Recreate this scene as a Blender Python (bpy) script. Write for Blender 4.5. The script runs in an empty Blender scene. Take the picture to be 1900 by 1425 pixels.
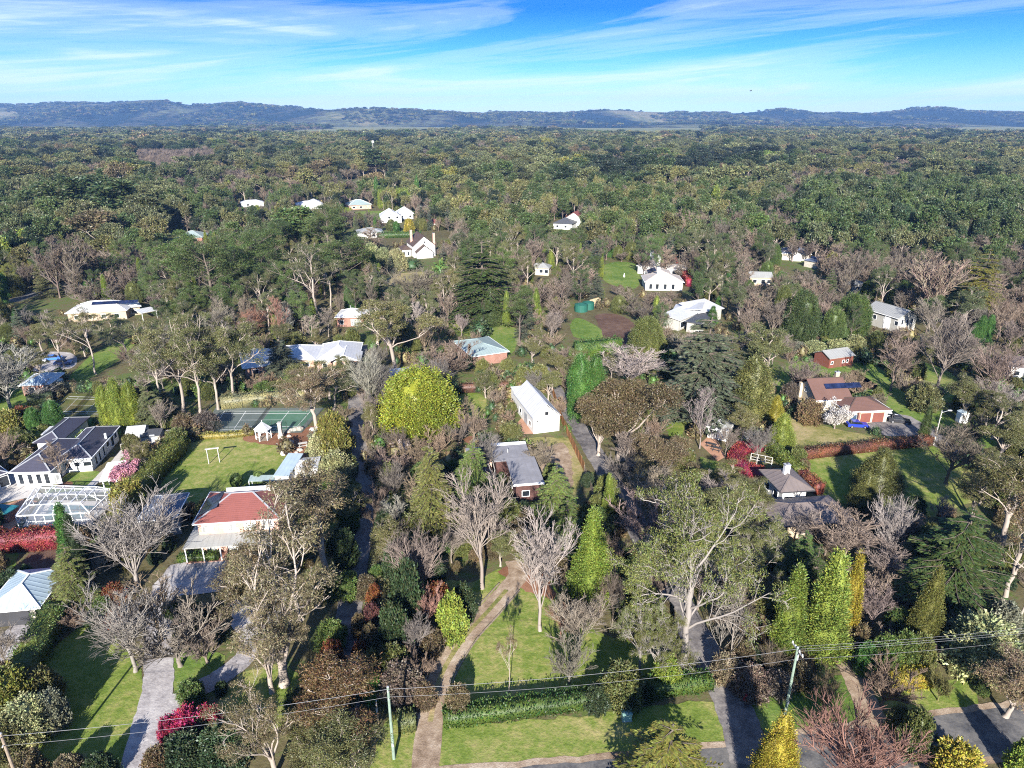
import bpy, math, random
import numpy as np
from mathutils import Vector, Matrix, Euler

# ------------------------------------------------------------------ camera, sky, sun, exposure
scn = bpy.context.scene
COL = scn.collection
CAM_H = 62.0
FPX = 1267.0                     # focal length in pixels of the 1900 x 1425 photograph
PITCH = math.atan((712.5 - 217) / FPX)
cs, sn = math.cos(PITCH), math.sin(PITCH)
cam_d = bpy.data.cameras.new('camera')
cam = bpy.data.objects.new('camera', cam_d); COL.objects.link(cam)
cam.location = (0, 0, CAM_H); cam.rotation_euler = (math.pi / 2 - PITCH, 0, 0)
cam_d.sensor_width = 36; cam_d.lens = 36 * FPX / 1900
cam_d.clip_start = 1; cam_d.clip_end = 60000
scn.camera = cam

SUN_AZ, SUN_EL = math.radians(3.0), math.radians(24.5)     # shadows run away from the camera, slightly right
tv = Vector((math.sin(SUN_AZ) * math.cos(SUN_EL), math.cos(SUN_AZ) * math.cos(SUN_EL), -math.sin(SUN_EL)))
sl = bpy.data.lights.new('sun', 'SUN'); sl.energy = 5.0; sl.angle = math.radians(0.5); sl.color = (1.0, 0.95, 0.86)
so = bpy.data.objects.new('sun', sl); COL.objects.link(so)
so.rotation_euler = tv.to_track_quat('-Z', 'Y').to_euler(); so.location = (0, -50, 200)

world = bpy.data.worlds.new('World'); scn.world = world; world.use_nodes = True
nt = world.node_tree; nt.nodes.clear()
def N(t, typ, **kw):
    n = t.nodes.new(typ)
    for k, v in kw.items(): setattr(n, k, v)
    return n
def L(t, a, b): t.links.new(a, b)
def ramp(t, fac, stops, interp='LINEAR'):
    r = N(t, 'ShaderNodeValToRGB'); r.color_ramp.interpolation = interp
    e = r.color_ramp.elements
    while len(e) < len(stops): e.new(0.5)
    for x, (p, c) in zip(e, stops):
        x.position = p; x.color = (*c, 1) if len(c) == 3 else c
    if fac is not None: L(t, fac, r.inputs[0])
    return r
def mth(t, op, a, b=None, c=None):
    n = N(t, 'ShaderNodeMath', operation=op)
    for i, v in enumerate((a, b, c)):
        if v is None: continue
        if isinstance(v, (int, float)): n.inputs[i].default_value = v
        else: L(t, v, n.inputs[i])
    return n.outputs[0]
def mixc(t, fac, a, b, mode='MIX'):
    n = N(t, 'ShaderNodeMix', data_type='RGBA', blend_type=mode)
    for s, v in ((n.inputs[0], fac), (n.inputs[6], a), (n.inputs[7], b)):
        if isinstance(v, (int, float)): s.default_value = v
        elif isinstance(v, tuple): s.default_value = (*v, 1) if len(v) == 3 else v
        else: L(t, v, s)
    return n.outputs[2]
def noise(t, vec, scale, detail=4, rough=0.55, dist=0.0):
    n = N(t, 'ShaderNodeTexNoise'); n.inputs['Scale'].default_value = scale
    n.inputs['Detail'].default_value = detail; n.inputs['Roughness'].default_value = rough
    n.inputs['Distortion'].default_value = dist
    if vec is not None: L(t, vec, n.inputs['Vector'])
    return n.outputs['Fac']

sky = N(nt, 'ShaderNodeTexSky', sky_type='NISHITA', sun_disc=False)
sky.sun_elevation = SUN_EL; sky.sun_rotation = math.pi + SUN_AZ; sky.air_density = 1.0; sky.dust_density = 0.4; sky.ozone_density = 1.0
tc = N(nt, 'ShaderNodeTexCoord'); sep = N(nt, 'ShaderNodeSeparateXYZ'); L(nt, tc.outputs['Generated'], sep.inputs[0])
el = mth(nt, 'MAXIMUM', sep.outputs['Z'], 0.0)
tint = ramp(nt, el, [(0.0, (.46, .67, .96)), (0.04, (.22, .45, .71)), (0.08, (.078, .295, .55)), (0.13, (.010, .150, .44)), (0.5, (.34, .52, .85))])
skyc = mixc(nt, 1.0, sky.outputs[0], tint.outputs[0], 'MULTIPLY')
# thin cirrus fixed to the sky dome: soft wisps drawn out along one slanting wind direction
comb = N(nt, 'ShaderNodeCombineXYZ'); L(nt, sep.outputs['X'], comb.inputs[0]); L(nt, mth(nt, 'MULTIPLY', sep.outputs['Z'], 3.2), comb.inputs[1])
def wisp(rot, scl, loc, det, rough, dist):
    m1 = N(nt, 'ShaderNodeMapping'); m1.inputs['Rotation'].default_value = (0, 0, math.radians(rot)); L(nt, comb.outputs[0], m1.inputs[0])
    m2 = N(nt, 'ShaderNodeMapping'); m2.inputs['Scale'].default_value = (*scl, 1); m2.inputs['Location'].default_value = (*loc, 0); L(nt, m1.outputs[0], m2.inputs[0])
    return noise(nt, m2.outputs[0], 1.0, det, rough, dist)
n1 = wisp(-13, (1.5, 5.0), (2.2, 0.9), 8, .6, .9); n2 = wisp(-22, (2.6, 22.0), (7.3, 1.4), 8, .66, .6); n3 = wisp(8, (5, 40), (1.3, 4.4), 6, .6, .5)
cl = mth(nt, 'ADD', mth(nt, 'MULTIPLY', n1, .74), mth(nt, 'ADD', mth(nt, 'MULTIPLY', n2, .22), mth(nt, 'MULTIPLY', n3, .06)))
lowb = mth(nt, 'MULTIPLY', mth(nt, 'POWER', 2.718, mth(nt, 'MULTIPLY', el, -20.0)), 0.10)
cm = ramp(nt, mth(nt, 'SUBTRACT', mth(nt, 'ADD', cl, lowb), mth(nt, 'MULTIPLY', mth(nt, 'MINIMUM', el, .16), .62)), [(0.42, (0, 0, 0)), (0.51, (.30, .30, .30)), (0.63, (.92, .92, .92))], 'EASE')
skyf = mixc(nt, mth(nt, 'MULTIPLY', cm.outputs[0], 0.85), skyc, (3.9, 4.5, 4.6))
bg = N(nt, 'ShaderNodeBackground'); bg.inputs[1].default_value = 0.10
L(nt, skyf, bg.inputs[0]); wo = N(nt, 'ShaderNodeOutputWorld'); L(nt, bg.outputs[0], wo.inputs[0])

scn.view_settings.view_transform = 'Standard'; scn.view_settings.look = 'None'
scn.view_settings.exposure = 1.42; scn.view_settings.gamma = 1; scn.view_settings.use_curve_mapping = False
scn.cycles.max_bounces = 5; scn.cycles.diffuse_bounces = 2; scn.cycles.glossy_bounces = 2
scn.cycles.transmission_bounces = 3; scn.cycles.transparent_max_bounces = 6
scn.cycles.caustics_reflective = False; scn.cycles.caustics_refractive = False
scn.cycles.sample_clamp_indirect = 4
scn.cycles.filter_width = 1.1; scn.cycles.use_denoising = False; print('denoise was', scn.cycles.bl_rna.properties['use_denoising'].default)

HAZE = 0.000065
# ------------------------------------------------------------------ survey: pixels of the photo to points of the place
def at(px, py, z=0.0):
    dx = (px - 950) / FPX; dy = (712.5 - py) / FPX
    d = (dx, cs + dy * sn, -sn + dy * cs); t = (z - CAM_H) / d[2]
    return Vector((d[0] * t, d[1] * t, z))
def hgt(px, yb, yt):
    Y = at(px, yb)[1]; dy = (712.5 - yt) / FPX
    return CAM_H + Y * (-sn + dy * cs) / (cs + dy * sn)
def zray(px, py, Y):
    dy = (712.5 - py) / FPX
    return CAM_H + Y * (-sn + dy * cs) / (cs + dy * sn)
def pix(p):
    x, y, z = p[0], p[1], p[2] - CAM_H
    f = y * cs - z * sn; u = y * sn + z * cs
    return (950 + FPX * x / f, 712.5 - FPX * u / f)
def mpp(px, py):                 # metres per pixel across the view at a ground point
    p = at(px, py); return (p.y * cs + CAM_H * sn) / FPX

# ------------------------------------------------------------------ mesh helpers
def mesh_np(name, V, quads=None, tris=None, mats=(), qm=None, tm=None, smooth=False):
    V = np.asarray(V, dtype=np.float32).reshape(-1, 3)
    quads = np.zeros((0, 4), int) if quads is None else np.asarray(quads, int).reshape(-1, 4)
    tris = np.zeros((0, 3), int) if tris is None else np.asarray(tris, int).reshape(-1, 3)
    me = bpy.data.meshes.new(name)
    me.vertices.add(len(V)); me.vertices.foreach_set('co', V.ravel())
    nl = quads.size + tris.size; me.loops.add(nl)
    me.loops.foreach_set('vertex_index', np.concatenate([quads.ravel(), tris.ravel()]).astype(np.int32))
    npoly = len(quads) + len(tris); me.polygons.add(npoly)
    ls = np.concatenate([np.arange(len(quads)) * 4, len(quads) * 4 + np.arange(len(tris)) * 3]).astype(np.int32)
    me.polygons.foreach_set('loop_start', ls)
    if qm is not None or tm is not None:
        mi = np.concatenate([np.zeros(len(quads), int) if qm is None else np.asarray(qm), np.zeros(len(tris), int) if tm is None else np.asarray(tm)])
        me.polygons.foreach_set('material_index', mi.astype(np.int32))
    if smooth: me.polygons.foreach_set('use_smooth', np.ones(npoly, bool))
    me.update(calc_edges=True); me.validate()
    for m in mats: me.materials.append(m)
    return me
def link(name, me, parent=None, loc=None):
    o = bpy.data.objects.new(name, me); COL.objects.link(o)
    if parent is not None: o.parent = parent
    if loc is not None: o.location = loc
    return o
def tag(o, label=None, cat=None, group=None, kind=None):
    if label: o['label'] = label
    if cat: o['category'] = cat
    if group: o['group'] = group
    if kind: o['kind'] = kind
    return o
def empty(name, loc, rz=0.0):
    o = bpy.data.objects.new(name, None); COL.objects.link(o)
    o.location = loc; o.rotation_euler = (0, 0, rz); o.empty_display_size = 0.5
    return o
class MB:                         # collects simple solids of one part
    def __init__(s): s.v = []; s.f = []
    def poly(s, vs, fs):
        b = len(s.v); s.v += [tuple(x) for x in vs]; s.f += [tuple(b + i for i in f) for f in fs]; return s
    def box(s, x0, x1, y0, y1, z0, z1):
        return s.poly([(x0,y0,z0),(x1,y0,z0),(x1,y1,z0),(x0,y1,z0),(x0,y0,z1),(x1,y0,z1),(x1,y1,z1),(x0,y1,z1)],
                      [(3,2,1,0),(4,5,6,7),(0,1,5,4),(1,2,6,5),(2,3,7,6),(3,0,4,7)])
    def bar(s, a, b, w, h=None):  # square bar between two points
        a = Vector(a); b = Vector(b); h = h or w; d = (b - a).normalized()
        u = d.cross(Vector((0, 0, 1)))
        u = Vector((1, 0, 0)) if u.length < 1e-4 else u.normalized()
        n = u.cross(d)
        q = [a + u*sx*w/2 + n*sy*h/2 for sx, sy in ((-1,-1),(1,-1),(1,1),(-1,1))]
        q += [x + (b - a) for x in q]
        return s.poly(q, [(0,1,2,3),(7,6,5,4),(0,4,5,1),(1,5,6,2),(2,6,7,3),(3,7,4,0)])
    def tube(s, a, b, r0, r1=None, n=8):
        a = Vector(a); b = Vector(b); r1 = r0 if r1 is None else r1; d = (b - a).normalized()
        u = d.cross(Vector((0, 0, 1)))
        u = Vector((1, 0, 0)) if u.length < 1e-4 else u.normalized()
        w = d.cross(u)
        vs = [c + (u*math.cos(2*math.pi*i/n) + w*math.sin(2*math.pi*i/n))*r for c, r in ((a, r0), (b, r1)) for i in range(n)]
        return s.poly(vs, [(i, (i+1) % n, n+(i+1) % n, n+i) for i in range(n)] + [tuple(range(n-1, -1, -1)), tuple(range(n, 2*n))])
    def build(s, name, mat, parent=None, loc=None, smooth=False):
        me = bpy.data.meshes.new(name); me.from_pydata([tuple(v) for v in s.v], [], s.f); me.update()
        for m in (mat if isinstance(mat, (list, tuple)) else [mat]): me.materials.append(m)
        if smooth:
            for p in me.polygons: p.use_smooth = True
        return link(name, me, parent, loc)

# ------------------------------------------------------------------ materials
def newmat(name):
    m = bpy.data.materials.new(name); m.use_nodes = True; t = m.node_tree; t.nodes.clear()
    o = N(t, 'ShaderNodeOutputMaterial'); return m, t, o
def pbsdf(t, o, col, rough=0.7, spec=0.3, metal=0.0, bump=None, bstr=0.3, bdist=0.05):
    b = N(t, 'ShaderNodeBsdfPrincipled')
    if isinstance(col, tuple): b.inputs['Base Color'].default_value = (*col, 1)
    else: L(t, col, b.inputs['Base Color'])
    if isinstance(rough, (int, float)): b.inputs['Roughness'].default_value = rough
    else: L(t, rough, b.inputs['Roughness'])
    b.inputs['Specular IOR Level'].default_value = spec; b.inputs['Metallic'].default_value = metal
    if bump is not None:
        bn = N(t, 'ShaderNodeBump'); bn.inputs['Strength'].default_value = bstr; bn.inputs['Distance'].default_value = bdist
        L(t, bump, bn.inputs['Height']); L(t, bn.outputs[0], b.inputs['Normal'])
    L(t, b.outputs[0], o.inputs[0]); return b
def leaf_mat(name, trans=0.22, spread=0.5, fixed=None):
    m, t, o = newmat(name)
    oi = N(t, 'ShaderNodeObjectInfo'); ge = N(t, 'ShaderNodeNewGeometry')
    r = ge.outputs['Random Per Island']
    br = mth(t, 'MULTIPLY_ADD', r, 2 * spread, 1 - spread)
    hs = N(t, 'ShaderNodeHueSaturation'); 
    if fixed is None: L(t, oi.outputs['Color'], hs.inputs['Color'])
    else:              # far trees: one material per colour, each instance a little lighter or darker
        k = ramp(t, oi.outputs['Random'], [(0, tuple(x*.62 for x in fixed)), (.5, fixed), (1, (fixed[0]*1.32, fixed[1]*1.27, fixed[2]*1.2))]); L(t, k.outputs[0], hs.inputs['Color'])
    L(t, br, hs.inputs['Value'])
    L(t, mth(t, 'MULTIPLY_ADD', mth(t, 'FRACT', mth(t, 'MULTIPLY', r, 17.3)), 0.085, 0.4575), hs.inputs['Hue'])
    tcn = N(t, 'ShaderNodeTexCoord')
    nz = noise(t, tcn.outputs['Object'], 0.35, 3)
    dry = mth(t, 'MULTIPLY', mth(t, 'GREATER_THAN', mth(t, 'FRACT', mth(t, 'MULTIPLY', r, 91.7)), .88), .45)   # some sprays are dry or turning
    c = mixc(t, 1.0, mixc(t, dry, hs.outputs[0], (.12, .10, .05)), ramp(t, nz, [(0.34, (.62, .66, .74)), (0.66, (1.36, 1.26, 1.02))]).outputs[0], 'MULTIPLY')
    d = N(t, 'ShaderNodeBsdfDiffuse'); tr = N(t, 'ShaderNodeBsdfTranslucent'); mx = N(t, 'ShaderNodeMixShader')
    L(t, c, d.inputs[0]); L(t, c, tr.inputs[0]); mx.inputs[0].default_value = trans
    L(t, d.outputs[0], mx.inputs[1]); L(t, tr.outputs[0], mx.inputs[2])
    gl = N(t, 'ShaderNodeBsdfGlossy'); gl.inputs['Roughness'].default_value = 0.5; gl.inputs[0].default_value = (.8, .85, .9, 1)
    m2 = N(t, 'ShaderNodeMixShader'); m2.inputs[0].default_value = 0.03
    L(t, mx.outputs[0], m2.inputs[1]); L(t, gl.outputs[0], m2.inputs[2]); L(t, m2.outputs[0], o.inputs[0]); return m
def bark_mat(name, c0=None, c1=None):
    m, t, o = newmat(name); tcn = N(t, 'ShaderNodeTexCoord'); nz = noise(t, tcn.outputs['Object'], 0.9, 5)
    if c0 is None:
        oi = N(t, 'ShaderNodeObjectInfo')
        c = mixc(t, 1.0, oi.outputs['Color'], ramp(t, nz, [(0.3, (.6, .6, .6)), (0.7, (1.3, 1.3, 1.3))]).outputs[0], 'MULTIPLY')
    else: c = ramp(t, nz, [(0.32, c0), (0.65, c1)]).outputs[0]
    pbsdf(t, o, c, 0.85, 0.2, bump=nz, bstr=0.4); return m
def plain(name, col, rough=0.7, spec=0.3, metal=0.0, var=0.12, scale=1.2, bstr=0.15):
    m, t, o = newmat(name); tcn = N(t, 'ShaderNodeTexCoord'); nz = noise(t, tcn.outputs['Object'], scale, 6, 0.6)
    lo = tuple(max(0, x * (1 - var)) for x in col); hi = tuple(x * (1 + var) for x in col)
    pbsdf(t, o, ramp(t, nz, [(0.3, lo), (0.7, hi)]).outputs[0], rough, spec, metal, bump=nz, bstr=bstr, bdist=0.03); return m
M_LEAF = leaf_mat('leaf'); M_NEEDLE = leaf_mat('needle', 0.12, 0.45); M_PETAL = leaf_mat('petal', 0.3, 0.3)
M_BARKG = bark_mat('grey_bark', (.15, .13, .12), (.36, .325, .30)); M_BARK = bark_mat('bark'); M_BARKB = bark_mat('brown_bark', (.07, .055, .045), (.19, .155, .13)); M_BARKP = bark_mat('pale_gum_bark', (.19, .155, .13), (.47, .40, .345))
# ------------------------------------------------------------------ tree growth
def unit(a): return a / np.maximum(np.linalg.norm(a, axis=-1, keepdims=True), 1e-9)
def tubes(P, R, sides):           # P (n,k,3) polylines, R (n,k) radii
    n, k, _ = P.shape
    T = np.empty_like(P); T[:, 1:-1] = P[:, 2:] - P[:, :-2]; T[:, 0] = P[:, 1] - P[:, 0]; T[:, -1] = P[:, -1] - P[:, -2]
    T = unit(T); ref = np.where(np.abs(T[..., 2:3]) > 0.9, np.array([1.0, 0, 0]), np.array([0, 0, 1.0]))
    U = unit(np.cross(T, ref)); W = np.cross(T, U)
    a = np.arange(sides) * 2 * np.pi / sides
    V = P[:, :, None] + (U[:, :, None] * np.cos(a)[:, None] + W[:, :, None] * np.sin(a)[:, None]) * R[:, :, None, None]
    idx = np.arange(n * k * sides).reshape(n, k, sides)
    nx = np.roll(idx, -1, axis=2)
    Q = np.stack([idx[:, :-1], nx[:, :-1], nx[:, 1:], idx[:, 1:]], -1).reshape(-1, 4)
    return V.reshape(-1, 3), Q
def kids(P, R, m, t0, t1, ang, ratio, rr, k, rng, up=0.3, curve=0.1, jit=0.12, tpow=1.0, tip=0.35):
    n, kk, _ = P.shape
    t = t0 + (t1 - t0) * rng.random((n, m)) ** tpow
    seg = np.minimum((t * (kk - 1)).astype(int), kk - 2); fr = (t * (kk - 1) - seg)
    ii = np.arange(n)[:, None]
    a, b = P[ii, seg], P[ii, seg + 1]; pos = a + (b - a) * fr[..., None]
    tan = unit(b - a); rad = R[ii, seg] * (1 - fr) + R[ii, seg + 1] * fr
    rv = rng.normal(size=(n, m, 3)); perp = unit(rv - tan * (rv * tan).sum(-1, keepdims=True))
    an = ang * rng.uniform(0.75, 1.25, (n, m))[..., None]
    d = unit(tan * np.cos(an) + perp * np.sin(an) + np.array([0, 0, up]))
    plen = np.linalg.norm(np.diff(P, axis=1), axis=-1).sum(1)[:, None]
    ln = plen * ratio * rng.uniform(0.65, 1.2, (n, m)) * (1.15 - 0.6 * t)
    pos = pos.reshape(-1, 3); d = d.reshape(-1, 3); ln = ln.reshape(-1); rad = rad.reshape(-1) * rr
    out = np.empty((len(pos), k, 3)); out[:, 0] = pos
    for j in range(1, k):
        d = unit(d + rng.normal(size=d.shape) * jit + np.array([0, 0, curve]))
        out[:, j] = out[:, j - 1] + d * (ln / (k - 1))[:, None]
    r = rad[:, None] * np.linspace(1, tip, k)[None]
    return out, r
def trunk_line(h, r, rng, k=7, lean=0.03, tip=0.35):
    P = np.zeros((1, k, 3)); P[0, :, 2] = np.linspace(0, h, k)
    P[0, 1:, :2] = np.cumsum(rng.normal(size=(k - 1, 2)) * lean * h / k * 2, axis=0)
    R = (r * np.linspace(1, tip, k))[None]; R[0, 0] *= 1.35
    return P, R
def merge(parts):
    V = []; Q = []; b = 0
    for v, q in parts:
        V.append(v); Q.append(q + b); b += len(v)
    return np.concatenate(V), np.concatenate(Q)
def leaves(p, d, s, Ln, Wd):      # diamond leaf sprays at p along d, across s
    n = len(p); Ln = np.broadcast_to(Ln, (n,))[:, None]; Wd = np.broadcast_to(Wd, (n,))[:, None]
    V = np.stack([p, p + d * Ln * 0.5 + s * Wd * 0.5, p + d * Ln, p + d * Ln * 0.5 - s * Wd * 0.5], 1)
    return V.reshape(-1, 3), np.arange(n * 4).reshape(n, 4)
def puffs(C, rx, rz, n, Ln, Wd, rng, upb=0.3, outb=1.0, rnd=0.6):
    C = np.repeat(C, n, axis=0); N_ = len(C)
    rx = np.repeat(np.broadcast_to(rx, (N_ // n,)), n); rz = np.repeat(np.broadcast_to(rz, (N_ // n,)), n)
    v = unit(rng.normal(size=(N_, 3))); rr = rng.random(N_) ** 0.4
    off = v * rr[:, None] * np.stack([rx, rx, rz], 1)
    d = unit(v * outb + rng.normal(size=(N_, 3)) * rnd + np.array([0, 0, upb]))
    s = unit(np.cross(d, rng.normal(size=(N_, 3)) * 0.7 + v))
    return leaves(C + off, d, s, Ln * rng.uniform(0.6, 1.3, N_), Wd * rng.uniform(0.7, 1.3, N_))
def norm_fit(ws, height=1.0):     # scale trunk and crown to unit height and unit width
    allv = np.concatenate([w for w in ws if len(w)])
    zt = np.percentile(allv[:, 2], 99.8); r = np.percentile(np.hypot(allv[:, 0], allv[:, 1]), 98.5)
    return np.array([0.5 / r, 0.5 / r, 1.0 / zt])
PROTO = {}
def reg(kind, trunk, crown, tmat, cmat, csmooth=False):
    sc = norm_fit([trunk[0], crown[0]]); print(kind, 'width', round(1/sc[0],1), 'height', round(1/sc[2],1), 'tris', 2*(len(trunk[1])+len(crown[1])))
    a = mesh_np(kind + '_trunk', trunk[0] * sc, trunk[1], mats=[tmat], smooth=True)
    b = mesh_np(kind + '_crown', crown[0] * sc, crown[1], mats=[cmat], smooth=csmooth)
    PROTO.setdefault(kind, []).append((a, b))

def bare(seed, lod=0, style=0, kind='bare', blossom=0):
    rng = np.random.default_rng(seed); h = 14
    if style == 0:      # broad, several ascending limbs
        P0, R0 = trunk_line(4.0, .115, rng, tip=.8)
        P1, R1 = kids(P0, R0, 11, .45, 1, .62, 1.9, .42, 8, rng, .5, .09, .09, tip=.2)
        P1b, R1b = kids(P0, R0, 3, .95, 1, .25, 2.25, .6, 8, rng, .5, .05, .08, tip=.2)
        P1 = np.concatenate([P1, P1b]); R1 = np.concatenate([R1, R1b])
    elif style == 1:    # one leader to the top
        P0, R0 = trunk_line(12.5, .12, rng, 9, tip=.12)
        P1, R1 = kids(P0, R0, 30, .2, .97, .85, .42, .42, 6, rng, .5, .10, .08)
    elif style == 2:    # upright vase
        P0, R0 = trunk_line(2.0, .12, rng, tip=.9)
        P1, R1 = kids(P0, R0, 15, .5, 1, .48, 4.3, .36, 9, rng, .75, .04, .07, tip=.2)
    else:               # low, wide shrub-like tree
        P0, R0 = trunk_line(1.2, .11, rng, tip=.85)
        P1, R1 = kids(P0, R0, 16, .35, 1, .95, 3.4, .38, 8, rng, .32, .08, .11, tip=.22)
    m2, m3, m4 = (7, 5, 4) if lod == 0 else ((5, 5, 4) if lod == 1 else (4, 5, 0))
    if style == 1: m2 = max(4, m2 - 3)
    P2, R2 = kids(P1, R1, m2, .2, 1, .5, .5, .5, 5 if lod == 0 else 4, rng, .22, .06, .11)
    P3, R3 = kids(P2, R2, m3, .12, 1, .5, .6, .55, 4 if lod == 0 else 3, rng, .15, .05, .11)
    mn = (0.017, 0.0095) if lod == 0 else ((.028, .018) if lod == 1 else (.05, .04))
    R1 = np.maximum(R1, mn[0] * 2); R2 = np.maximum(R2, mn[0] * 1.4); R3 = np.maximum(R3, mn[0])
    tr = merge([tubes(P0, R0, 9), tubes(P1, R1, 6)]) if lod == 0 else merge([tubes(P0, R0, 5), tubes(P1, R1, 3)])
    parts = [tubes(P2, R2, 4 if lod == 0 else 3), tubes(P3, R3, 3)]
    if m4 and not blossom:
        P4, R4 = kids(P3, R3, m4, .1, 1, .48, .75, .6, 3, rng, .10, .04, .10)
        R4 = np.maximum(R4, mn[1]); parts.append(tubes(P4, R4, 3))
    if blossom:
        ends = np.concatenate([P3[:, -1], P3[:, 1]]); ends = ends[rng.random(len(ends)) < blossom]
        parts = [puffs(ends, .3, .28, 9, .2, .18, rng)]
        tr = merge([tr, tubes(P2, R2, 3), tubes(P3, R3, 3)])
        reg(kind, tr, merge(parts), M_BARK, M_PETAL); return
    reg(kind, tr, merge(parts), M_BARK, M_BARK)

def gum(seed, lod=0, style=0, kind='gum'):
    rng = np.random.default_rng(seed)
    hh = 6.0 if style == 0 else (9.0 if style == 1 else 2.6)
    P0, R0 = trunk_line(hh, .19, rng, tip=.75, lean=.06)
    P1, R1 = kids(P0, R0, 5 if style < 2 else 7, .5, 1, .75, 1.15 if style < 2 else 2.4, .55, 8, rng, .5, .06, .17, tip=.25)
    P1b, R1b = kids(P0, R0, 2, .97, 1, .3, 1.35 if style < 2 else 2.8, .75, 8, rng, .5, .05, .15, tip=.25)
    P1 = np.concatenate([P1, P1b]); R1 = np.concatenate([R1, R1b])
    P2, R2 = kids(P1, R1, 6, .35, 1, .7, .48, .5, 6, rng, .2, .06, .2, tip=.3)
    P3, R3 = kids(P2, R2, 5 if lod == 0 else 3, .4, 1, .75, .5, .5, 4, rng, .12, .02, .22)
    R2 = np.maximum(R2, .035); R3 = np.maximum(R3, .02 if lod == 0 else .05)
    C = np.concatenate([P3[:, -1], P2[:, -1]]); C = C[rng.random(len(C)) < (.8 if lod == 0 else 1)]; sz = rng.uniform(.35, 1.0, len(C))
    if lod == 0: lv = puffs(C, sz * .74, sz * .36, 105, .17, .052, rng, -.1, .9, .8)
    elif lod == 1: lv = puffs(C, sz * 1.1, sz * .62, 22, .62, .26, rng, 0, .9, .7)
    else: lv = puffs(C[::2], rng.uniform(1.0, 1.7, len(C[::2])), .8, 14, 1.3, .7, rng, .1, .8, .6)
    tr = merge([tubes(P0, R0, 9), tubes(P1, R1, 6 if lod == 0 else 4), tubes(P2, R2, 4 if lod == 0 else 3)] + ([tubes(P3, R3, 3)] if lod == 0 else []))
    reg(kind, tr, lv, M_BARKP, M_LEAF)

def gum_dense(seed, kind='gumd'):
    rng = np.random.default_rng(seed)
    P0, R0 = trunk_line(3.2, .26, rng, tip=.75, lean=.05)
    P1, R1 = kids(P0, R0, 9, .5, 1, .72, 2.1, .5, 8, rng, .42, .07, .15, tip=.25)
    P2, R2 = kids(P1, R1, 7, .4, 1, .7, .45, .5, 5, rng, .25, .06, .18); P3, R3 = kids(P2, R2, 4, .4, 1, .75, .5, .5, 4, rng, .15, .02, .2)
    C = np.concatenate([P3[:, -1], P2[:, -1]]); sz = rng.uniform(.4, 1, len(C))
    lv = puffs(C, sz * .75, sz * .42, 120, .18, .065, rng, .25, 1, .6)
    reg(kind, merge([tubes(P0, R0, 9), tubes(P1, R1, 6), tubes(P2, np.maximum(R2, .03), 4)]), lv, M_BARKP, M_LEAF)
def old_pine(seed, kind='oldpine'):   # a net of grey limbs and dead twigs with flat sprays of needles
    rng = np.random.default_rng(seed)
    P0, R0 = trunk_line(6.5, .27, rng, 8, tip=.75, lean=.05)
    P1, R1 = kids(P0, R0, 14, .35, 1, .95, 1.25, .36, 8, rng, .25, .06, .17, tip=.25); Pb, Rb = kids(P0, R0, 4, .9, 1, .4, 1.35, .5, 8, rng, .4, .05, .15, tip=.25)
    P1 = np.concatenate([P1, Pb]); R1 = np.concatenate([R1, Rb])
    P2, R2 = kids(P1, R1, 7, .25, 1, .75, .48, .5, 6, rng, .10, .05, .2); P3, R3 = kids(P2, R2, 6, .2, 1, .75, .5, .5, 4, rng, .08, .03, .2)
    P4, R4 = kids(P3, R3, 2, .2, 1, .6, .6, .6, 3, rng, .06, .03, .2)
    E_ = P3[:, -1]; out_ = np.hypot(E_[:, 0], E_[:, 1]) / 6 + E_[:, 2] / 12; sel = rng.random(len(P3)) < np.clip(out_ - .40, 0, .85); C = E_[sel]; sz = rng.uniform(.4, 1, len(C))
    lv = puffs(C, sz * .66, sz * .26, 75, .17, .045, rng, .3, .8, .6)
    reg(kind, merge([tubes(P0, R0, 10), tubes(P1, R1, 6), tubes(P2, np.maximum(R2, .03), 4), tubes(P3, np.maximum(R3, .02), 3), tubes(P4, np.maximum(R4, .014), 3)]), lv, M_BARKG, M_NEEDLE)

def gum_hero(seed, kind='gumh'):      # many pale stems forking low, wispy foliage only at the tips
    rng = np.random.default_rng(seed)
    P0, R0 = trunk_line(2.2, .24, rng, tip=.9, lean=.05)
    P1, R1 = kids(P0, R0, 8, .55, 1, .62, 4.6, .5, 10, rng, .6, .035, .14, tip=.22)
    P2, R2 = kids(P1, R1, 8, .38, 1, .62, .36, .5, 6, rng, .28, .05, .18, tip=.3)
    P3, R3 = kids(P2, R2, 5, .4, 1, .7, .5, .5, 4, rng, .15, .02, .2)
    C = np.concatenate([P3[:, -1], P2[:, -1]]); C = C[rng.random(len(C)) < .55]; sz = rng.uniform(.35, 1, len(C))
    lv = puffs(C, sz * .72, sz * .34, 92, .17, .045, rng, -.1, .9, .8)
    reg(kind, merge([tubes(P0, R0, 9), tubes(P1, R1, 7), tubes(P2, np.maximum(R2, .03), 4), tubes(P3, np.maximum(R3, .016), 3)]), lv, M_BARKP, M_LEAF)

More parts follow.
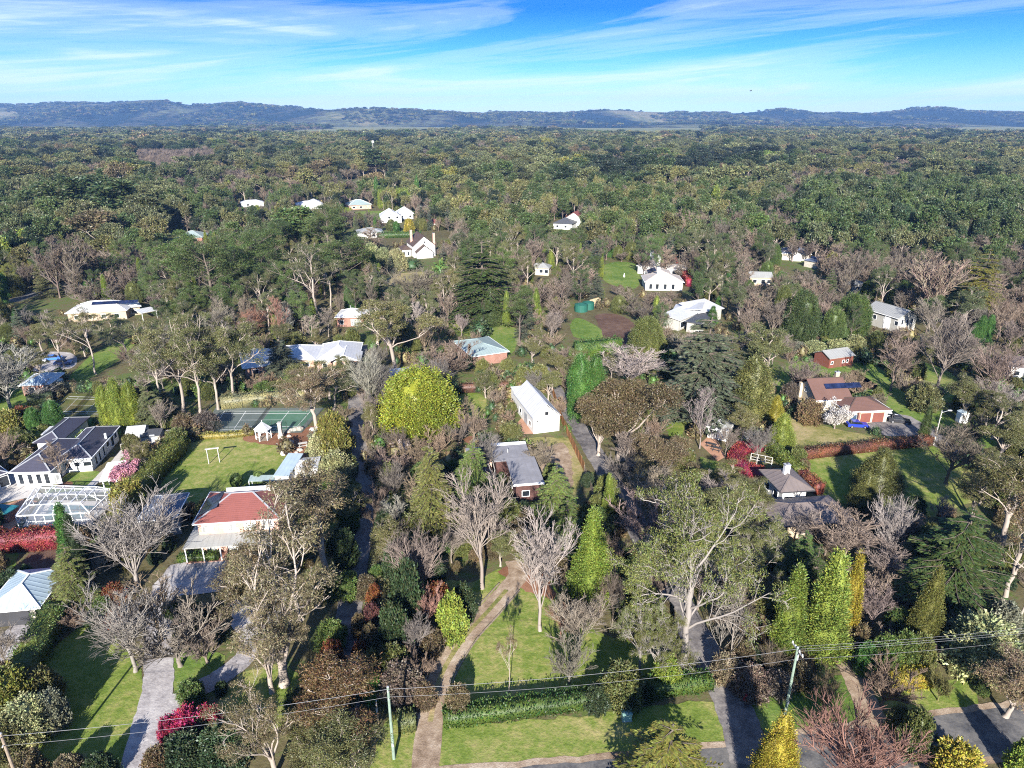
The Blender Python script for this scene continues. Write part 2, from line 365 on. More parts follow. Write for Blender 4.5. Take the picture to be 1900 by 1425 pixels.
def pine(seed, lod=0, style=0, kind='pine'):
    rng = np.random.default_rng(seed)
    P0, R0 = trunk_line(15, .28, rng, 9, tip=.2)
    n = 34
    P1, R1 = kids(P0, R0, n, .30, .99, 1.15 if style == 0 else 1.3, .38 if style == 0 else .46, .42, 5, rng, .28, .10, .1)
    P2, R2 = kids(P1, R1, 5, .35, 1, .7, .42, .55, 3, rng, .2, .08, .15)
    R1 = np.maximum(R1, .05); R2 = np.maximum(R2, .03)
    C = np.concatenate([P2[:, -1], P1[:, -1]]); C = C + np.array([0, 0, .15])
    if lod == 0: lv = puffs(C, rng.uniform(.45, 1.0, len(C)), rng.uniform(.3, .6, len(C)), 110, .26, .075, rng, .35, 1, .5)
    elif lod == 1: lv = puffs(C, rng.uniform(.8, 1.25, len(C)), rng.uniform(.5, .8, len(C)), 20, .8, .34, rng, .35, 1, .4)
    else: lv = puffs(C[::2], 1.5, 1.0, 14, 1.5, .8, rng, .35, 1, .4)
    tr = merge([tubes(P0, R0, 8), tubes(P1, R1, 4)] + ([tubes(P2, R2, 3)] if lod == 0 else []))
    reg(kind, tr, lv, M_BARKB, M_NEEDLE)

def cedar(seed, lod=0, style=0, kind='cedar'):   # whorls of flat drooping sprays, a pyramid
    rng = np.random.default_rng(seed); H = 16
    tiers = 17 if lod < 2 else 13; br = 13 if lod < 2 else 7
    P0, R0 = trunk_line(H, .26, rng, 9, lean=.01, tip=.06)
    ps = []; rs = []
    for i in range(tiers):
        t = i / (tiers - 1); z = H * (.05 + .93 * t)
        rad = (4.6 * (1 - t) ** (.75 if style == 0 else .6) + .25) * rng.uniform(.85, 1.1)
        for j in range(br if t < .8 else 5):
            a = rng.uniform(0, 6.28); ln = rad * rng.uniform(.7, 1.08); k = 5; u = np.linspace(0, 1, k)
            rise = rng.uniform(.0, .18) if style == 0 else rng.uniform(-.1, .08)
            zz = z + rng.uniform(-.10, .10) + ln * (rise * u - (.22 if style == 0 else .12) * u ** 2.2)
            a2 = a + rng.normal() * .12 * u
            ps.append(np.stack([np.cos(a2) * ln * u, np.sin(a2) * ln * u, zz], 1)); rs.append(.075 * (1 - .75 * u))
    P1 = np.array(ps); R1 = np.array(rs); n = len(P1)
    m = {0: 125, 1: 30, 2: 14}[lod]
    t = rng.uniform(.12, 1, (n, m)); seg = np.minimum((t * 4).astype(int), 3); fr = t * 4 - seg; ii = np.arange(n)[:, None]
    pos = P1[ii, seg] * (1 - fr[..., None]) + P1[ii, seg + 1] * fr[..., None]
    tan = unit(P1[ii, seg + 1] - P1[ii, seg]); side = unit(np.cross(tan, np.array([0, 0, 1.0]))) * np.where(rng.random((n, m, 1)) < .5, -1, 1)
    ln = np.linalg.norm(P1[:, -1] - P1[:, 0], axis=1)[:, None]
    d = unit(tan * .75 + side * rng.uniform(.3, 1.1, (n, m, 1)) + rng.normal(size=(n, m, 3)) * .16 + np.array([0, 0, -.08]))
    w = unit(np.cross(d, np.array([0, 0, 1.0]) + rng.normal(size=(n, m, 3)) * .35))
    pos = pos + side * (rng.random((n, m, 1)) ** .8) * (ln * .30 * (1.12 - t))[..., None] + np.array([0, 0, -.05]) * rng.random((n, m, 1))
    LL = np.full((n, m), .40 if lod == 0 else .62) * rng.uniform(.6, 1.25, (n, m)) * np.minimum(1, ln / 2 + .4); 
    base = {0: (1.0, .13), 1: (1.35, .34), 2: (1.7, .7)}[lod]
    lv = leaves(pos.reshape(-1, 3), d.reshape(-1, 3), w.reshape(-1, 3), (LL * base[0]).ravel(), base[1])
    reg(kind, merge([tubes(P0, R0, 7), tubes(P1, R1, 3)]), lv, M_BARKB, M_NEEDLE)

PROFILE = {
    'spire': lambda t: np.clip(np.minimum((t + .02) * 9, 1), 0, 1) ** .6 * np.clip(1 - t, 0, 1) ** .62,
    'cone': lambda t: np.clip((t + .03) * 8, 0, 1) ** .6 * np.clip(1 - t, 0, 1) ** .85,
    'column': lambda t: np.clip((t + .04) * 10, 0, 1) ** .5 * np.clip((1 - t) * 2.6, 0, 1) ** .6,
    'dome': lambda t: np.sqrt(np.clip(1 - np.clip((t - .28) / .72, -1, 1) ** 2, 0, 1)) * np.clip((t + .25) * 2.6, 0, 1) ** .5,
    'ball': lambda t: np.sqrt(np.clip(1 - (2 * t - 1) ** 2, 0, 1)),
}
def dense(seed, prof, kind, H=10.0, wid=3.0, lod=0, lumps=260, lump=.32, Ln=.34, Wd=.13, up=1.1, mat=None, tr_h=.05, rough=.12, z0=.06):
    rng = np.random.default_rng(seed); f = PROFILE[prof]; W = wid / 2
    P0, R0 = trunk_line(H * (z0 + .3), .16 * max(1, wid / 4), rng, 4, lean=.0, tip=.6)
    nz = 9; na = 12
    zz = np.linspace(0, 1, nz); aa = np.arange(na) * 2 * np.pi / na
    rad = f(zz) * W * .80; rad[0] *= .3; rad[-1] = 0.02
    rad *= .94; core = np.stack([np.cos(aa)[None] * rad[:, None], np.sin(aa)[None] * rad[:, None], np.broadcast_to((z0 + zz * (.97 - z0))[:, None] * H, (nz, na))], -1)
    core[1:-1] *= (1 + rng.normal(size=(nz - 2, na, 1)) * .05)
    idx = np.arange(nz * na).reshape(nz, na); nx = np.roll(idx, -1, 1)
    cq = np.stack([idx[:-1], nx[:-1], nx[1:], idx[1:]], -1).reshape(-1, 4)
    t = rng.random(lumps * 3); keep = rng.random(len(t)) < (f(t) + .12); t = t[keep][:lumps]
    a = rng.uniform(0, 6.283, len(t)); r = f(t) * W * (.9 + rng.normal(size=len(t)) * rough)
    C = np.stack([np.cos(a) * r, np.sin(a) * r, (z0 + t * (1 - z0)) * H * .97], 1)
    n = {0: 76, 1: 16, 2: 7}[lod]; k = {0: .60, 1: 1.6, 2: 2.6}[lod]
    out = unit(C * np.array([1, 1, 0]) + 1e-6)
    N_ = len(C) * n; Cc = np.repeat(C, n, 0); oo = np.repeat(out, n, 0)
    off = rng.normal(size=(N_, 3)) * np.array([lump, lump, lump * (1.0 + up)]) * .5
    d = unit(oo * .9 + np.array([0, 0, up]) + rng.normal(size=(N_, 3)) * .55)
    s = unit(np.cross(d, oo + rng.normal(size=(N_, 3)) * .5))
    lv = leaves(Cc + off, d, s, Ln * k * rng.uniform(.6, 1.3, N_), Wd * k * rng.uniform(.7, 1.3, N_))
    V, Q = merge([(core.reshape(-1, 3), cq), lv])
    reg(kind, tubes(P0, R0, 6), (V, Q), M_BARKB, mat or M_LEAF)

for i in range(4): bare(11 + i, 0, i, 'bare%d' % i)
bare(15, 0, 0, 'bare0'); bare(16, 0, 1, 'bare1')
for i in range(3): bare(31 + i, 1, i, 'bareL')
for i in range(3): bare(41 + i, 2, i, 'bareF')
bare(51, 0, 3, 'blossom', .9)
for i in range(3): gum(61 + i, 0, 0, 'gum')
gum(65, 0, 1, 'gum1'); gum(66, 0, 1, 'gum1'); gum(67, 0, 2, 'gum2'); gum(68, 0, 2, 'gum2')
for i in range(4): gum(71 + i, 1, i % 3, 'gumL')
for i in range(3): gum(81 + i, 2, i % 3, 'gumF')
gum_dense(201); gum_dense(202); gum_hero(221); gum_hero(222); old_pine(211); old_pine(212)
pine(91, 0, 0); pine(92, 0, 1); pine(95, 1, 0, 'pineL'); pine(96, 1, 1, 'pineL'); pine(97, 1, 0, 'pineL'); pine(98, 2, 0, 'pineF'); pine(99, 2, 1, 'pineF')
cedar(101, 0, 0); cedar(102, 0, 1); cedar(105, 1, 0, 'cedarL'); cedar(106, 1, 1, 'cedarL'); cedar(107, 2, 0, 'cedarF')
dense(111, 'spire', 'spire', 12, 3.2, 0, 330); dense(112, 'spire', 'spire', 12, 3.0, 0, 330); dense(113, 'spire', 'spireL', 12, 3.2, 1, 200)
dense(121, 'cone', 'cone', 12, 5.5, 0, 520, .42); dense(122, 'cone', 'cone', 12, 5, 0, 480, .42); dense(123, 'cone', 'coneL', 12, 5.5, 1, 260, .5); dense(124, 'cone', 'coneF', 12, 5.5, 2, 130, .7)
dense(131, 'column', 'column', 9, 3, 0, 330); dense(132, 'column', 'columnL', 9, 3, 1, 200)
dense(141, 'dome', 'dome', 9, 9, 0, 640, .5, .44, .2, .8, rough=.06); dense(142, 'dome', 'dome', 9, 9, 0, 600, .52, .44, .2, .4, rough=.12); dense(143, 'dome', 'domeL', 9, 9, 1, 380, .7, .4, .2, .5)
dense(151, 'ball', 'ball', 2.4, 2.4, 0, 330, .10, .13, .07, .3, rough=.02)
dense(161, 'dome', 'shrub', 3, 3.4, 0, 250, .28, .40, .20, .35, rough=.16); dense(162, 'dome', 'shrub', 3, 3.4, 0, 220, .3, .42, .21, .35, rough=.22); dense(163, 'dome', 'shrub', 3, 3.2, 0, 210, .3, .36, .2, .6, rough=.2)
dense(164, 'dome', 'shrubL', 3, 3.4, 1, 120, .35, .24, .13, .4, rough=.2)
dense(165, 'dome', 'shrubF', 3, 3.4, 2, 60, .4, .24, .13, .4, rough=.2)
# ------------------------------------------------------------------ ground, lawns, roads
def ground_mat(name, stops, s1=.02, s2=.25, s3=3.0, bstr=.5, rough=.95, spec=.1):
    m, t, o = newmat(name); ge = N(t, 'ShaderNodeNewGeometry'); p = ge.outputs['Position']
    a = noise(t, p, s1, 5, .6, .5); b = noise(t, p, s2, 6, .65); c = noise(t, p, s3, 4, .7)
    f = mth(t, 'ADD', mth(t, 'MULTIPLY', a, .45), mth(t, 'ADD', mth(t, 'MULTIPLY', b, .38), mth(t, 'MULTIPLY', c, .20)))
    pbsdf(t, o, ramp(t, f, stops).outputs[0], rough, spec, bump=c, bstr=bstr, bdist=.12); return m
M_GROUND = ground_mat('woodland_floor', [(.36, (.045, .042, .02)), (.44, (.085, .075, .036)), (.51, (.125, .105, .055)), (.57, (.085, .12, .032)), (.64, (.12, .14, .045)), (.72, (.19, .16, .09))], .02, .35, 1.6, .9)
M_LAWN = ground_mat('lawn_grass', [(.40, (.085, .125, .022)), (.46, (.12, .17, .03)), (.51, (.165, .205, .045)), (.56, (.235, .235, .075)), (.63, (.34, .29, .125))], .05, .7, 2.3, .8)
M_LAWNG = ground_mat('green_grass', [(.40, (.065, .11, .022)), (.47, (.095, .155, .03)), (.53, (.135, .19, .042)), (.62, (.22, .22, .075))], .06, .7, 2.3, .8)
M_LAWND = ground_mat('dry_grass', [(.40, (.11, .13, .035)), (.46, (.19, .18, .06)), (.52, (.27, .23, .10)), (.6, (.35, .27, .15))], .07, .6, 2.3, .8)
M_ASPH = ground_mat('asphalt', [(.41, (.05, .05, .055)), (.48, (.085, .083, .085)), (.53, (.12, .115, .112)), (.6, (.16, .15, .14))], .12, .8, 3.0, .3, .85, .25)
M_LANE = ground_mat('old_asphalt', [(.41, (.08, .072, .07)), (.48, (.135, .122, .12)), (.54, (.185, .168, .16)), (.6, (.26, .235, .215))], .12, .8, 3.0, .3, .85, .25)
M_GRAVEL = ground_mat('grey_gravel', [(.40, (.18, .16, .155)), (.47, (.27, .25, .25)), (.53, (.36, .335, .33)), (.6, (.46, .435, .42))], .12, .7, 3.0, .5)
M_TRACK = ground_mat('brown_gravel', [(.40, (.15, .105, .07)), (.47, (.25, .18, .125)), (.53, (.33, .25, .18)), (.6, (.44, .36, .28))], .14, .8, 7.0, .5)
M_DIRT = ground_mat('red_dirt', [(.34, (.11, .055, .03)), (.5, (.20, .095, .055)), (.68, (.30, .16, .10))], .1, .6, 5.0, .4)
M_MULCH = ground_mat('mulch', [(.34, (.05, .03, .02)), (.5, (.10, .06, .045)), (.68, (.17, .11, .08))], .1, .6, 5.0, .6)
M_PAVE = ground_mat('pale_paving', [(.34, (.36, .33, .30)), (.5, (.47, .44, .41)), (.68, (.56, .53, .50))], .2, .8, 6.0, .15, .8, .25)
M_TERRA = ground_mat('terracotta_paving', [(.34, (.30, .16, .10)), (.5, (.40, .22, .14)), (.68, (.48, .30, .21))], .2, .8, 6.0, .15, .8, .25)
M_COURT = ground_mat('court_green', [(.36, (.055, .12, .085)), (.5, (.075, .155, .105)), (.66, (.10, .18, .13))], .08, .5, 6.0, .1, .85, .2)
M_COURTG = ground_mat('court_grey', [(.36, (.085, .105, .10)), (.5, (.115, .135, .125)), (.66, (.15, .165, .15))], .08, .5, 6.0, .1, .85, .2)
M_COURTO = ground_mat('court_old_grass', [(.36, (.06, .08, .02)), (.5, (.10, .105, .035)), (.60, (.15, .115, .05)), (.7, (.17, .16, .07))], .07, .4, 5.0, .3)
M_PADDOCK = ground_mat('paddock', [(.36, (.12, .14, .05)), (.5, (.19, .19, .08)), (.66, (.26, .23, .12))], .002, .02, .2, .3)

g = MB(); g.poly([(-9000, -300, 0), (9000, -300, 0), (9000, 11000, 0), (-9000, 11000, 0)], [(0, 1, 2, 3)])
tag(g.build('ground', M_GROUND), kind='structure')
def smooth_line(pts, n=6, closed=False):
    pts = [Vector(p) for p in pts]; out = []; k = len(pts)
    rng_ = range(k if closed else k - 1)
    for i in rng_:
        if closed: p0, p1, p2, p3 = pts[(i-1) % k], pts[i], pts[(i+1) % k], pts[(i+2) % k]
        else: p0, p1, p2, p3 = pts[max(i-1, 0)], pts[i], pts[i+1], pts[min(i+2, k-1)]
        for j in range(n):
            t = j / n
            out.append(0.5 * ((2*p1) + (p2-p0)*t + (2*p0-5*p1+4*p2-p3)*t*t + (3*p1-p0-3*p2+p3)*t**3))
    if not closed: out.append(pts[-1])
    return out
CLEAR = []                         # ground polygons where no wild tree may stand
def in_poly(x, y, poly):
    c = False; j = len(poly) - 1
    for i in range(len(poly)):
        xi, yi = poly[i]; xj, yj = poly[j]
        if (yi > y) != (yj > y) and x < (xj - xi) * (y - yi) / (yj - yi) + xi: c = not c
        j = i
    return c
def patch(name, px, mat, z=.03, smooth=True, label=None):
    w = [at(*p) for p in px]
    if smooth: w = smooth_line(w, 5, True)
    CLEAR.append([(v.x, v.y) for v in w])
    if smooth:                     # ragged, grown-over border
        q = []; rj = random.Random(len(px) * 31 + int(px[0][0]))
        for a_, b_ in zip(w, w[1:] + w[:1]):
            n_ = max(1, int((b_ - a_).length / (.9 if a_.y < 170 else 3)))
            for k_ in range(n_): v_ = a_ + (b_ - a_) * k_ / n_; q.append(v_ + Vector((rj.uniform(-.28, .28), rj.uniform(-.28, .28), 0)))
        w = q
    w = [Vector((v.x, v.y, z)) for v in w]
    b = MB(); b.poly(w, [tuple(range(len(w)))])
    me = bpy.data.meshes.new(name); me.from_pydata([tuple(v) for v in w], [], [tuple(range(len(w)))]); me.update()
    if me.polygons[0].normal.z < 0: me.flip_normals()
    me.materials.append(mat); return tag(link(name, me), kind='structure', label=label)
def strip(name, px, wid, mat, z=.05, world=False, kind='structure'):
    w = smooth_line([p if world else at(*p) for p in px], 8); vs = []; n = len(w)
    for i, p in enumerate(w):
        d = (w[min(i+1, n-1)] - w[max(i-1, 0)]); d.z = 0; d.normalize(); s = Vector((d.y, -d.x, 0))
        wd = wid if not isinstance(wid, (list, tuple)) else wid[0] + (wid[1] - wid[0]) * i / (n - 1)
        j = 1 + .06 * math.sin(i * 2.1) * math.sin(i * .7)
        vs += [(p.x - s.x*wd/2*j, p.y - s.y*wd/2*j, z), (p.x + s.x*wd/2*j, p.y + s.y*wd/2*j, z)]
    me = bpy.data.meshes.new(name); me.from_pydata(vs, [], [(2*i, 2*i+1, 2*i+3, 2*i+2) for i in range(n-1)]); me.update()
    if me.polygons[0].normal.z < 0: me.flip_normals()
    me.materials.append(mat)
    CLEAR.append([v[:2] for v in vs[::2]] + [v[:2] for v in vs[1::2]][::-1])
    return tag(link(name, me), kind=kind)
# lawns
patch('lawn', [(800, 1425), (805, 1350), (1010, 1335), (1320, 1300), (1350, 1330), (1345, 1400), (1200, 1425), (1000, 1445), (800, 1455)], M_LAWN)
patch('lawn', [(690, 1440), (720, 1330), (770, 1345), (765, 1440)], M_LAWN)
patch('lawn', [(870, 1320), (815, 1300), (880, 1190), (960, 1090), (1020, 1070), (1060, 1150), (1160, 1190), (1240, 1230), (1290, 1270), (1180, 1285), (1000, 1310)], M_LAWN)
patch('lawn', [(835, 1160), (900, 1135), (950, 1075), (930, 1055), (880, 1080), (830, 1080)], M_LAWN)
patch('lawn', [(300, 900), (330, 845), (370, 818), (470, 808), (530, 820), (522, 870), (505, 898), (420, 920), (375, 945), (335, 960), (300, 950)], M_LAWN)
patch('lawn', [(80, 917), (130, 876), (180, 874), (192, 880), (170, 905), (150, 912)], M_LAWNG, smooth=False)
patch('lawn', [(183, 911), (212, 858), (230, 830), (290, 830), (262, 860), (225, 880), (205, 912)], M_LAWNG, smooth=False)
patch('lawn', [(0, 1085), (0, 1026), (32, 1024), (26, 1050)], M_LAWNG)
patch('lawn', [(75, 1240), (140, 1170), (195, 1165), (230, 1200), (268, 1260), (262, 1330), (225, 1425), (60, 1425), (100, 1330)], M_LAWN)
patch('lawn', [(310, 1245), (300, 1215), (380, 1210), (420, 1225), (365, 1280), (330, 1290)], M_LAWNG)
patch('lawn', [(400, 1315), (455, 1245), (540, 1240), (560, 1320), (430, 1370)], M_LAWN)
patch('lawn', [(0, 690), (60, 720), (30, 790), (0, 800)], M_LAWNG)
patch('lawn', [(85, 790), (160, 775), (215, 790), (205, 800), (120, 812), (60, 805)], M_LAWND)
patch('lawn', [(130, 700), (170, 660), (235, 628), (250, 640), (190, 690), (140, 710)], M_LAWNG)
patch('lawn', [(225, 808), (235, 793), (310, 793), (305, 803)], M_LAWNG)
patch('lawn', [(830, 600), (880, 575), (905, 590), (900, 625), (860, 620)], M_LAWN)
patch('lawn', [(845, 735), (890, 730), (905, 755), (890, 790), (870, 775)], M_LAWN)
patch('lawn', [(890, 640), (905, 605), (960, 610), (955, 650), (930, 660)], M_LAWNG)
patch('lawn', [(1215, 710), (1260, 705), (1290, 740), (1270, 800), (1250, 830), (1235, 780), (1240, 745)], M_LAWN)
patch('lawn', [(1435, 740), (1445, 700), (1470, 675), (1535, 670), (1590, 690), (1640, 730), (1570, 708), (1480, 712), (1470, 745)], M_LAWNG)
patch('lawn', [(1460, 790), (1485, 765), (1530, 790), (1570, 800), (1620, 815), (1490, 838), (1470, 830)], M_LAWND)
patch('lawn', [(1480, 850), (1600, 838), (1720, 825), (1780, 860), (1830, 905), (1740, 960), (1700, 950), (1660, 1000), (1610, 950), (1530, 920), (1500, 880)], M_LAWN)
patch('lawn', [(1580, 690), (1610, 670), (1700, 735), (1760, 775), (1850, 820), (1800, 830), (1700, 780), (1640, 755)], M_LAWNG)
patch('lawn', [(1690, 670), (1760, 690), (1800, 740), (1740, 740)], M_LAWNG)
patch('lawn', [(1300, 848), (1345, 860), (1350, 832), (1370, 810), (1400, 800), (1400, 820), (1350, 880), (1310, 870)], M_LAWNG)
patch('lawn', [(1625, 1275), (1730, 1270), (1800, 1265), (1815, 1330), (1760, 1342), (1700, 1340), (1650, 1320)], M_LAWN)
patch('lawn', [(1380, 1290), (1450, 1290), (1570, 1255), (1605, 1340), (1540, 1372), (1480, 1372), (1440, 1370), (1400, 1340)], M_LAWNG)
patch('lawn', [(650, 400), (660, 393), (720, 392), (710, 406), (660, 408)], M_LAWNG)
patch('lawn', [(715, 520), (740, 508), (800, 505), (800, 525), (730, 530)], M_LAWND)
patch('lawn', [(1400, 640), (1420, 690), (1440, 720), (1400, 720)], M_LAWN)
patch('paddock', [(930, 410), (960, 402), (985, 410), (950, 422)], M_LAWND)
patch('paddock', [(320, 452), (360, 440), (330, 430), (290, 445)], M_LAWND)
patch('lawn', [(1125, 490), (1180, 490), (1180, 535), (1120, 520)], M_LAWNG)
patch('lawn', [(1060, 600), (1075, 590), (1120, 615), (1110, 630), (1065, 625)], M_LAWNG)
patch('lawn', [(970, 815), (1040, 812), (1062, 820), (1085, 870), (1068, 930), (1045, 940), (1040, 880), (1010, 850)], M_LAWND)
patch('yard', [(988, 850), (1040, 822), (1060, 850), (1062, 900), (1050, 960), (1030, 905)], M_TRACK, .045)
# gardens and beds
patch('garden_bed', [(555, 865), (535, 845), (545, 800), (600, 795), (605, 850)], M_DIRT, .04)
patch('garden_bed', [(455, 818), (470, 800), (545, 800), (530, 825)], M_DIRT, .036)
patch('garden_bed', [(300, 1080), (340, 1045), (420, 1050), (400, 1075)], M_MULCH, .034)
patch('garden_bed', [(1105, 585), (1150, 585), (1185, 612), (1165, 640), (1130, 640), (1115, 610)], M_MULCH, .036)
patch('garden_bed', [(105, 905), (110, 896), (130, 894), (134, 900), (122, 908)], M_DIRT, .045)
patch('garden_bed', [(40, 1060), (60, 1022), (120, 1018), (130, 1060), (90, 1075)], M_MULCH, .034)
patch('garden_bed', [(860, 815), (880, 808), (900, 812), (905, 828), (875, 825)], M_DIRT, .034)
patch('garden_bed', [(925, 1060), (960, 1050), (1010, 1060), (1030, 1110), (985, 1100), (950, 1080)], M_DIRT, .034)
# drives and roads
strip('driveway', [(786, 1450), (800, 1330), (818, 1255), (860, 1185), (905, 1135), (945, 1090), (962, 1065), (955, 1040)], 2.9, M_TRACK, .06)
strip('driveway_crown', [(798, 1340), (818, 1255), (860, 1185), (905, 1135), (940, 1095)], .6, M_LAWND, .067)
strip('driveway', [(252, 1450), (276, 1345), (293, 1275), (294, 1215), (294, 1150), (300, 1100)], [3.7, 2.9], M_GRAVEL, .06)
strip('driveway', [(296, 1330), (345, 1290), (400, 1262), (450, 1225), (480, 1180), (500, 1130)], 2.8, M_GRAVEL, .064)
patch('forecourt', [(278, 1115), (296, 1070), (340, 1042), (440, 1036), (520, 1060), (530, 1130), (490, 1185), (450, 1190), (430, 1150), (430, 1105), (340, 1105), (310, 1125)], M_GRAVEL, .07)
strip('side_lane', [(640, 1460), (640, 1300), (645, 1160), (660, 1060), (672, 980), (678, 900), (668, 850), (662, 790), (660, 740), (668, 690), (672, 640)], 3.3, M_LANE, .06)
strip('side_lane', [(1395, 1420), (1372, 1340), (1330, 1245), (1280, 1160), (1200, 1010), (1130, 885), (1090, 820), (1050, 755), (1025, 715), (1005, 680)], [4.4, 3.6], M_LANE, .06)
strip('road_shoulder', [(700, 1490), (1000, 1466), (1200, 1448), (1350, 1430), (1500, 1406), (1640, 1385), (1770, 1367), (1900, 1350), (2000, 1338)], 7.0, M_TRACK, .045)
strip('road', [(700, 1490), (1000, 1466), (1200, 1448), (1350, 1430), (1500, 1406), (1640, 1385), (1770, 1367), (1900, 1350), (2000, 1338)], 5.4, M_ASPH, .055)
strip('driveway', [(1650, 1372), (1625, 1340), (1600, 1290), (1580, 1245), (1560, 1220)], 2.8, M_TRACK, .066)
patch('driveway', [(1610, 790), (1640, 770), (1680, 770), (1720, 790), (1780, 830), (1815, 845), (1800, 855), (1740, 830), (1700, 812), (1640, 808)], M_LANE, .06)
strip('road', [(20, 560), (55, 548), (95, 535), (130, 520)], 6, M_ASPH, .06)
strip('road', [(1430, 455), (1500, 440), (1560, 445), (1640, 470)], 6, M_ASPH, .06)
patch('forecourt', [(0, 1180), (60, 1140), (75, 1160), (40, 1210), (0, 1240)], M_GRAVEL, .05)
# patios and paths
patch('patio', [(0, 920), (0, 880), (90, 877), (94, 882), (60, 922), (0, 935)], M_PAVE, .05, False)
strip('garden_path', [(56, 922), (140, 915), (205, 909)], 1.3, M_PAVE, .066)
strip('garden_path', [(155, 914), (178, 893), (196, 874), (215, 855), (232, 833)], 1.5, M_PAVE, .07)
patch('patio', [(0, 975), (0, 940), (40, 926), (70, 930), (45, 960), (20, 985)], M_TERRA, .05, False)
patch('patio', [(1298, 824), (1312, 812), (1330, 815), (1346, 848), (1332, 856)], M_TERRA, .05, False)
patch('patio', [(955, 790), (975, 768), (994, 805), (965, 806)], M_TERRA, .05, False)
patch('terrace', [(893, 848), (897, 822), (940, 820), (945, 850)], M_PAVE, .05, False)
# tennis courts
def court(label, a, b, c, d, mat_in, mat_out, split=None):
    p = [at(*q) for q in (a, b, c, d)]
    root = empty('tennis_court', p[0]); tag(root, label, 'tennis court')
    CLEAR.append([(v.x, v.y) for v in p])
    o = p[0]; q = [v - o for v in p]
    def pt(u, v, z): 
        w = (q[0]*(1-u) + q[1]*u)*(1-v) + (q[3]*(1-u) + q[2]*u)*v; return (w.x, w.y, z)
    def sheet(name, u0, u1, v0, v1, z, m):
        x = MB(); x.poly([pt(u0, v0, z), pt(u1, v0, z), pt(u1, v1, z), pt(u0, v1, z)], [(0, 1, 2, 3)]); return x.build(name, m, root)
    sheet('surround', 0, 1, 0, 1, .05, mat_out)
    if split: sheet('playing_half', .06, split, .12, .88, .058, mat_out); sheet('playing_half', split, .95, .12, .88, .059, mat_in)
    else: sheet('playing_area', .08, .92, .12, .88, .058, mat_in)
    wl = M_LINE
    for v in (.14, .24, .76, .86): sheet('line', .10, .90, v - .006, v + .006, .068, wl)
    for u in (.10, .30, .70, .90): sheet('line', u - .002, u + .002, .14, .86, .072, wl)
    sheet('line', .30, .70, .497, .503, .076, wl)
    nb = MB(); A = Vector(pt(.5, .08, 0)); B = Vector(pt(.5, .92, 0))
    nb.poly([A + Vector((0,0,.12)), B + Vector((0,0,.12)), B + Vector((0,0,1.0)), A + Vector((0,0,1.05))], [(0,1,2,3)]); nb.build('net', M_NET, root)
    for w in (A, B): MB().tube(w, w + Vector((0,0,1.15)), .06).build('net_post', M_DKMETAL, root)
    # wire fence: posts and mesh
    cor = [(0, 0), (1, 0), (1, 1), (0, 1)]
    for (ua, va), (ub, vb) in zip(cor, cor[1:] + cor[:1]):
        A = Vector(pt(ua, va, 0)); B = Vector(pt(ub, vb, 0)); n = max(3, int((B - A).length / 3))
        for i in range(n):
            w = A + (B - A) * i / n; MB().tube(w, w + Vector((0, 0, 3.0)), .035, n=5).build('fence_post', M_DKMETAL, root)
        x = MB(); x.poly([A, B, B + Vector((0,0,3)), A + Vector((0,0,3))], [(0,1,2,3)]); x.build('wire_mesh', M_WIRE, root)
    return root
M_LINE = plain('line_paint', (.7, .7, .68)); M_DKMETAL = plain('dark_metal', (.05, .055, .05), .5, .4)
def mesh_screen(name, col, op):
    m, t, o = newmat(name); tr = N(t, 'ShaderNodeBsdfTransparent'); d = N(t, 'ShaderNodeBsdfDiffuse'); d.inputs[0].default_value = (*col, 1)
    x = N(t, 'ShaderNodeMixShader'); x.inputs[0].default_value = op; L(t, tr.outputs[0], x.inputs[1]); L(t, d.outputs[0], x.inputs[2]); L(t, x.outputs[0], o.inputs[0]); return m
M_NET = mesh_screen('net_mesh', (.03, .03, .03), .55); M_WIRE = mesh_screen('wire_mesh', (.05, .07, .06), .13); M_SCREEN = mesh_screen('insect_screen', (.33, .35, .38), .22)
court('half green half grey tennis court between the playground and the pale hedge', (372, 806), (560, 803), (602, 757), (400, 757), M_COURT, M_COURTG, .52)
court('worn brown grass tennis court beside the three olive conifers', (75, 775), (190, 775), (215, 733), (125, 730), M_COURTO, M_COURTO)

w = [Vector((-3600, 2700, .02)), Vector((3600, 2700, .02)), Vector((5200, 4900, .02)), Vector((-5200, 4900, .02))]
b = MB(); b.poly(w, [(0, 1, 2, 3)]); tag(b.build('paddocks', M_PADDOCK), 'pale open paddocks before the ridge', kind='structure')
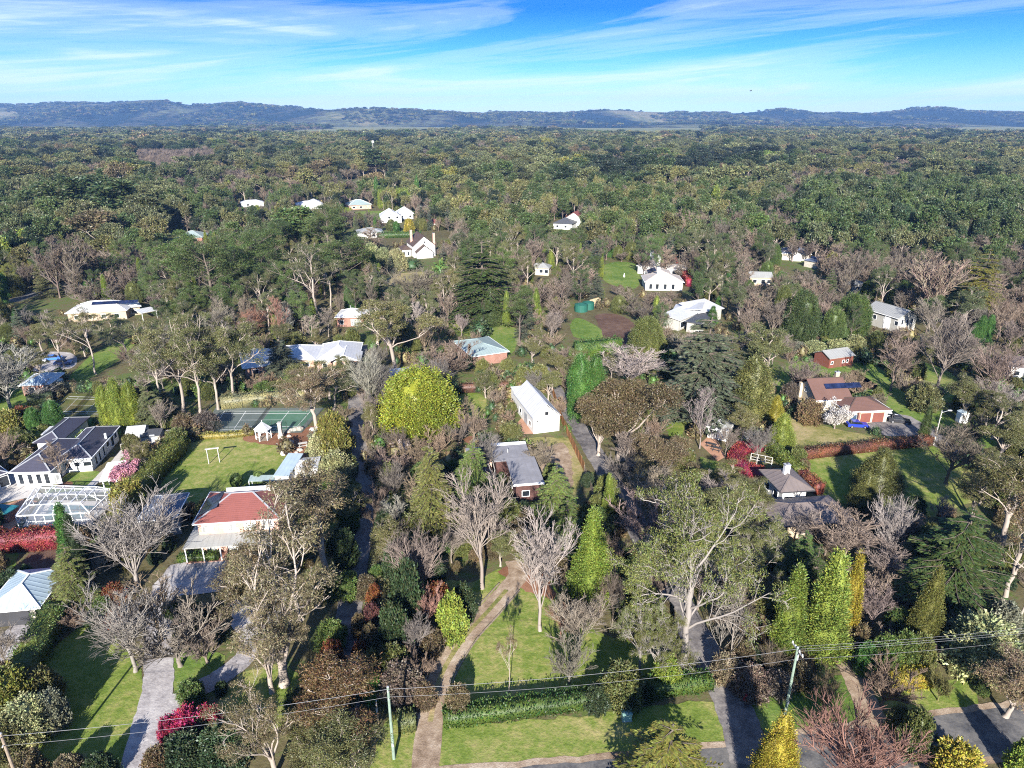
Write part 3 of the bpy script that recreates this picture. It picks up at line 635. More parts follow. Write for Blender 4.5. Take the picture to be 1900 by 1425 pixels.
# ------------------------------------------------------------------ building materials
def roof_mat(name, col, step=.6, rough=.5, spec=.4, tile=False, var=.14, depth=.05):
    m, t, o = newmat(name); tcn = N(t, 'ShaderNodeTexCoord'); s = N(t, 'ShaderNodeSeparateXYZ'); L(t, tcn.outputs['Object'], s.inputs[0])
    nn = N(t, 'ShaderNodeSeparateXYZ'); L(t, tcn.outputs['Normal'], nn.inputs[0])
    sel = mth(t, 'GREATER_THAN', mth(t, 'ABSOLUTE', nn.outputs[0]), mth(t, 'ABSOLUTE', nn.outputs[1]))
    across = N(t, 'ShaderNodeMix', data_type='FLOAT'); L(t, sel, across.inputs[0]); L(t, s.outputs[0], across.inputs[2]); L(t, s.outputs[1], across.inputs[3])
    u = across.outputs[0]
    ribs = mth(t, 'PINGPONG', mth(t, 'MULTIPLY', u, 2 / step), 1.0)
    hgt_ = mth(t, 'POWER', ribs, 4.0)
    if tile:
        co = mth(t, 'FRACT', mth(t, 'MULTIPLY', s.outputs[2], 1 / (step * .42)))
        hgt_ = mth(t, 'ADD', mth(t, 'MULTIPLY', co, .9), mth(t, 'MULTIPLY', ribs, .3))
    nz = noise(t, tcn.outputs['Object'], .5, 6, .65); nz2 = noise(t, tcn.outputs['Object'], 3.5, 4, .7)
    f = mth(t, 'ADD', mth(t, 'MULTIPLY', nz, .6), mth(t, 'MULTIPLY', nz2, .4))
    c = ramp(t, f, [(.32, tuple(x * (1 - var) for x in col)), (.68, tuple(min(1, x * (1 + var)) for x in col))]).outputs[0]
    k = mixc(t, mth(t, 'MULTIPLY', hgt_, .16), c, tuple(x * .55 for x in col))
    pbsdf(t, o, k, rough, spec, bump=hgt_, bstr=.6, bdist=depth); return m
def brick_mat(name, c1, c2, mortar):
    m, t, o = newmat(name); tcn = N(t, 'ShaderNodeTexCoord'); b = N(t, 'ShaderNodeTexBrick'); mp_ = N(t, 'ShaderNodeMapping')
    mp_.inputs['Rotation'].default_value = (math.pi / 2, 0, 0); L(t, tcn.outputs['Object'], mp_.inputs[0]); L(t, mp_.outputs[0], b.inputs['Vector'])
    b.inputs['Scale'].default_value = 1.0; b.inputs['Brick Width'].default_value = .24; b.inputs['Row Height'].default_value = .086; b.inputs['Mortar Size'].default_value = .01
    b.inputs['Color1'].default_value = (*c1, 1); b.inputs['Color2'].default_value = (*c2, 1); b.inputs['Mortar'].default_value = (*mortar, 1)
    nz = noise(t, tcn.outputs['Object'], .8, 5); c = mixc(t, 1.0, b.outputs[0], ramp(t, nz, [(.3, (.8,.8,.8)), (.7, (1.15,1.15,1.15))]).outputs[0], 'MULTIPLY')
    pbsdf(t, o, c, .85, .2); return m
R_SLATE = roof_mat('slate_tile_roof', (.055, .053, .075), .33, .5, .35, True)
R_RED = roof_mat('red_tile_roof', (.20, .068, .058), .36, .65, .3, True)
R_REDM = roof_mat('red_metal_roof', (.25, .08, .062), .75, .5, .4)
R_PALE = roof_mat('pale_metal_roof', (.50, .50, .51), .8, .45, .4)
R_WHITE = roof_mat('white_metal_roof', (.50, .50, .51), .8, .45, .4)
R_GREY = roof_mat('grey_metal_roof', (.27, .27, .26), .8, .5, .4)
R_BLUEG = roof_mat('blue_grey_metal_roof', (.10, .12, .17), .8, .45, .4)
R_LBLUE = roof_mat('light_blue_metal_roof', (.34, .42, .47), .8, .4, .45)
R_GREEN = roof_mat('grey_green_metal_roof', (.26, .32, .31), .8, .45, .4)
R_BROWN = roof_mat('brown_tile_roof', (.135, .075, .06), .36, .7, .25, True)
R_TAUPE = roof_mat('taupe_metal_roof', (.165, .135, .125), 1.0, .55, .35)
R_DKBR = roof_mat('dark_brown_roof', (.09, .062, .05), .36, .7, .25, True)
R_FELT = roof_mat('grey_felt_roof', (.225, .22, .235), 1.3, .85, .15, var=.2, depth=.015)
R_BEIGE = roof_mat('beige_metal_roof', (.42, .37, .33), .8, .5, .4)
R_DKGR = roof_mat('charcoal_roof', (.07, .072, .08), .8, .5, .4)
W_WHITE = plain('white_render', (.60, .59, .57), .8, .2, var=.05); W_CREAM = plain('cream_render', (.55, .47, .35), .8, .2, var=.07)
W_GREYW = plain('grey_weatherboard', (.36, .35, .32), .8, .2); W_TAN = plain('tan_render', (.42, .33, .24), .8, .2)
W_BRICK = brick_mat('red_brick', (.28, .105, .07), (.21, .075, .05), (.35, .30, .26)); W_PINKB = brick_mat('salmon_brick', (.52, .27, .19), (.42, .2, .14), (.6, .53, .47))
W_DKBRICK = brick_mat('maroon_brick', (.095, .035, .03), (.065, .025, .022), (.12, .09, .08)); W_BROWN = plain('brown_timber', (.13, .065, .042), .8, .2)
W_REDTIM = plain('red_stained_timber', (.17, .06, .045), .8, .2); W_STONE = plain('stone', (.42, .38, .33), .9, .2, var=.3, scale=3)
T_WHITE = plain('white_paint', (.8, .8, .79), .5, .4, var=.03); T_GREY = plain('grey_paint', (.33, .34, .36), .5, .4); T_DARK = plain('dark_trim', (.04, .04, .045), .5, .4)
T_WOOD = plain('weathered_timber', (.24, .19, .145), .85, .2, var=.25, scale=2); T_ORANGE = plain('oiled_timber', (.22, .105, .045), .8, .2, var=.2, scale=2); T_SILVER = plain('silver_timber', (.42, .40, .37), .85, .2)
def glass_mat(name, col):
    m, t, o = newmat(name); ge = N(t, 'ShaderNodeNewGeometry'); nz = noise(t, ge.outputs['Position'], .7, 3)
    pbsdf(t, o, ramp(t, nz, [(.35, tuple(x*.6 for x in col)), (.65, tuple(x*1.5 for x in col))]).outputs[0], .06, .6); return m
G_DARK = glass_mat('dark_window_glass', (.018, .022, .028)); G_BLUE = glass_mat('blue_window_glass', (.06, .10, .16)); SOLAR = glass_mat('solar_cell', (.012, .018, .05)); G_LITE = glass_mat('curtained_glass', (.30, .31, .31))
G_SKYL = glass_mat('sky_light', (.22, .27, .33))

LANDMARKS = []                     # (phrase, position) used to describe where the trees stand
HOUSE_PX = []                      # pixel boxes that must stay in view
class Blk:
    def __init__(s, root, A, ang, Ln, W, h, ov, h0=0.0):
        s.root, s.A, s.ang, s.L, s.W, s.h, s.ov, s.h0 = root, A, ang, Ln, W, h, ov, h0
        c, n = math.cos(ang), math.sin(ang)
        CLEAR.append([(A.x + c*x - n*y, A.y + n*x + c*y) for x, y in ((-.6,-.6),(Ln+.6,-.6),(Ln+.6,W+.6),(-.6,W+.6))])
        s.c = (A.x + c*Ln/2 - n*W/2, A.y + n*Ln/2 + c*W/2)
    def place(s, o, parent=None):
        if parent is None:
            o.parent = s.root; d = s.A - s.root.location; o.location = (d.x, d.y, 0); o.rotation_euler = (0, 0, s.ang)
        else: o.parent = parent
        return o
    def part(s, name, mb, mat, parent=None, label=None):
        o = s.place(mb.build(name, mat), parent)
        if label: o['label'] = label
        return o
    def wx(s, x, y, z=0): c, n = math.cos(s.ang), math.sin(s.ang); return Vector((s.A.x + c*x - n*y, s.A.y + n*x + c*y, z))
    def fp(s, face, u, z, out):
        o = s.ov
        if face == 'f': return (u, o - out, z)
        if face == 'b': return (s.L - u, s.W - o + out, z)
        if face == 'l': return (o - out, s.W - u, z)
        return (s.L - o + out, u, z)
    def window(s, face, u, z, w, h, glass=None, frame=None, bars=0, name='window', fw=.09):
        glass = glass or G_DARK; frame = frame or T_WHITE
        b = MB(); o0, o1 = .03, .09
        ring = [(u-w/2, z), (u+w/2, z), (u+w/2, z+h), (u-w/2, z+h)]; inn = [(u-w/2+fw, z+fw), (u+w/2-fw, z+fw), (u+w/2-fw, z+h-fw), (u-w/2+fw, z+h-fw)]
        vs = [s.fp(face, *p, o1) for p in ring] + [s.fp(face, *p, o1) for p in inn] + [s.fp(face, *p, -.02) for p in ring] + [s.fp(face, *p, -.02) for p in inn]
        fs = []
        for i in range(4):
            j = (i + 1) % 4; fs += [(i, j, 4+j, 4+i), (8+i, 8+j, j, i), (4+i, 4+j, 12+j, 12+i)]
        b.poly(vs, fs); f = s.part(name, b, frame)
        g_ = MB(); g_.poly([s.fp(face, *p, .03) for p in inn], [(0, 1, 2, 3)]); s.part('pane', g_, glass, f)
        for k in range(bars):
            x = u - w/2 + w*(k+1)/(bars+1); m = MB(); p0 = s.fp(face, x, z+fw, .06); p1 = s.fp(face, x, z+h-fw, .06); m.bar(p0, p1, .06, .06); s.part('mullion', m, frame, f)
        return f
    def door(s, face, u, w=1.0, h=2.1, mat=None, z=.1):
        b = MB(); b.poly([s.fp(face, x, zz, o) for o in (-.02, .05) for x, zz in ((u-w/2, z), (u+w/2, z), (u+w/2, z+h), (u-w/2, z+h))], [(0,1,2,3),(4,5,6,7),(0,1,5,4),(1,2,6,5),(2,3,7,6),(3,0,4,7)])
        d = s.part('door', b, mat or T_GREY); k = MB(); k.tube(s.fp(face, u + w*.38, z+1, .05), s.fp(face, u + w*.38, z+1, .12), .04, n=6); s.part('handle', k, T_DARK, d); return d
    def wall(s, mat, gable=None, rise=0, name='wall'):
        o, Ln, W, h = s.ov, s.L, s.W, s.h; b = MB()
        if gable == 'x':
            yc = W/2; e = .10
            b.poly([(x, y, z) for x in (o, Ln-o) for y, z in ((o, s.h0), (W-o, s.h0), (W-o, h-.02), (yc, h+rise*(1-2*o/W)-e), (o, h-.02))],
                   [(0,1,2,3,4), (9,8,7,6,5), (0,5,6,1), (1,6,7,2), (2,7,8,3), (3,8,9,4), (4,9,5,0)])
        elif gable == 'y':
            xc = Ln/2; e = .10
            b.poly([(x, y, z) for y in (o, W-o) for x, z in ((o, s.h0), (Ln-o, s.h0), (Ln-o, h-.02), (xc, h+rise*(1-2*o/Ln)-e), (o, h-.02))],
                   [(4,3,2,1,0), (5,6,7,8,9), (0,1,6,5), (1,2,7,6), (2,3,8,7), (3,4,9,8), (4,0,5,9)])
        else: b.box(o, Ln-o, o, W-o, s.h0, h-.02)
        return s.part(name, b, mat)
    def roof(s, kind, pitch, mat, cap=None, gut=None, th=.16, name='roof'):
        Ln, W, h = s.L, s.W, s.h; tp = math.tan(math.radians(pitch)); b = MB(); ridges = []
        if kind in ('hip', 'pyramid'):
            r = min(Ln, W) / 2; rz = h + r * tp
            if Ln >= W: R0, R1 = (r, W/2, rz), (Ln - r, W/2, rz)
            else: R0, R1 = (Ln/2, r, rz), (Ln/2, W - r, rz)
            c = [(0,0), (Ln,0), (Ln,W), (0,W)]
            lo = [(x, y, h-th) for x, y in c]; hi = [(x, y, h) for x, y in c]
            fs = [(3,2,1,0)] + [(i, (i+1) % 4, 4+(i+1) % 4, 4+i) for i in range(4)]
            if Ln >= W: fs += [(4,5,9,8), (5,6,9), (6,7,8,9), (7,4,8)]; ridges = [(R0, R1), (hi[0], R0), (hi[3], R0), (hi[1], R1), (hi[2], R1)]
            else: fs += [(4,5,8), (5,6,9,8), (6,7,9), (7,4,8,9)]; ridges = [(R0, R1), (hi[0], R0), (hi[1], R0), (hi[2], R1), (hi[3], R1)]
            if abs(Ln - W) < .05: ridges = ridges[1:]
            b.poly(lo + hi + [R0, R1], fs)
        elif kind in ('x', 'y'):
            if kind == 'x': rz = h + W/2*tp; prof = [(0, h), (W/2, rz), (W, h)]; mk = lambda u, v, z: (u, v, z); E = Ln
            else: rz = h + Ln/2*tp; prof = [(0, h), (Ln/2, rz), (Ln, h)]; mk = lambda u, v, z: (v, u, z); E = W
            vs = [mk(u, v, z + d) for u in (0, E) for d in (0, th) for v, z in prof]
            b.poly(vs, [(3,4,10,9), (4,5,11,10), (0,6,7,1), (1,7,8,2), (0,1,4,3), (1,2,5,4), (6,9,10,7), (7,10,11,8), (0,3,9,6), (2,8,11,5)])
            ridges = [(mk(0, prof[1][0], rz + th), mk(E, prof[1][0], rz + th))]
        elif kind == 'flat': b.box(0, Ln, 0, W, h, h + th*1.4)
        elif kind == 'skillion': b.poly([(0,0,h),(Ln,0,h),(Ln,W,h+W*tp),(0,W,h+W*tp),(0,0,h+th),(Ln,0,h+th),(Ln,W,h+W*tp+th),(0,W,h+W*tp+th)], [(3,2,1,0),(4,5,6,7),(0,1,5,4),(1,2,6,5),(2,3,7,6),(3,0,4,7)])
        elif kind == 'skilx': b.poly([(0,0,h),(Ln,0,h+Ln*tp),(Ln,W,h+Ln*tp),(0,W,h),(0,0,h+th),(Ln,0,h+Ln*tp+th),(Ln,W,h+Ln*tp+th),(0,W,h+th)], [(3,2,1,0),(4,5,6,7),(0,1,5,4),(1,2,6,5),(2,3,7,6),(3,0,4,7)])
        ro = s.part(name, b, mat)
        if cap:
            for p, q in ridges: s.part('ridge_cap', MB().bar(Vector(p) + Vector((0,0,.03)), Vector(q) + Vector((0,0,.03)), .22, .10), cap, ro)
        if gut:
            if kind in ('hip', 'pyramid'):
                for p, q in (((-.05,-.06),(Ln+.05,-.06)), ((-.06,0),(-.06,W)), ((Ln+.06,0),(Ln+.06,W))): s.part('gutter', MB().bar((*p, h-.05), (*q, h-.05), .12, .14), gut, ro)
            elif kind == 'y':
                for x, sg in ((0, -1), (Ln, 1)): s.part('gutter', MB().bar((x+sg*.06, 0, h), (x+sg*.06, W, h), .12, .14), gut, ro)
            elif kind == 'x': s.part('gutter', MB().bar((0, -.06, h), (Ln, -.06, h), .12, .14), gut, ro)
        s.rz = h + (min(Ln, W)/2*tp if kind in ('hip', 'pyramid') else (W/2*tp if kind == 'x' else Ln/2*tp)); s.ro = ro
        return ro
    def chimney(s, x, y, z0, z1, w=.8, d=.8, mat=None, pots=True):
        o = s.part('chimney', MB().box(x-w/2, x+w/2, y-d/2, y+d/2, z0, z1), mat or W_BRICK); s.part('chimney_cap', MB().box(x-w/2-.07, x+w/2+.07, y-d/2-.07, y+d/2+.07, z1, z1+.14), T_GREY, o)
        if pots: s.part('flue', MB().tube((x, y, z1+.14), (x, y, z1+.5), .14), T_DARK, o)
        return o
    def solar(s, x0, y0, z0, dx, dy, nx, ny, face='f', pitch=20, w=1.0, l=1.6):
        tp = math.tan(math.radians(pitch))   # panels lie on a slope: u along the eave, v up the slope
        for i in range(nx):
            for j in range(ny):
                c = math.cos(math.radians(pitch)); P = []
                for a, bb in ((0,0),(w*.96,0),(w*.96,l*.97),(0,l*.97)):
                    u = i*w + a; v = (j*l + bb) * c
                    if face == 'f': x, y = x0 + u, y0 + v
                    elif face == 'l': x, y = x0 + v, y0 - u
                    else: x, y = x0 - v, y0 + u
                    P.append(Vector((x, y, z0 + v * tp)))
                n = (P[1]-P[0]).cross(P[3]-P[0]).normalized()
                if n.z < 0: n = -n
                b = MB(); b.poly([p + n*.12 for p in P] + [p + n*.17 for p in P], [(3,2,1,0),(4,5,6,7),(0,1,5,4),(1,2,6,5),(2,3,7,6),(3,0,4,7)])
                s.part('solar_panel', b, SOLAR)
def house(name, label, cat, px, lm=None, keep=None, group=None):
    p = at(*px); r = empty(name, p); tag(r, label, cat, group)
    if lm: LANDMARKS.append((lm, p.x, p.y))
    if keep: HOUSE_PX.append(keep)
    return r
def blk(root, a, b, depth, h, ov=.5, h0=0.0):
    A = at(*a, h); B = at(*b, h); d = B - A; A.z = 0
    return Blk(root, A, math.atan2(d.y, d.x), d.length, depth, h, ov, h0)
def sub(B, x, y, Ln, W, h, ov=.5, rot=0.0, h0=0.0):     # a wing placed in another block's frame
    return Blk(B.root, B.wx(x, y), B.ang + rot, Ln, W, h, ov, h0)

# ------------------------------------------------------------------ near houses
# 1 long white house under dark slate-coloured tiles
r = house('slate_roofed_house', 'long white rendered house with dark slate tiled hip roofs and a paved patio', 'house', (90, 860), 'the slate-roofed white house', (0, 792, 208, 925))
B = blk(r, (16, 877), (93, 875), 13.5, 3.0); B.wall(W_WHITE); B.roof('hip', 27, R_SLATE, T_GREY, T_WHITE)
for i, u in enumerate((1.5, 3.1, 4.6, 6.0)): B.window('f', u, .3, .95, 2.1, frame=T_WHITE)
B.window('f', 7.6, .2, 1.7, 2.2, G_LITE, bars=1)
B0 = blk(r, (-70, 905), (15, 876), 11, 3.0); B0.wall(W_WHITE); B0.roof('hip', 27, R_SLATE, T_GREY, T_WHITE); B0.window('f', 8.5, .3, 1.6, 2.1); B0.window('f', 6, .3, 1.6, 2.1); B0.window('f', 3.5, .3, 1.6, 2.1)
B2 = blk(r, (101, 854), (167, 852), 14.2, 3.0)
B2.ang = math.radians(9); B2.wall(W_WHITE); B2.roof('hip', 26, R_SLATE, T_GREY, T_WHITE)
B2.window('f', 1.8, .9, 1.1, 1.1); B2.window('f', 3.4, 1.1, 1.0, 1.0); B2.window('f', 5.2, 1.1, 1.5, 1.0)
for u, w, hh in ((2.5, 1.0, 2.2), (4.2, .9, 2.2), (6.2, .9, 2.2), (8.4, 1.4, 1.2), (10.6, 1.4, 2.2), (12.4, 1.2, 1.2)): B2.window('r', u, .3 if hh > 2 else 1.2, w, hh)
B2.part('roof_vent', MB().tube((6, 8, B2.rz - 1.4), (6, 8, B2.rz - .3), .22), T_WHITE)
B3 = blk(r, (60, 822), (112, 820), 12, 3.0); B3.wall(W_WHITE); B3.roof('hip', 24, R_SLATE, T_GREY)
r = house('garden_shed', 'small white flat-roofed outbuilding tucked behind the slate-roofed house', 'shed', (98, 815), keep=(75, 800, 125, 822))
B = blk(r, (76, 808), (124, 805), 4, 2.7, .1); B.wall(W_WHITE); B.roof('flat', 0, R_WHITE); B.window('f', 1.4, .6, 1.0, 1.5); B.door('f', 3)
r = house('garden_shed', 'low white shed with grey gable roof by the wire-fenced vegetable pen', 'shed', (255, 815), keep=(232, 795, 290, 820))
B = blk(r, (232, 806), (268, 803), 3.6, 2.2, .15); rz = 22; B.wall(W_WHITE, 'x', 1.8*math.tan(math.radians(rz))); B.roof('x', rz, R_PALE, T_GREY); B.door('f', 3)
r = house('garden_shed', 'low charcoal shed beside the white shed near the diagonal hedge', 'shed', (280, 815)); B = blk(r, (262, 812), (297, 809), 3, 1.8, .1); B.wall(W_GREYW); B.roof('skillion', 6, R_DKGR); B.door('f', 2)
# 2 two-storey brick house with red tiles and grey verandah roof
r = house('red_roofed_house', 'two storey salmon brick house with red tiled hip roof and grey verandah', 'house', (430, 1010), 'the red-tiled brick house', (340, 915, 510, 1012))
B = blk(r, (357, 973), (520, 962), 9.5, 5.6); B.wall(W_PINKB); B.roof('hip', 25, R_RED, T_GREY, T_WHITE)
B.part('barge_board', MB().box(3.5, B.L - 2.5, B.W - 3.0, B.W - 2.8, B.rz - 1.0, B.rz - .1), T_WHITE)
for u in (1.9, 5.1, 8.0, 10.6):
    B.window('f', u, 3.75, 1.7, 1.45, G_LITE, bars=1); B.window('f', u, .4, 1.5, 2.0, G_LITE, bars=2)
B.window('l', 3, 3.8, 1.2, 1.2); B.window('l', 6.5, 3.8, 1.2, 1.2)
B.solar(.4, 6.8, 5.75, 0, 0, 5, 2, 'l', 25)
vr = MB(); e = 1.9; vr.poly([(-e+.6, -e, 2.75), (B.L+e-.6, -e, 2.75), (B.L-.4, .55, 3.4), (.4, .55, 3.4), (-e+.6, -e, 2.6), (B.L+e-.6, -e, 2.6), (B.L-.4, .55, 3.25), (.4, .55, 3.25)], [(0,1,2,3),(7,6,5,4),(0,4,5,1),(1,5,6,2),(2,6,7,3),(3,7,4,0)])
B.part('verandah_roof', vr, R_GREY)
B.part('verandah_roof', MB().poly([(-e+.6, -e, 2.75), (.4, .55, 3.4), (.4, B.W, 3.4), (-e+.6, B.W, 2.75), (-e+.6, -e, 2.6), (.4, .55, 3.25), (.4, B.W, 3.25), (-e+.6, B.W, 2.6)], [(0,1,2,3),(7,6,5,4),(0,4,5,1),(1,5,6,2),(2,6,7,3),(3,7,4,0)]), R_GREY)
for i in range(7): B.part('verandah_post', MB().box(-1.1 + i*(B.L+2.2)/6 - .08, -1.1 + i*(B.L+2.2)/6 + .08, -1.75, -1.6, 0, 2.62), T_WHITE)
B.part('verandah_floor', MB().box(-1.2, B.L+1.2, -1.9, .5, 0, .16), W_PINKB); B.door('f', 6.5, 1.1, 2.1, T_DARK, .2)
# deck and outdoor sheds behind it
r = house('shade_awning', 'low pale green awning on posts behind the red-tiled house', 'awning', (485, 905)); A = at(463, 911); bb = Blk(r, A, .03, 7.0, 1.6, 2.2, 0)
bb.part('canopy', MB().poly([(0,0,2.0),(7,0,2.0),(7,1.6,2.3),(0,1.6,2.3),(0,0,1.9),(7,0,1.9),(7,1.6,2.2),(0,1.6,2.2)], [(0,1,2,3),(7,6,5,4),(0,4,5,1),(1,5,6,2),(2,6,7,3),(3,7,4,0)]), R_GREEN)
for x in (.1, 3.5, 6.9):
    for y in (.1, 1.5): bb.part('post', MB().box(x-.05, x+.05, y-.05, y+.05, 0, 1.95), T_WHITE)
r = house('grey_roofed_studio', 'white studio with pale grey metal roof below the playground', 'studio', (545, 890), 'the pale-roofed studio', (508, 848, 590, 892))
B = blk(r, (507, 884), (536, 885), 7.5, 2.8, .2); B.wall(W_WHITE); B.roof('skillion', 5, R_LBLUE, gut=None); B.window('f', 1.2, .8, 1.0, 1.2); B.door('f', 2.2)
Bb = blk(r, (534, 872), (590, 868), 4.5, 2.9, .2); Bb.wall(W_WHITE); Bb.roof('hip', 14, R_PALE, T_GREY); Bb.window('f', 2, .8, 1.2, 1.2)
# 3 blue-grey hip garage
r = house('blue_grey_garage', 'dark blue-grey metal roofed garage behind the large bare white tree', 'garage', (295, 965), 'the blue-grey garage', (250, 912, 335, 962))
B = blk(r, (252, 968), (325, 962), 8.0, 3.2, .4); B.wall(W_GREYW); B.roof('hip', 27, R_BLUEG, T_GREY, T_WHITE); B.window('f', 2, .9, 1.2, 1.2); B.door('f', 5, 2.4, 2.2, T_GREY); B.part('flue', MB().tube((B.L-1.2, 3, 4), (B.L-1.2, 3, 5.2), .12), T_GREY)
# 4 light blue garage bottom left
r = house('light_blue_garage', 'open fronted stone garage with light blue metal hip roof', 'garage', (55, 1160), 'the light blue garage', (0, 1062, 112, 1160))
B = blk(r, (-35, 1138), (73, 1128), 9.0, 2.7, .4); B.wall(W_GREYW); B.roof('hip', 24, R_LBLUE, T_WHITE, T_WHITE)
B.part('garage_shade_panel', MB().box(B.L-6.4, B.L-1.4, .36, .46, .02, 2.2), T_DARK); B.part('pier', MB().box(B.L-1.1, B.L-.5, -.2, .4, 0, 2.5), W_STONE)  # dark panel on the wall paints the shade inside the open front
# 5 the grey flat-roofed house at the centre of the lot
r = house('flat_roofed_house', 'grey felt roofed dark brick house in the middle of the lot with timber deck', 'house', (975, 920), 'the flat-roofed house', (896, 812, 1010, 925))
B = blk(r, (953, 902), (1011, 899), 9.5, 3.4, .5); B.ang = math.radians(9); B.wall(W_DKBRICK); B.roof('skillion', 1.2, R_FELT, th=.22); B.part('fascia', MB().box(-.03, B.L+.03, -.09, -.01, 3.34, 3.74), T_WHITE)
B.window('f', 2.2, .9, 1.4, 1.2); B.window('r', 3, .9, 1.4, 1.2); B.window('l', 4, .3, 2.2, 2.0)
Bc = sub(B, -2.2, 8.9, B.L + 1.6, 6.8, 3.5, .5); Bc.wall(W_DKBRICK); Bc.roof('skillion', 1.0, R_FELT, th=.22); Bc.part('parapet', MB().box(.2, Bc.L, Bc.W-.9, Bc.W+.05, 3.68, 3.95), T_WHITE); Bc.part('flue', MB().tube((3, 3, 3.7), (3, 3, 4.5), .12), T_GREY)
Bd = sub(Bc, -4.6, 2.2, 4.8, 4.3, 3.3, .3); Bd.wall(W_PINKB); Bd.roof('flat', 0, R_FELT, th=.16); Bd.part('chimney', MB().box(2.6, 4.0, 1.6, 2.6, 3.5, 4.5), W_PINKB)
for i in range(6): Bd.part('pergola_beam', MB().box(.3 + i*.85, .42 + i*.85, -3.4, -.05, 2.45, 2.62), T_SILVER)
for x in (.35, 4.6): Bd.part('pergola_post', MB().box(x-.06, x+.06, -3.3, -3.18, 0, 2.45), T_SILVER)
Bd.part('deck', MB().box(-.2, 5.2, -3.6, -.1, .05, .35), T_WOOD); 
# 6 tall white barn
r = house('white_barn', 'tall white barn with white gabled roof and one small square window', 'barn', (1010, 790), 'the tall white barn', (975, 715, 1045, 806))
B = blk(r, (989, 777), (1043, 775), 14.5, 3.6, .18); B.ang += math.radians(11)
rise = B.L/2*math.tan(math.radians(42)); B.wall(W_WHITE, 'y', rise); B.roof('y', 42, R_WHITE, R_WHITE, T_GREY, th=.12)
B.window('f', B.L/2, 4.0, .75, .75, frame=T_DARK, bars=1); B.door('l', 9, 2.2, 2.4, T_GREY); B.window('l', 5, .9, 1.6, 1.2); B.window('l', 12, .9, 1.6, 1.2)
for x in (1.0, B.L-1.0): B.part('wall_lamp', MB().box(x-.08, x+.08, .02, .17, 2.6, 2.9), T_DARK)
Bb = sub(B, .6, 14.6, 4.6, 4.5, 2.8, .15); Bb.wall(W_WHITE); Bb.roof('skillion', 6, R_WHITE)
# 7 garden studio on the right
r = house('garden_studio', 'white weatherboard garden cabin with grey hip roof above the red patio', 'cabin', (1333, 805), 'the white garden cabin', (1308, 776, 1364, 815))
B = blk(r, (1311, 791), (1352, 800), 5.0, 2.6, .3); B.wall(W_WHITE); B.roof('hip', 30, R_GREY, T_GREY, T_WHITE); B.window('f', 2.0, .5, .7, 1.7, bars=1)
for i in range(9): B.part('board_batten', MB().box(.5 + i*.5, .54 + i*.5, .25, .3, .05, 2.5), T_WHITE)
B.door('r', 2, 1.6, 2.0, T_WHITE)
# 8 brown pyramid roofed house
r = house('pyramid_roofed_house', 'brown metal pyramid-roofed house with white chimney beside the green hedge', 'house', (1480, 930), 'the pyramid-roofed house', (1412, 872, 1552, 950))
B = blk(r, (1449, 914), (1513, 911), 8.0, 3.9, .9); B.ang += math.radians(2); B.wall(W_WHITE); B.roof('pyramid', 24, R_TAUPE, R_TAUPE, T_DARK); B.chimney(B.L/2 - .1, B.W/2 + .2, 4.6, 6.7, .9, .7, T_WHITE)
B.window('f', 2, 1.2, 1.6, 1.4); B.window('l', 2, 1.0, 1.6, 1.6); B.window('l', 5, 1.0, 1.6, 1.6)
Bb = sub(B, -4.5, -8.2, B.L + 7, 8.0, 2.9, .8); Bb.wall(W_TAN); Bb.roof('hip', 20, R_TAUPE, R_TAUPE, T_DARK); Bb.window('f', 5, .8, 1.8, 1.4)
Bt = sub(B, -3.2, -.8, 3.6, 4.5, 2.6, .05); Bt.part('deck', MB().box(0, 3.5, 0, 4.5, .1, .5), T_SILVER)
for x, y in ((.1,.1),(.1,4.4),(3.3,.1)): Bt.part('deck_post', MB().box(x-.07,x+.07,y-.07,y+.07,.5,3.4), T_WHITE)
# 9 brown tiled house right with skylights
r = house('brown_tiled_house', 'cream walled house with long brown tiled roof and a strip of roof panels', 'house', (1560, 760), 'the brown-tiled house', (1478, 706, 1642, 782))
B = blk(r, (1514, 744), (1583, 741), 10.5, 3.6, .5); rise = B.W/2*math.tan(math.radians(31)); B.wall(W_CREAM, 'x', rise); B.roof('x', 31, R_BROWN, R_DKBR, T_WHITE)
B.solar(3.4, 2.5, 3.75 + 2.5*math.tan(math.radians(31)), 0, 0, 9, 1, 'f', 31, .95, 1.5)
B.window('l', 3, 1, 1.0, 1.6); B.window('l', 6.5, .4, 1.2, 2.1, frame=T_DARK); B.window('l', 5, 3.6, .8, 1.2); B.chimney(B.L - .5, B.W/2+1.5, 5, 7.6, .9, .7, W_TAN)
B.part('brick_pier', MB().box(-.1, .9, 6.9, 7.7, 0, 5.2), W_CREAM)
Bb = sub(B, 4.4, -5.2, 10.2, 8.0, 3.0, .5); Bb.wall(W_CREAM); Bb.roof('hip', 22, R_BROWN, R_DKBR, T_WHITE); Bb.window('f', 1.9, .7, 1.6, 1.4, G_BLUE)
Bb.part('garage_door', MB().box(3.6, 5.9, .42, .47, .1, 2.3), W_REDTIM); Bb.part('garage_door', MB().box(6.4, 8.9, .42, .47, .1, 2.3), W_REDTIM); Bb.part('carport_post', MB().box(2.6, 3.0, -.2, .2, 0, 2.8), W_BRICK)
# 10 dark red shed
r = house('red_shed', 'dark red timber shed with grey roof at the top of the green lawn', 'shed', (1563, 678), 'the dark red shed', (1535, 652, 1596, 680))
B = blk(r, (1540, 667), (1592, 662), 6.0, 2.7, .3); B.ang += .1; rise = B.W/2*math.tan(math.radians(24)); B.wall(W_REDTIM, 'x', rise); B.roof('x', 24, R_GREY, R_GREY); B.door('f', 3, 2.2, 2.2, W_BROWN)
for x in (1.2, 5.0, 6.3): B.window('f', x, 1, .8, .9)
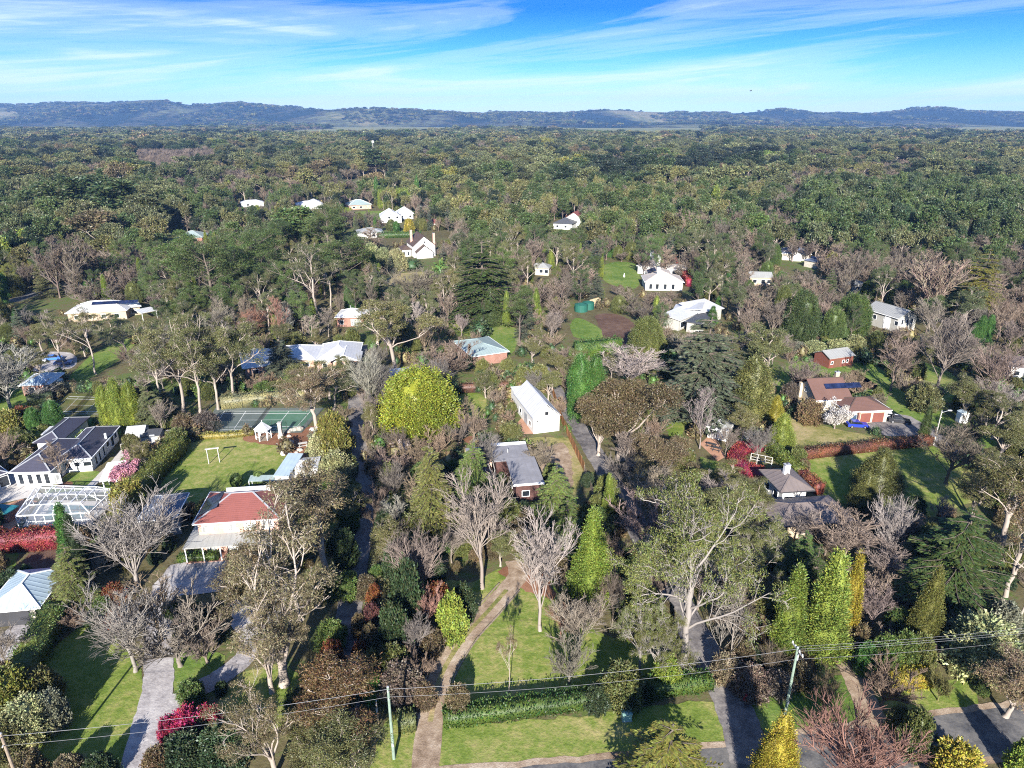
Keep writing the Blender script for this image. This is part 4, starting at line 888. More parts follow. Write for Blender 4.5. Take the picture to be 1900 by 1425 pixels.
# 11 right edge house
r = house('edge_cottage', 'white cottage with brown-grey roof at the lawn beside the bare trees', 'house', (1890, 685), 'the edge cottage', (1862, 655, 1900, 690))
B = blk(r, (1873, 681), (1960, 690), 9, 3.0, .5); B.wall(W_WHITE); B.roof('hip', 24, R_TAUPE, R_TAUPE, T_WHITE); B.window('f', 2, .8, 1.4, 1.3); B.window('f', 5, .8, 1.4, 1.3)
# ------------------------------------------------------------------ houses farther off
r = house('pale_roofed_house', 'long house with pale grey metal roof and a strip of solar panels on the left', 'house', (200, 590), 'the long pale-roofed house', (115, 546, 290, 598))
B = blk(r, (120, 582), (235, 576), 12, 3.0); B.wall(W_TAN); B.roof('hip', 21, R_PALE, T_WHITE, T_WHITE); B.solar(7, 3.6, 3.1 + 3.6*math.tan(math.radians(21)), 0, 0, 14, 1, 'f', 21, 1.0, 1.7)
B.window('f', 3, .7, 1.4, 1.4); B.window('f', 7, .7, 1.4, 1.4); B.window('f', 11, .7, 1.4, 1.4); B.window('f', 15, .7, 1.4, 1.4)
Bb = blk(r, (232, 572), (262, 568), 10, 2.9); Bb.wall(W_TAN); Bb.roof('hip', 16, R_WHITE, T_WHITE, T_GREY); Bb.window('f', 2.5, .7, 1.8, 1.4)
Bb = blk(r, (262, 582), (292, 576), 5, 2.6, .1); Bb.roof('skillion', 3, R_PALE)
for x in (.3, Bb.L-.3): Bb.part('carport_post', MB().box(x-.07, x+.07, .2, .34, 0, 2.6), T_WHITE)
r = house('white_roofed_house', 'sprawling brick house with bright white hip roofs and a double carport', 'house', (560, 685), 'the big white-roofed house', (450, 620, 668, 690))
B = blk(r, (450, 684), (513, 676), 14, 3.0); B.wall(W_PINKB); B.roof('hip', 24, R_PALE, T_WHITE, T_WHITE); B.window('f', 3, .8, 1.4, 1.4); B.window('f', 7, .8, 1.4, 1.4)
Bb = blk(r, (508, 668), (585, 667), 12, 3.0); Bb.wall(W_PINKB); Bb.roof('hip', 20, R_WHITE, T_WHITE, T_WHITE); Bb.window('f', 3, .8, 1.8, 1.4); Bb.window('f', 8, .8, 1.8, 1.4)
Bb = blk(r, (584, 671), (664, 668), 15, 3.0); Bb.wall(W_PINKB); Bb.roof('hip', 24, R_WHITE, T_WHITE, T_WHITE); Bb.part('carport_shade_panel', MB().box(5.5, 10.6, .42, .47, .05, 2.4), T_DARK); Bb.window('f', 2.4, .5, 1.2, 1.9)  # shade under the carport is a dark slab set on the brick wall
Bg = sub(Bb, 3.5, -1.6, 8.2, 8, 3.1, .4); rise = 4.1*math.tan(math.radians(24)); Bg.roof('y', 24, R_WHITE, T_WHITE, T_GREY)
for x in (.5, 4.1, 7.7): Bg.part('carport_post', MB().box(x-.15, x+.15, .3, .6, 0, 3.1), W_PINKB)
r = house('brick_cottage', 'small brick cottage with white hip roof and wide glass doors', 'house', (650, 602), 'the white-roofed cottage', (620, 572, 682, 604))
B = blk(r, (621, 589), (676, 589), 9, 3.2); B.wall(W_BRICK); B.roof('hip', 22, R_WHITE, T_WHITE, T_WHITE); B.window('f', 6.5, .3, 3.2, 2.2, G_LITE, bars=3); B.window('f', 2, .8, 1.2, 1.4); B.part('flue', MB().tube((4, 5, 4.2), (4, 5, 5.8), .1), T_GREY)
r = house('green_roofed_house', 'brick house with grey-green metal gable roof next to a narrow lawn', 'house', (900, 650), 'the grey-green roofed house', (852, 618, 950, 662))
B = blk(r, (876, 662), (952, 660), 15, 3.0); B.ang += math.radians(20); B.wall(W_BRICK); B.roof('hip', 16, R_GREEN, R_GREEN, T_WHITE)
r = house('small_outbuilding', 'small flat pale roof standing behind the big golden conifer', 'shed', (742, 705)); B = blk(r, (722, 700), (762, 698), 5, 2.6, .2); B.wall(W_WHITE); B.roof('skillion', 4, R_LBLUE)
r = house('white_gabled_house', 'tall white gabled house with brown roof and two brick chimneys', 'house', (780, 485), 'the white gabled house', (742, 436, 812, 490))
B = blk(r, (766, 458), (810, 456), 15, 5.2, .4); B.ang += math.radians(6); rise = B.L/2*math.tan(math.radians(40)); B.wall(W_WHITE, 'y', rise); B.roof('y', 40, R_DKBR, R_DKBR); B.chimney(1.2, 8, 6, 11.6, 1.0, 1.0, W_PINKB); B.chimney(B.L-.5, 2, 5, 10.6, 1.0, 1.0, W_PINKB)
B.window('f', B.L/2, 6.3, .9, 1.2); B.window('f', 3, 1.2, 1.2, 1.4); B.window('f', 8, 1.2, 1.2, 1.4)
Bb = sub(B, .8, -3.4, 8.4, 4.2, 2.7, .35); rise = 4.2*math.tan(math.radians(38)); Bb.wall(W_WHITE, 'y', rise); Bb.roof('y', 38, R_DKBR, R_DKBR)
Bb = sub(B, -4.6, 4, 5, 8, 3.4, .4); Bb.wall(W_WHITE); Bb.roof('hip', 30, R_DKBR, R_DKBR); Bb.window('f', 1.2, .5, 1, 2); Bb.window('f', 3.2, .5, 1, 2)
r = house('many_gabled_house', 'light blue-grey house with several white-edged gables above the green court', 'house', (735, 408), 'the many-gabled house', (702, 384, 768, 408))
B = blk(r, (705, 403), (742, 402), 16, 3.5); B.wall(W_WHITE); B.roof('hip', 34, R_PALE, T_WHITE, T_WHITE)
for x in (3, 8): Bb = sub(B, x, -1.5, 5.5, 9, 3.6, .3); rise = 2.75*math.tan(math.radians(38)); Bb.wall(W_WHITE, 'y', rise); Bb.roof('y', 38, R_PALE, T_WHITE); Bb.window('f', 2.7, 2.6, 1.6, 1.4)
Bb = blk(r, (738, 397), (768, 396), 14, 3.5); Bb.wall(W_WHITE); Bb.roof('hip', 34, R_PALE, T_WHITE, T_WHITE); Bb.window('f', 3, 1, 1.5, 1.4); Bb.window('f', 8, 1, 1.5, 1.4)
r = house('brick_green_house', 'brick house with grey-green hip roof behind the long upper lawn', 'house', (668, 388), 'the upper-lawn brick house', (645, 366, 692, 388)); B = blk(r, (646, 381), (690, 379), 14, 3.2); B.wall(W_PINKB); B.roof('hip', 24, R_GREEN, T_WHITE); B.window('f', 4, .8, 2, 1.4); B.window('f', 9, .8, 2, 1.4)
r = house('white_long_house', 'long bright white house with low white roofs among dark pines', 'house', (575, 384), 'the long white house', (547, 366, 602, 387)); B = blk(r, (549, 380), (600, 378), 12, 3.4); B.wall(W_WHITE); B.roof('hip', 18, R_WHITE); Bb = sub(B, 8, -2, 10, 14, 4.2, .4); Bb.wall(W_WHITE); Bb.roof('hip', 26, R_WHITE); B.window('f', 4, .8, 2, 1.4); B.window('f', 19, .8, 2, 1.4)
r = house('white_low_house', 'low white house half hidden by the lime columns and bare trees', 'house', (468, 380), 'the low white house', (444, 369, 492, 381)); B = blk(r, (446, 377), (490, 375), 10, 3); B.wall(W_WHITE); B.roof('hip', 18, R_WHITE); B.window('f', 5, .8, 2, 1.4)
r = house('grey_garage', 'plain house with grey sheet roof and white gable beside the bare brown tree', 'house', (690, 438), 'the grey sheet-roofed house', (660, 416, 716, 438)); B = blk(r, (662, 433), (712, 431), 12, 3); B.wall(W_WHITE); B.roof('hip', 18, R_GREY, T_GREY); B.window('f', 9, .8, 2, 1.4)
r = house('grey_cottage', 'grey hipped roof amid trees beside a dry grass slope', 'house', (350, 446), 'the grey hipped cottage', (322, 428, 378, 447)); B = blk(r, (324, 441), (376, 440), 13, 3); B.wall(W_BRICK); B.roof('hip', 22, R_GREEN, T_GREY); B.window('f', 10, .8, 2, 1.4)
r = house('little_brick_house', 'small brick house with pale grey roof near the bare tree on the left lawn', 'house', (60, 732), 'the small brick house', (35, 698, 95, 735)); B = blk(r, (33, 716), (92, 713), 8, 2.8); B.wall(W_BRICK); B.roof('hip', 22, R_LBLUE, T_WHITE, T_WHITE); B.window('f', 2.5, .8, 1.4, 1.3); B.window('f', 5.5, .8, 1.4, 1.3)
r = house('black_roofed_house', 'dark sheet roofed house with a white gable and a red roofed wing', 'house', (1047, 418), 'the dark-roofed house', (1024, 384, 1072, 420)); B = blk(r, (1025, 414), (1062, 416), 12, 3.4); B.wall(W_WHITE); B.roof('hip', 26, R_DKGR); Bb = sub(B, 4, 11, 11, 9, 5, .4); rise = 5.5*math.tan(math.radians(34)); Bb.wall(W_WHITE, 'y', rise); Bb.roof('y', 34, R_RED); B.window('f', 3, 1, 1.6, 1.4); B.window('f', 8, 1, 1.6, 1.4)
r = house('chimneyed_house', 'pale roofed white house with three white chimneys and solar panels', 'house', (1230, 537), 'the three-chimney house', (1178, 472, 1272, 540))
B = blk(r, (1196, 523), (1270, 524), 12, 3.4); B.wall(W_WHITE); B.roof('hip', 22, R_BEIGE, R_BEIGE, T_WHITE)
for u in (2.5, 5, 8, 11): B.window('f', u, .5, 1.3, 2.1)
B.chimney(5.5, 4, 4, 8.2, 1.1, 1.0, T_WHITE, False)
Bb = blk(r, (1181, 493), (1228, 497), 15, 3.4); Bb.ang -= .12; Bb.wall(W_WHITE); Bb.roof('hip', 22, R_BEIGE, R_BEIGE, T_WHITE); Bb.chimney(3.5, 8, 4.5, 8.6, 1.2, 1.1, T_WHITE, False); Bb.chimney(8.5, 3.5, 4, 8.2, 1.1, 1.0, T_WHITE, False)
Bc = sub(B, 2.5, 9, 10, 13, 3.5, .4); Bc.wall(W_WHITE); Bc.roof('hip', 22, R_BEIGE, R_BEIGE); Bc.solar(1.5, 3, 3.6 + 1.5*.404, 0, 0, 1, 1, 'r', 22); Bc.solar(.7, 9.5, 4.0, 0, 0, 6, 2, 'l', 22)
Bd = blk(r, (1238, 499), (1272, 501), 9, 3.4); Bd.wall(W_WHITE); Bd.roof('hip', 18, R_BEIGE, R_BEIGE, T_WHITE); Bd.window('f', 4, 1, 4, 1.6)
r = house('butterfly_roofed_house', 'modern house with angular white skillion roofs in a zigzag', 'house', (1295, 598), 'the white zigzag-roofed house', (1246, 552, 1346, 602))
B = blk(r, (1247, 578), (1300, 578), 9, 3.4, .6); B.ang -= .35; B.wall(W_GREYW); B.roof('skilx', 9, R_WHITE, th=.25); B.window('f', 3, .6, 3, 2)
Bb = blk(r, (1262, 596), (1312, 574), 6.5, 3.4, .6); Bb.wall(W_GREYW); Bb.roof('skillion', 8, R_WHITE, th=.25); Bb.window('f', 3, .6, 3, 2)
Bc = blk(r, (1296, 582), (1344, 573), 9, 3.6, .6); Bc.wall(W_GREYW); Bc.roof('skillion', 8, R_WHITE, th=.25); Bc.window('f', 6, .6, 3, 2)
Bd = blk(r, (1300, 602), (1326, 585), 5, 3.2, .5); Bd.wall(W_GREYW); Bd.roof('flat', 0, R_DKGR)
r = house('slate_blue_house', 'slate blue hip roofed house with small white gable under the dark pines', 'house', (1480, 490), 'the slate blue house', (1448, 452, 1512, 500))
B = blk(r, (1450, 470), (1506, 472), 12, 3.2); B.wall(W_STONE); B.roof('hip', 24, R_BLUEG, T_GREY, T_WHITE); Bg = sub(B, 4.5, -1.2, 4.5, 7, 3.3, .2); rise = 2.25*.55; Bg.wall(W_WHITE, 'y', rise); Bg.roof('y', 29, R_BLUEG, T_WHITE)
Bb = blk(r, (1490, 482), (1520, 486), 12, 3.0); Bb.ang -= .2; Bb.wall(W_STONE); Bb.roof('hip', 20, R_BLUEG, T_GREY); Bb.solar(2, 2, 3.2+.7, 0, 0, 4, 1, 'f', 20)
r = house('weatherboard_house', 'grey weatherboard house with gable end and tall windows', 'house', (1648, 598), 'the grey weatherboard house', (1604, 552, 1692, 602))
B = blk(r, (1604, 573), (1668, 592), 8.5, 4.6, .4); rise = B.W/2*math.tan(math.radians(26)); B.wall(W_GREYW, 'x', rise); B.roof('x', 26, R_GREY, R_GREY, T_WHITE)
for u in (2.2, 4.4, 6.4): B.window('r', u, 2.4, 1.0, 1.7)
for u in (4, 8, 12): B.window('f', u, 2.2, 1.4, 1.5)
B.part('white_panel', MB().box(B.L-5.2, B.L-3.0, .28, .38, .3, 4.4), T_WHITE)
SHORT = ['the small cottage behind the gums', 'the orange-tiled small house', 'the reddish-roofed distant house', 'the low house by dry grass', 'the tiny white gable', 'the orange-roofed house', 'the pale parapet house', 'the far white roof', 'the far pale-blue roof', 'the far orange roof', 'the far house under the ridge', 'the far grey roof', 'the grey outbuilding', 'the pergola roof', 'the far red-brown roof', 'the white end garage', 'the far small pale roof', 'the far roof on the left rise', 'the farm shed', 'the far pale farmhouse']
for i, (x, y, w, rf, wl, lb) in enumerate([
    (1000, 510, 45, R_GREY, W_WHITE, 'small white cottage with grey roof behind the tall pale gum trunks'), (1040, 402, 26, R_RED, W_BRICK, 'small house with an orange tiled roof above the dark-roofed house'),
    (945, 372, 30, R_RED, W_BRICK, 'distant brick house with reddish roof between bare trees'), (925, 418, 30, R_GREY, W_WHITE, 'low white house with grey roof near a dry grass patch'),
    (935, 392, 26, R_PALE, W_WHITE, 'tiny white gable showing between the pines and the dry grass patch'), (803, 424, 26, R_RED, W_WHITE, 'house with an orange tiled roof beside the big bare tree'),
    (1475, 348, 26, R_PALE, W_TAN, 'pale house with parapet gable deep among right hand conifers'), (1225, 292, 30, R_PALE, W_WHITE, 'far white roof on the rise among the olive woodland'), (1362, 266, 34, R_LBLUE, W_WHITE, 'far pale blue roof close to the paddock edge'),
    (1690, 328, 26, R_RED, W_TAN, 'far orange roofed house in the bare pink woodland'), (600, 268, 24, R_PALE, W_WHITE, 'far white house at the foot of the shaded ridge'), (660, 300, 22, R_GREY, W_WHITE, 'far grey roof between gum trees near the mobile tower'),
    (1590, 545, 40, R_GREY, W_GREYW, 'grey outbuilding roof hidden behind the weatherboard house'), (1410, 530, 34, R_GREY, W_TAN, 'grey pergola roof left of the slate blue house'), (225, 285, 26, R_RED, W_TAN, 'far red-brown roof in the upper left woodland'),
    (790, 395, 26, R_WHITE, W_WHITE, 'white garage at the end of the many-gabled house garden'), (1010, 300, 20, R_PALE, W_WHITE, 'far small pale roof beyond the gold conifers'), (480, 300, 24, R_WHITE, W_WHITE, 'far white roof between dark pines on the left rise'),
    (1760, 262, 30, R_PALE, W_WHITE, 'far farm shed by the pale green paddock'), (290, 232, 22, R_PALE, W_WHITE, 'far pale farmhouse below the left ridge')]):
    r = house('distant_house' if y < 330 else 'cottage', lb.replace('right hand ', ''), 'house', (x, y), SHORT[i], (x - w//3, y - 14, x + w//3, y - 5) if i in (12, 13) else None)
    m = mpp(x, y); Ln = max(9.0, w * m * .85); wl = (W_CREAM, W_GREYW, W_WHITE, W_TAN)[i % 4] if wl is W_WHITE else wl; rf = R_GREY if rf is R_WHITE else rf; h = 3.2 if y > 330 else 5.5
    B = Blk(r, at(x, y) - Vector((Ln/2, 0, 0)), .12 * ((i * 7) % 5 - 2), Ln, min(Ln*.75, 14), h, .4); rise = B.W/2*math.tan(math.radians(26)); B.wall(wl, 'x' if i % 2 else None, rise); B.roof('x' if i % 2 else 'hip', 26, rf)
    for u in (.25, .6, .85): B.window('f', Ln*u, 1, 1.6, 1.5)
TINT = {'olive': ((.15, .15, .055), 'olive green'), 'tan': ((.175, .14, .078), 'tan-green'), 'gumg': ((.122, .138, .062), 'grey-green'), 'pine': ((.075, .112, .036), 'dark green'), 'dark': ((.045, .072, .030), 'very dark green'),
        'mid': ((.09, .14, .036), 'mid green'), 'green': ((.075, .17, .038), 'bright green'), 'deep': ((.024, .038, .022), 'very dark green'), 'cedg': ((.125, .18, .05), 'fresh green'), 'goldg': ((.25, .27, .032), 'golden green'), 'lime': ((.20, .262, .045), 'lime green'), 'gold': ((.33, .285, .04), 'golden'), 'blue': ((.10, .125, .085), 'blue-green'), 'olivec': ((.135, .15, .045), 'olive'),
        'rust': ((.21, .075, .03), 'rusty orange'), 'red': ((.26, .025, .025), 'red'), 'maroon': ((.10, .04, .042), 'maroon'), 'pale': ((.30, .31, .15), 'pale cream-green'), 'silver': ((.22, .23, .17), 'silvery'), 'yelg': ((.20, .20, .045), 'yellow-green'),
        'grey': ((.21, .178, .15), 'grey'), 'white': ((.285, .255, .222), 'pale grey'), 'pink': ((.232, .184, .155), 'pinkish grey'), 'redb': ((.26, .15, .115), 'reddish'), 'brown': ((.205, .158, .118), 'brown'), 'dkb': ((.15, .122, .10), 'dark brown'),
        'bloom': ((.62, .30, .40), 'pink'), 'bloomw': ((.66, .60, .58), 'white-pink'), 'rustg': ((.17, .105, .05), 'russet'), 'mag': ((.33, .03, .10), 'magenta'), 'bush': ((.15, .115, .065), 'brown-green')}
# ------------------------------------------------------------------ hedges
def hedge(label, px, w, h, tint, per=26, Ln=.26, mix=None, name='hedge', lm=None, rough=.10):
    pts = smooth_line([at(*p) for p in px], 5); o = pts[0].copy(); pts = [p - o for p in pts]
    CLEAR.append([(p.x + o.x - w*.7, p.y + o.y) for p in pts] + [(p.x + o.x + w*.7, p.y + o.y) for p in pts][::-1])
    r = np.random.default_rng(len(label) * 7 + int(px[0][0])); P = np.array([[p.x, p.y, 0] for p in pts]); seg = np.linalg.norm(np.diff(P, axis=0), axis=1); tot = seg.sum(); cum = np.concatenate([[0], np.cumsum(seg)])
    n = int(tot * (w + 2*h) * per); s = r.random(n) * tot; k = np.clip(np.searchsorted(cum, s) - 1, 0, len(seg) - 1); f = (s - cum[k]) / seg[k]
    base = P[k] + (P[k+1] - P[k]) * f[:, None]; T = (P[k+1] - P[k]) / seg[k][:, None]; S = np.stack([T[:, 1], -T[:, 0], np.zeros(n)], 1)
    q = r.random(n) * (w + 2*h); top = q < w; side = np.where(q < w + h, 1.0, -1.0)
    u = np.where(top, q - w/2, side * w/2); z = np.where(top, h, r.random(n) * h)
    lump = 1 + rough * np.sin(s * 1.9 + 3) * np.sin(s * .7) + r.normal(size=n) * rough * .6
    pos = base + S * (u * lump)[:, None]; pos[:, 2] = z * lump
    out = np.where(top[:, None], np.array([0, 0, 1.0]), S * side[:, None]); d = unit(out * .8 + r.normal(size=(n, 3)) * .6 + np.array([0, 0, .35])); sd = unit(np.cross(d, out + r.normal(size=(n, 3)) * .6))
    lv = leaves(pos - d * .1, d, sd, Ln * r.uniform(.6, 1.4, n), Ln * .5 * r.uniform(.7, 1.3, n))
    m = len(pts); cw, ch = w * .40, h * .93; core = []
    for i in range(m):
        t = P[min(i+1, m-1)] - P[max(i-1, 0)]; t = t / max(np.linalg.norm(t), 1e-6); sv = np.array([t[1], -t[0], 0])
        core += [P[i] - sv*cw, P[i] + sv*cw, P[i] + sv*cw*.92 + [0, 0, ch], P[i] - sv*cw*.92 + [0, 0, ch]]
    cq = [(4*i+a, 4*i+(a+1) % 4, 4*i+4+(a+1) % 4, 4*i+4+a) for i in range(m-1) for a in range(4)] + [(0, 3, 2, 1), (4*m-4, 4*m-3, 4*m-2, 4*m-1)]
    V, Q = merge([(np.array(core), np.array(cq)), lv]); ob = link(name, mesh_np(name, V, Q, mats=[M_LEAF]), None, o)
    tag(ob, label, 'hedge'); c = TINT[tint][0] if isinstance(tint, str) else tint; ob.color = (*c, 1); return ob
hedge('long clipped green front hedge with the dark strip of shade behind it', [(822, 1340), (1000, 1317), (1180, 1291), (1318, 1270)], 2.2, 1.55, (.045, .095, .02), 40)
hedge('short speckled hedge left of the brown drive beside the left pole', [(738, 1352), (772, 1346)], 2.0, 1.8, (.09, .12, .045), 40)
hedge('straight red photinia-like hedge in front of the pool enclosure', [(-30, 1024), (60, 1018), (132, 1012)], 2.0, 3.2, (.19, .045, .028), 46)
hedge('thick dark green hedge running down beside the light blue garage', [(112, 1150), (85, 1195), (48, 1265)], 3.0, 3.2, 'mid', 30)
hedge('tall yellow-green hedge running diagonally beside the lawn with the goal frame', [(336, 838), (308, 868), (280, 898), (258, 925)], 3.2, 3.6, (.10, .125, .028), 32)
hedge('pale hedge along the far side of the two-tone tennis court', [(412, 757), (490, 749), (572, 744)], 3.0, 2.8, (.20, .21, .11), 24)
hedge('low yellow-green hedge between the two-tone court and the lawn', [(362, 814), (420, 812), (472, 806)], 1.4, 1.1, 'yelg', 30)
hedge('lime green hedge behind the slate-roofed house', [(28, 826), (80, 820)], 2.0, 2.4, (.11, .17, .025), 24)
hedge('low green hedge left of the steps of the red-tiled house', [(332, 1040), (408, 1036)], 1.6, 1.0, (.05, .095, .022), 40)
hedge('low green hedge right of the steps of the red-tiled house', [(424, 1036), (505, 1028)], 1.6, 1.0, (.055, .085, .028), 40)
hedge('clipped green hedge running towards the pyramid-roofed house', [(1416, 830), (1450, 858), (1484, 888)], 2.2, 2.4, (.085, .125, .025), 32)
hedge('rusty orange hedge at the right wall of the pyramid-roofed house', [(1486, 890), (1502, 903), (1520, 918)], 2.0, 2.2, (.19, .085, .04), 32)
hedge('long low brown hedge between the two lawns below the brown-tiled house', [(1478, 852), (1540, 844), (1630, 834), (1726, 824)], 1.8, 1.9, (.13, .07, .035), 32)
hedge('crimson hedge curving like a horseshoe above the pyramid-roofed house', [(1440, 838), (1402, 833), (1374, 842), (1363, 858), (1380, 874), (1412, 887), (1440, 891)], 2.6, 1.7, (.25, .03, .03), 40)
hedge('golden clipped hedge on the verge beside the small brown drive', [(1632, 1272), (1724, 1264)], 2.6, 1.9, (.22, .21, .03), 40)
hedge('brown hedge across the top of the lot behind the golden dome conifer', [(712, 738), (800, 731), (890, 726), (975, 722)], 1.6, 2.2, (.12, .075, .045), 26)
hedge('tall flat-topped green hedge below the bark bed', [(1066, 664), (1150, 656)], 3.0, 4.6, (.05, .115, .022), 16, .4)
hedge('narrow bright red hedge behind the three-chimney house', [(1240, 482), (1256, 500), (1278, 532)], 2.0, 3.0, (.26, .045, .03), 14, .45)
hedge('dark green hedge edging the lower far tennis court', [(700, 442), (740, 441), (782, 440)], 2.0, 3.0, (.04, .095, .022), 10, .55)
hedge('dark clipped hedge near the small brick house', [(52, 752), (100, 742)], 2.4, 2.4, 'dark', 20)
hedge('speckled shrub hedge between the side lane and the lot', [(716, 1310), (712, 1200), (708, 1100), (704, 1020)], 1.6, 2.4, (.07, .075, .035), 34, rough=.3)
# ------------------------------------------------------------------ fences and garden structures
def fence(label, px, h, mat, step=2.4, cat='fence', palings=0):
    pts = [at(*p) for p in px]; r = empty('timber_fence', pts[0]); tag(r, label, cat); o = pts[0]
    for A, B in zip(pts, pts[1:]):
        n = max(1, int((B - A).length / step))
        for i in range(n):
            a = A + (B - A)*i/n - o; b = A + (B - A)*(i+1)/n - o; d = (b - a).normalized()
            MB().box(a.x-.06, a.x+.06, a.y-.06, a.y+.06, 0, h+.05).build('fence_post', mat, r)
            k = max(1, int((b - a).length / .8))      # wide boards
            for j in range(k):
                p0 = a + (b - a) * (j + .04) / k; p1 = a + (b - a) * (j + .96) / k
                MB().bar(p0 + Vector((0, 0, h/2)), p1 + Vector((0, 0, h/2)), .03, h * (1 + .02 * ((j*7+i*3) % 3))).build('board', mat, r)
    return r
fence('brown timber paling fence between the white barn yard and the right lane', [(1018, 712), (1030, 745), (1043, 786), (1058, 820), (1084, 876)], 1.9, T_ORANGE)
fence('weathered timber fence along the shaded right lane', [(1084, 876), (1100, 920), (1120, 970)], 1.5, T_WOOD)
fence('cream garden wall of panels beside the green water tanks', [(1094, 572), (1114, 566)], 3.0, plain('sandstone_panel', (.48, .38, .24)), 2.0)
# swing or goal frame on the lawn
A, B = at(388, 861), at(408, 858); r = empty('goal_frame', A); tag(r, 'timber goal frame of two posts and a crossbar on the lawn', 'goal frame'); d = B - A
for p in (Vector((0,0,0)), d): MB().box(p.x-.07, p.x+.07, p.y-.07, p.y+.07, 0, 3.1).build('post', T_SILVER, r)
MB().bar(Vector((-.3,0,3.15)), d + Vector((.3,0,3.15)), .22, .2).build('crossbar', T_SILVER, r)
# white pergola
A, B, D_ = at(197, 917), at(222, 913), at(211, 882); r = empty('pergola', A); tag(r, 'white painted pergola with many slats beside the pink blossom tree', 'pergola'); u = B - A; v = D_ - A; un = u.normalized(); vn = v.normalized()
for a, b in ((0,0),(1,0),(1,1),(0,1),(0,.5),(1,.5)): q = u*a + v*b; MB().box(q.x-.09, q.x+.09, q.y-.09, q.y+.09, 0, 2.35).build('post', T_WHITE, r)
for a in (0, 1): MB().bar(u*a - vn*.4 + Vector((0,0,2.45)), u*a + v + vn*.4 + Vector((0,0,2.45)), .12, .2).build('beam', T_WHITE, r)
n = 15
for i in range(n): q = v*(i/(n-1)); MB().bar(q - un*.6 + Vector((0,0,2.63)), q + u + un*.6 + Vector((0,0,2.63)), .14, .16).build('slat', T_WHITE, r)
# screened pool enclosure
c = [at(36, 980), at(172, 974), at(216, 930), at(72, 926)]; r = empty('pool_enclosure', c[0]); tag(r, 'white framed screened pool enclosure behind the straight red hedge', 'pool enclosure'); o = c[0]; c = [p - o for p in c]
CLEAR.append([(p.x + o.x, p.y + o.y) for p in c]); Z = Vector((0,0,1)); top = [p + Z*2.3 for p in c]; ctr = sum(c, Vector())/4; inn = [p + (ctr - p)*.30 + Z*3.5 for p in c]
def fbar(a, b, w=.11): MB().bar(a, b, w, w).build('frame_bar', T_WHITE, r)
for i in range(4):
    j = (i+1) % 4; n = 8 if i in (0, 2) else 4
    fbar(top[i], top[j], .16); fbar(inn[i], inn[j]); fbar(c[i] + Z*1.1, c[j] + Z*1.1, .08); fbar(top[i], inn[i])
    for k in range(n):
        p = c[i] + (c[j] - c[i])*k/n; fbar(p, p + Z*2.3)
        if k and k % 2 == 0: fbar(top[i] + (top[j]-top[i])*k/n, inn[i] + (inn[j]-inn[i])*k/n)
        p2 = c[i] + (c[j]-c[i])*(k+1)/n; x = MB(); x.poly([p, p2, p2 + Z*2.3, p + Z*2.3], [(0,1,2,3)]); x.build('screen', M_SCREEN, r)
    x = MB(); x.poly([top[i], top[j], inn[j], inn[i]], [(0,1,2,3)]); x.build('screen', M_SCREEN, r)
x = MB(); x.poly(inn, [(0,1,2,3)]); x.build('screen', M_SCREEN, r)
for k in (1, 2, 3, 4): fbar(inn[0] + (inn[1]-inn[0])*k/5, inn[3] + (inn[2]-inn[3])*k/5)
MB().poly([p*.94 + ctr*.06 + Z*.06 for p in c], [(0,1,2,3)]).build('pool_deck', M_PAVE, r)
M_WATER, t, oo = newmat('pool_water'); pbsdf(t, oo, (.05, .12, .14), .08, .6)
MB().poly([p*.55 + ctr*.45 + Z*.10 for p in c], [(0,1,2,3)]).build('pool_water', M_WATER, r)
A = at(12, 962); r = empty('spa_surround', A, -.15); tag(r, 'raised brick plinth with a teal lid left of the pool enclosure', 'plinth'); MB().box(-1.6, 1.6, -1.2, 1.2, 0, 1.7).build('plinth', W_BRICK, r); MB().box(-1.7, 1.7, -1.3, 1.3, 1.71, 1.85).build('lid', plain('teal_lid', (.02, .16, .19)), r)
# wire pen by the sheds
A, B = at(226, 838), at(286, 834); r = empty('garden_pen', A); tag(r, 'wire fenced vegetable pen of thin pale posts beside the white shed', 'pen'); d = B - A; back = Vector((2.5, 6, 0)); cc = [Vector((0,0,0)), d, d + back, back]
for i in range(4):
    a, b = cc[i], cc[(i+1) % 4]; n = 4
    for k in range(n): q = a + (b-a)*k/n; MB().tube(q, q + Z*1.6, .045, n=6).build('post', T_SILVER, r)
    MB().bar(a + Z*1.6, b + Z*1.6, .05).build('rail', T_SILVER, r); x = MB(); x.poly([a, b, b + Z*1.6, a + Z*1.6], [(0,1,2,3)]); x.build('wire_mesh', mesh_screen('pale_wire', (.4,.4,.38), .14), r)
# gazebo
A = at(490, 814); r = empty('gazebo', A); tag(r, 'small white six sided gazebo with a pale pointed roof beside the court', 'gazebo'); R_ = 1.65; hx = [Vector((R_*math.cos(i*math.pi/3+.3), R_*math.sin(i*math.pi/3+.3), 0)) for i in range(6)]
for p in hx: MB().box(p.x*.9-.08, p.x*.9+.08, p.y*.9-.08, p.y*.9+.08, 0, 2.3).build('post', T_WHITE, r)
for i in range(6):
    a, b = hx[i]*.9, hx[(i+1) % 6]*.9; MB().bar(a + Z*2.25, b + Z*2.25, .1, .16).build('beam', T_WHITE, r)
    if i != 4: MB().bar(a + Z*.8, b + Z*.8, .06, .08).build('rail', T_WHITE, r)
MB().poly([p*1.12 + Z*2.32 for p in hx] + [Z*3.9], [(i, (i+1) % 6, 6) for i in range(6)] + [(5,4,3,2,1,0)]).build('roof', R_PALE, r); MB().tube(Z*3.85, Z*4.25, .1, .02).build('finial', T_WHITE, r); MB().poly([p*.98 + Z*.12 for p in hx], [(0,1,2,3,4,5)]).build('floor', T_WOOD, r)
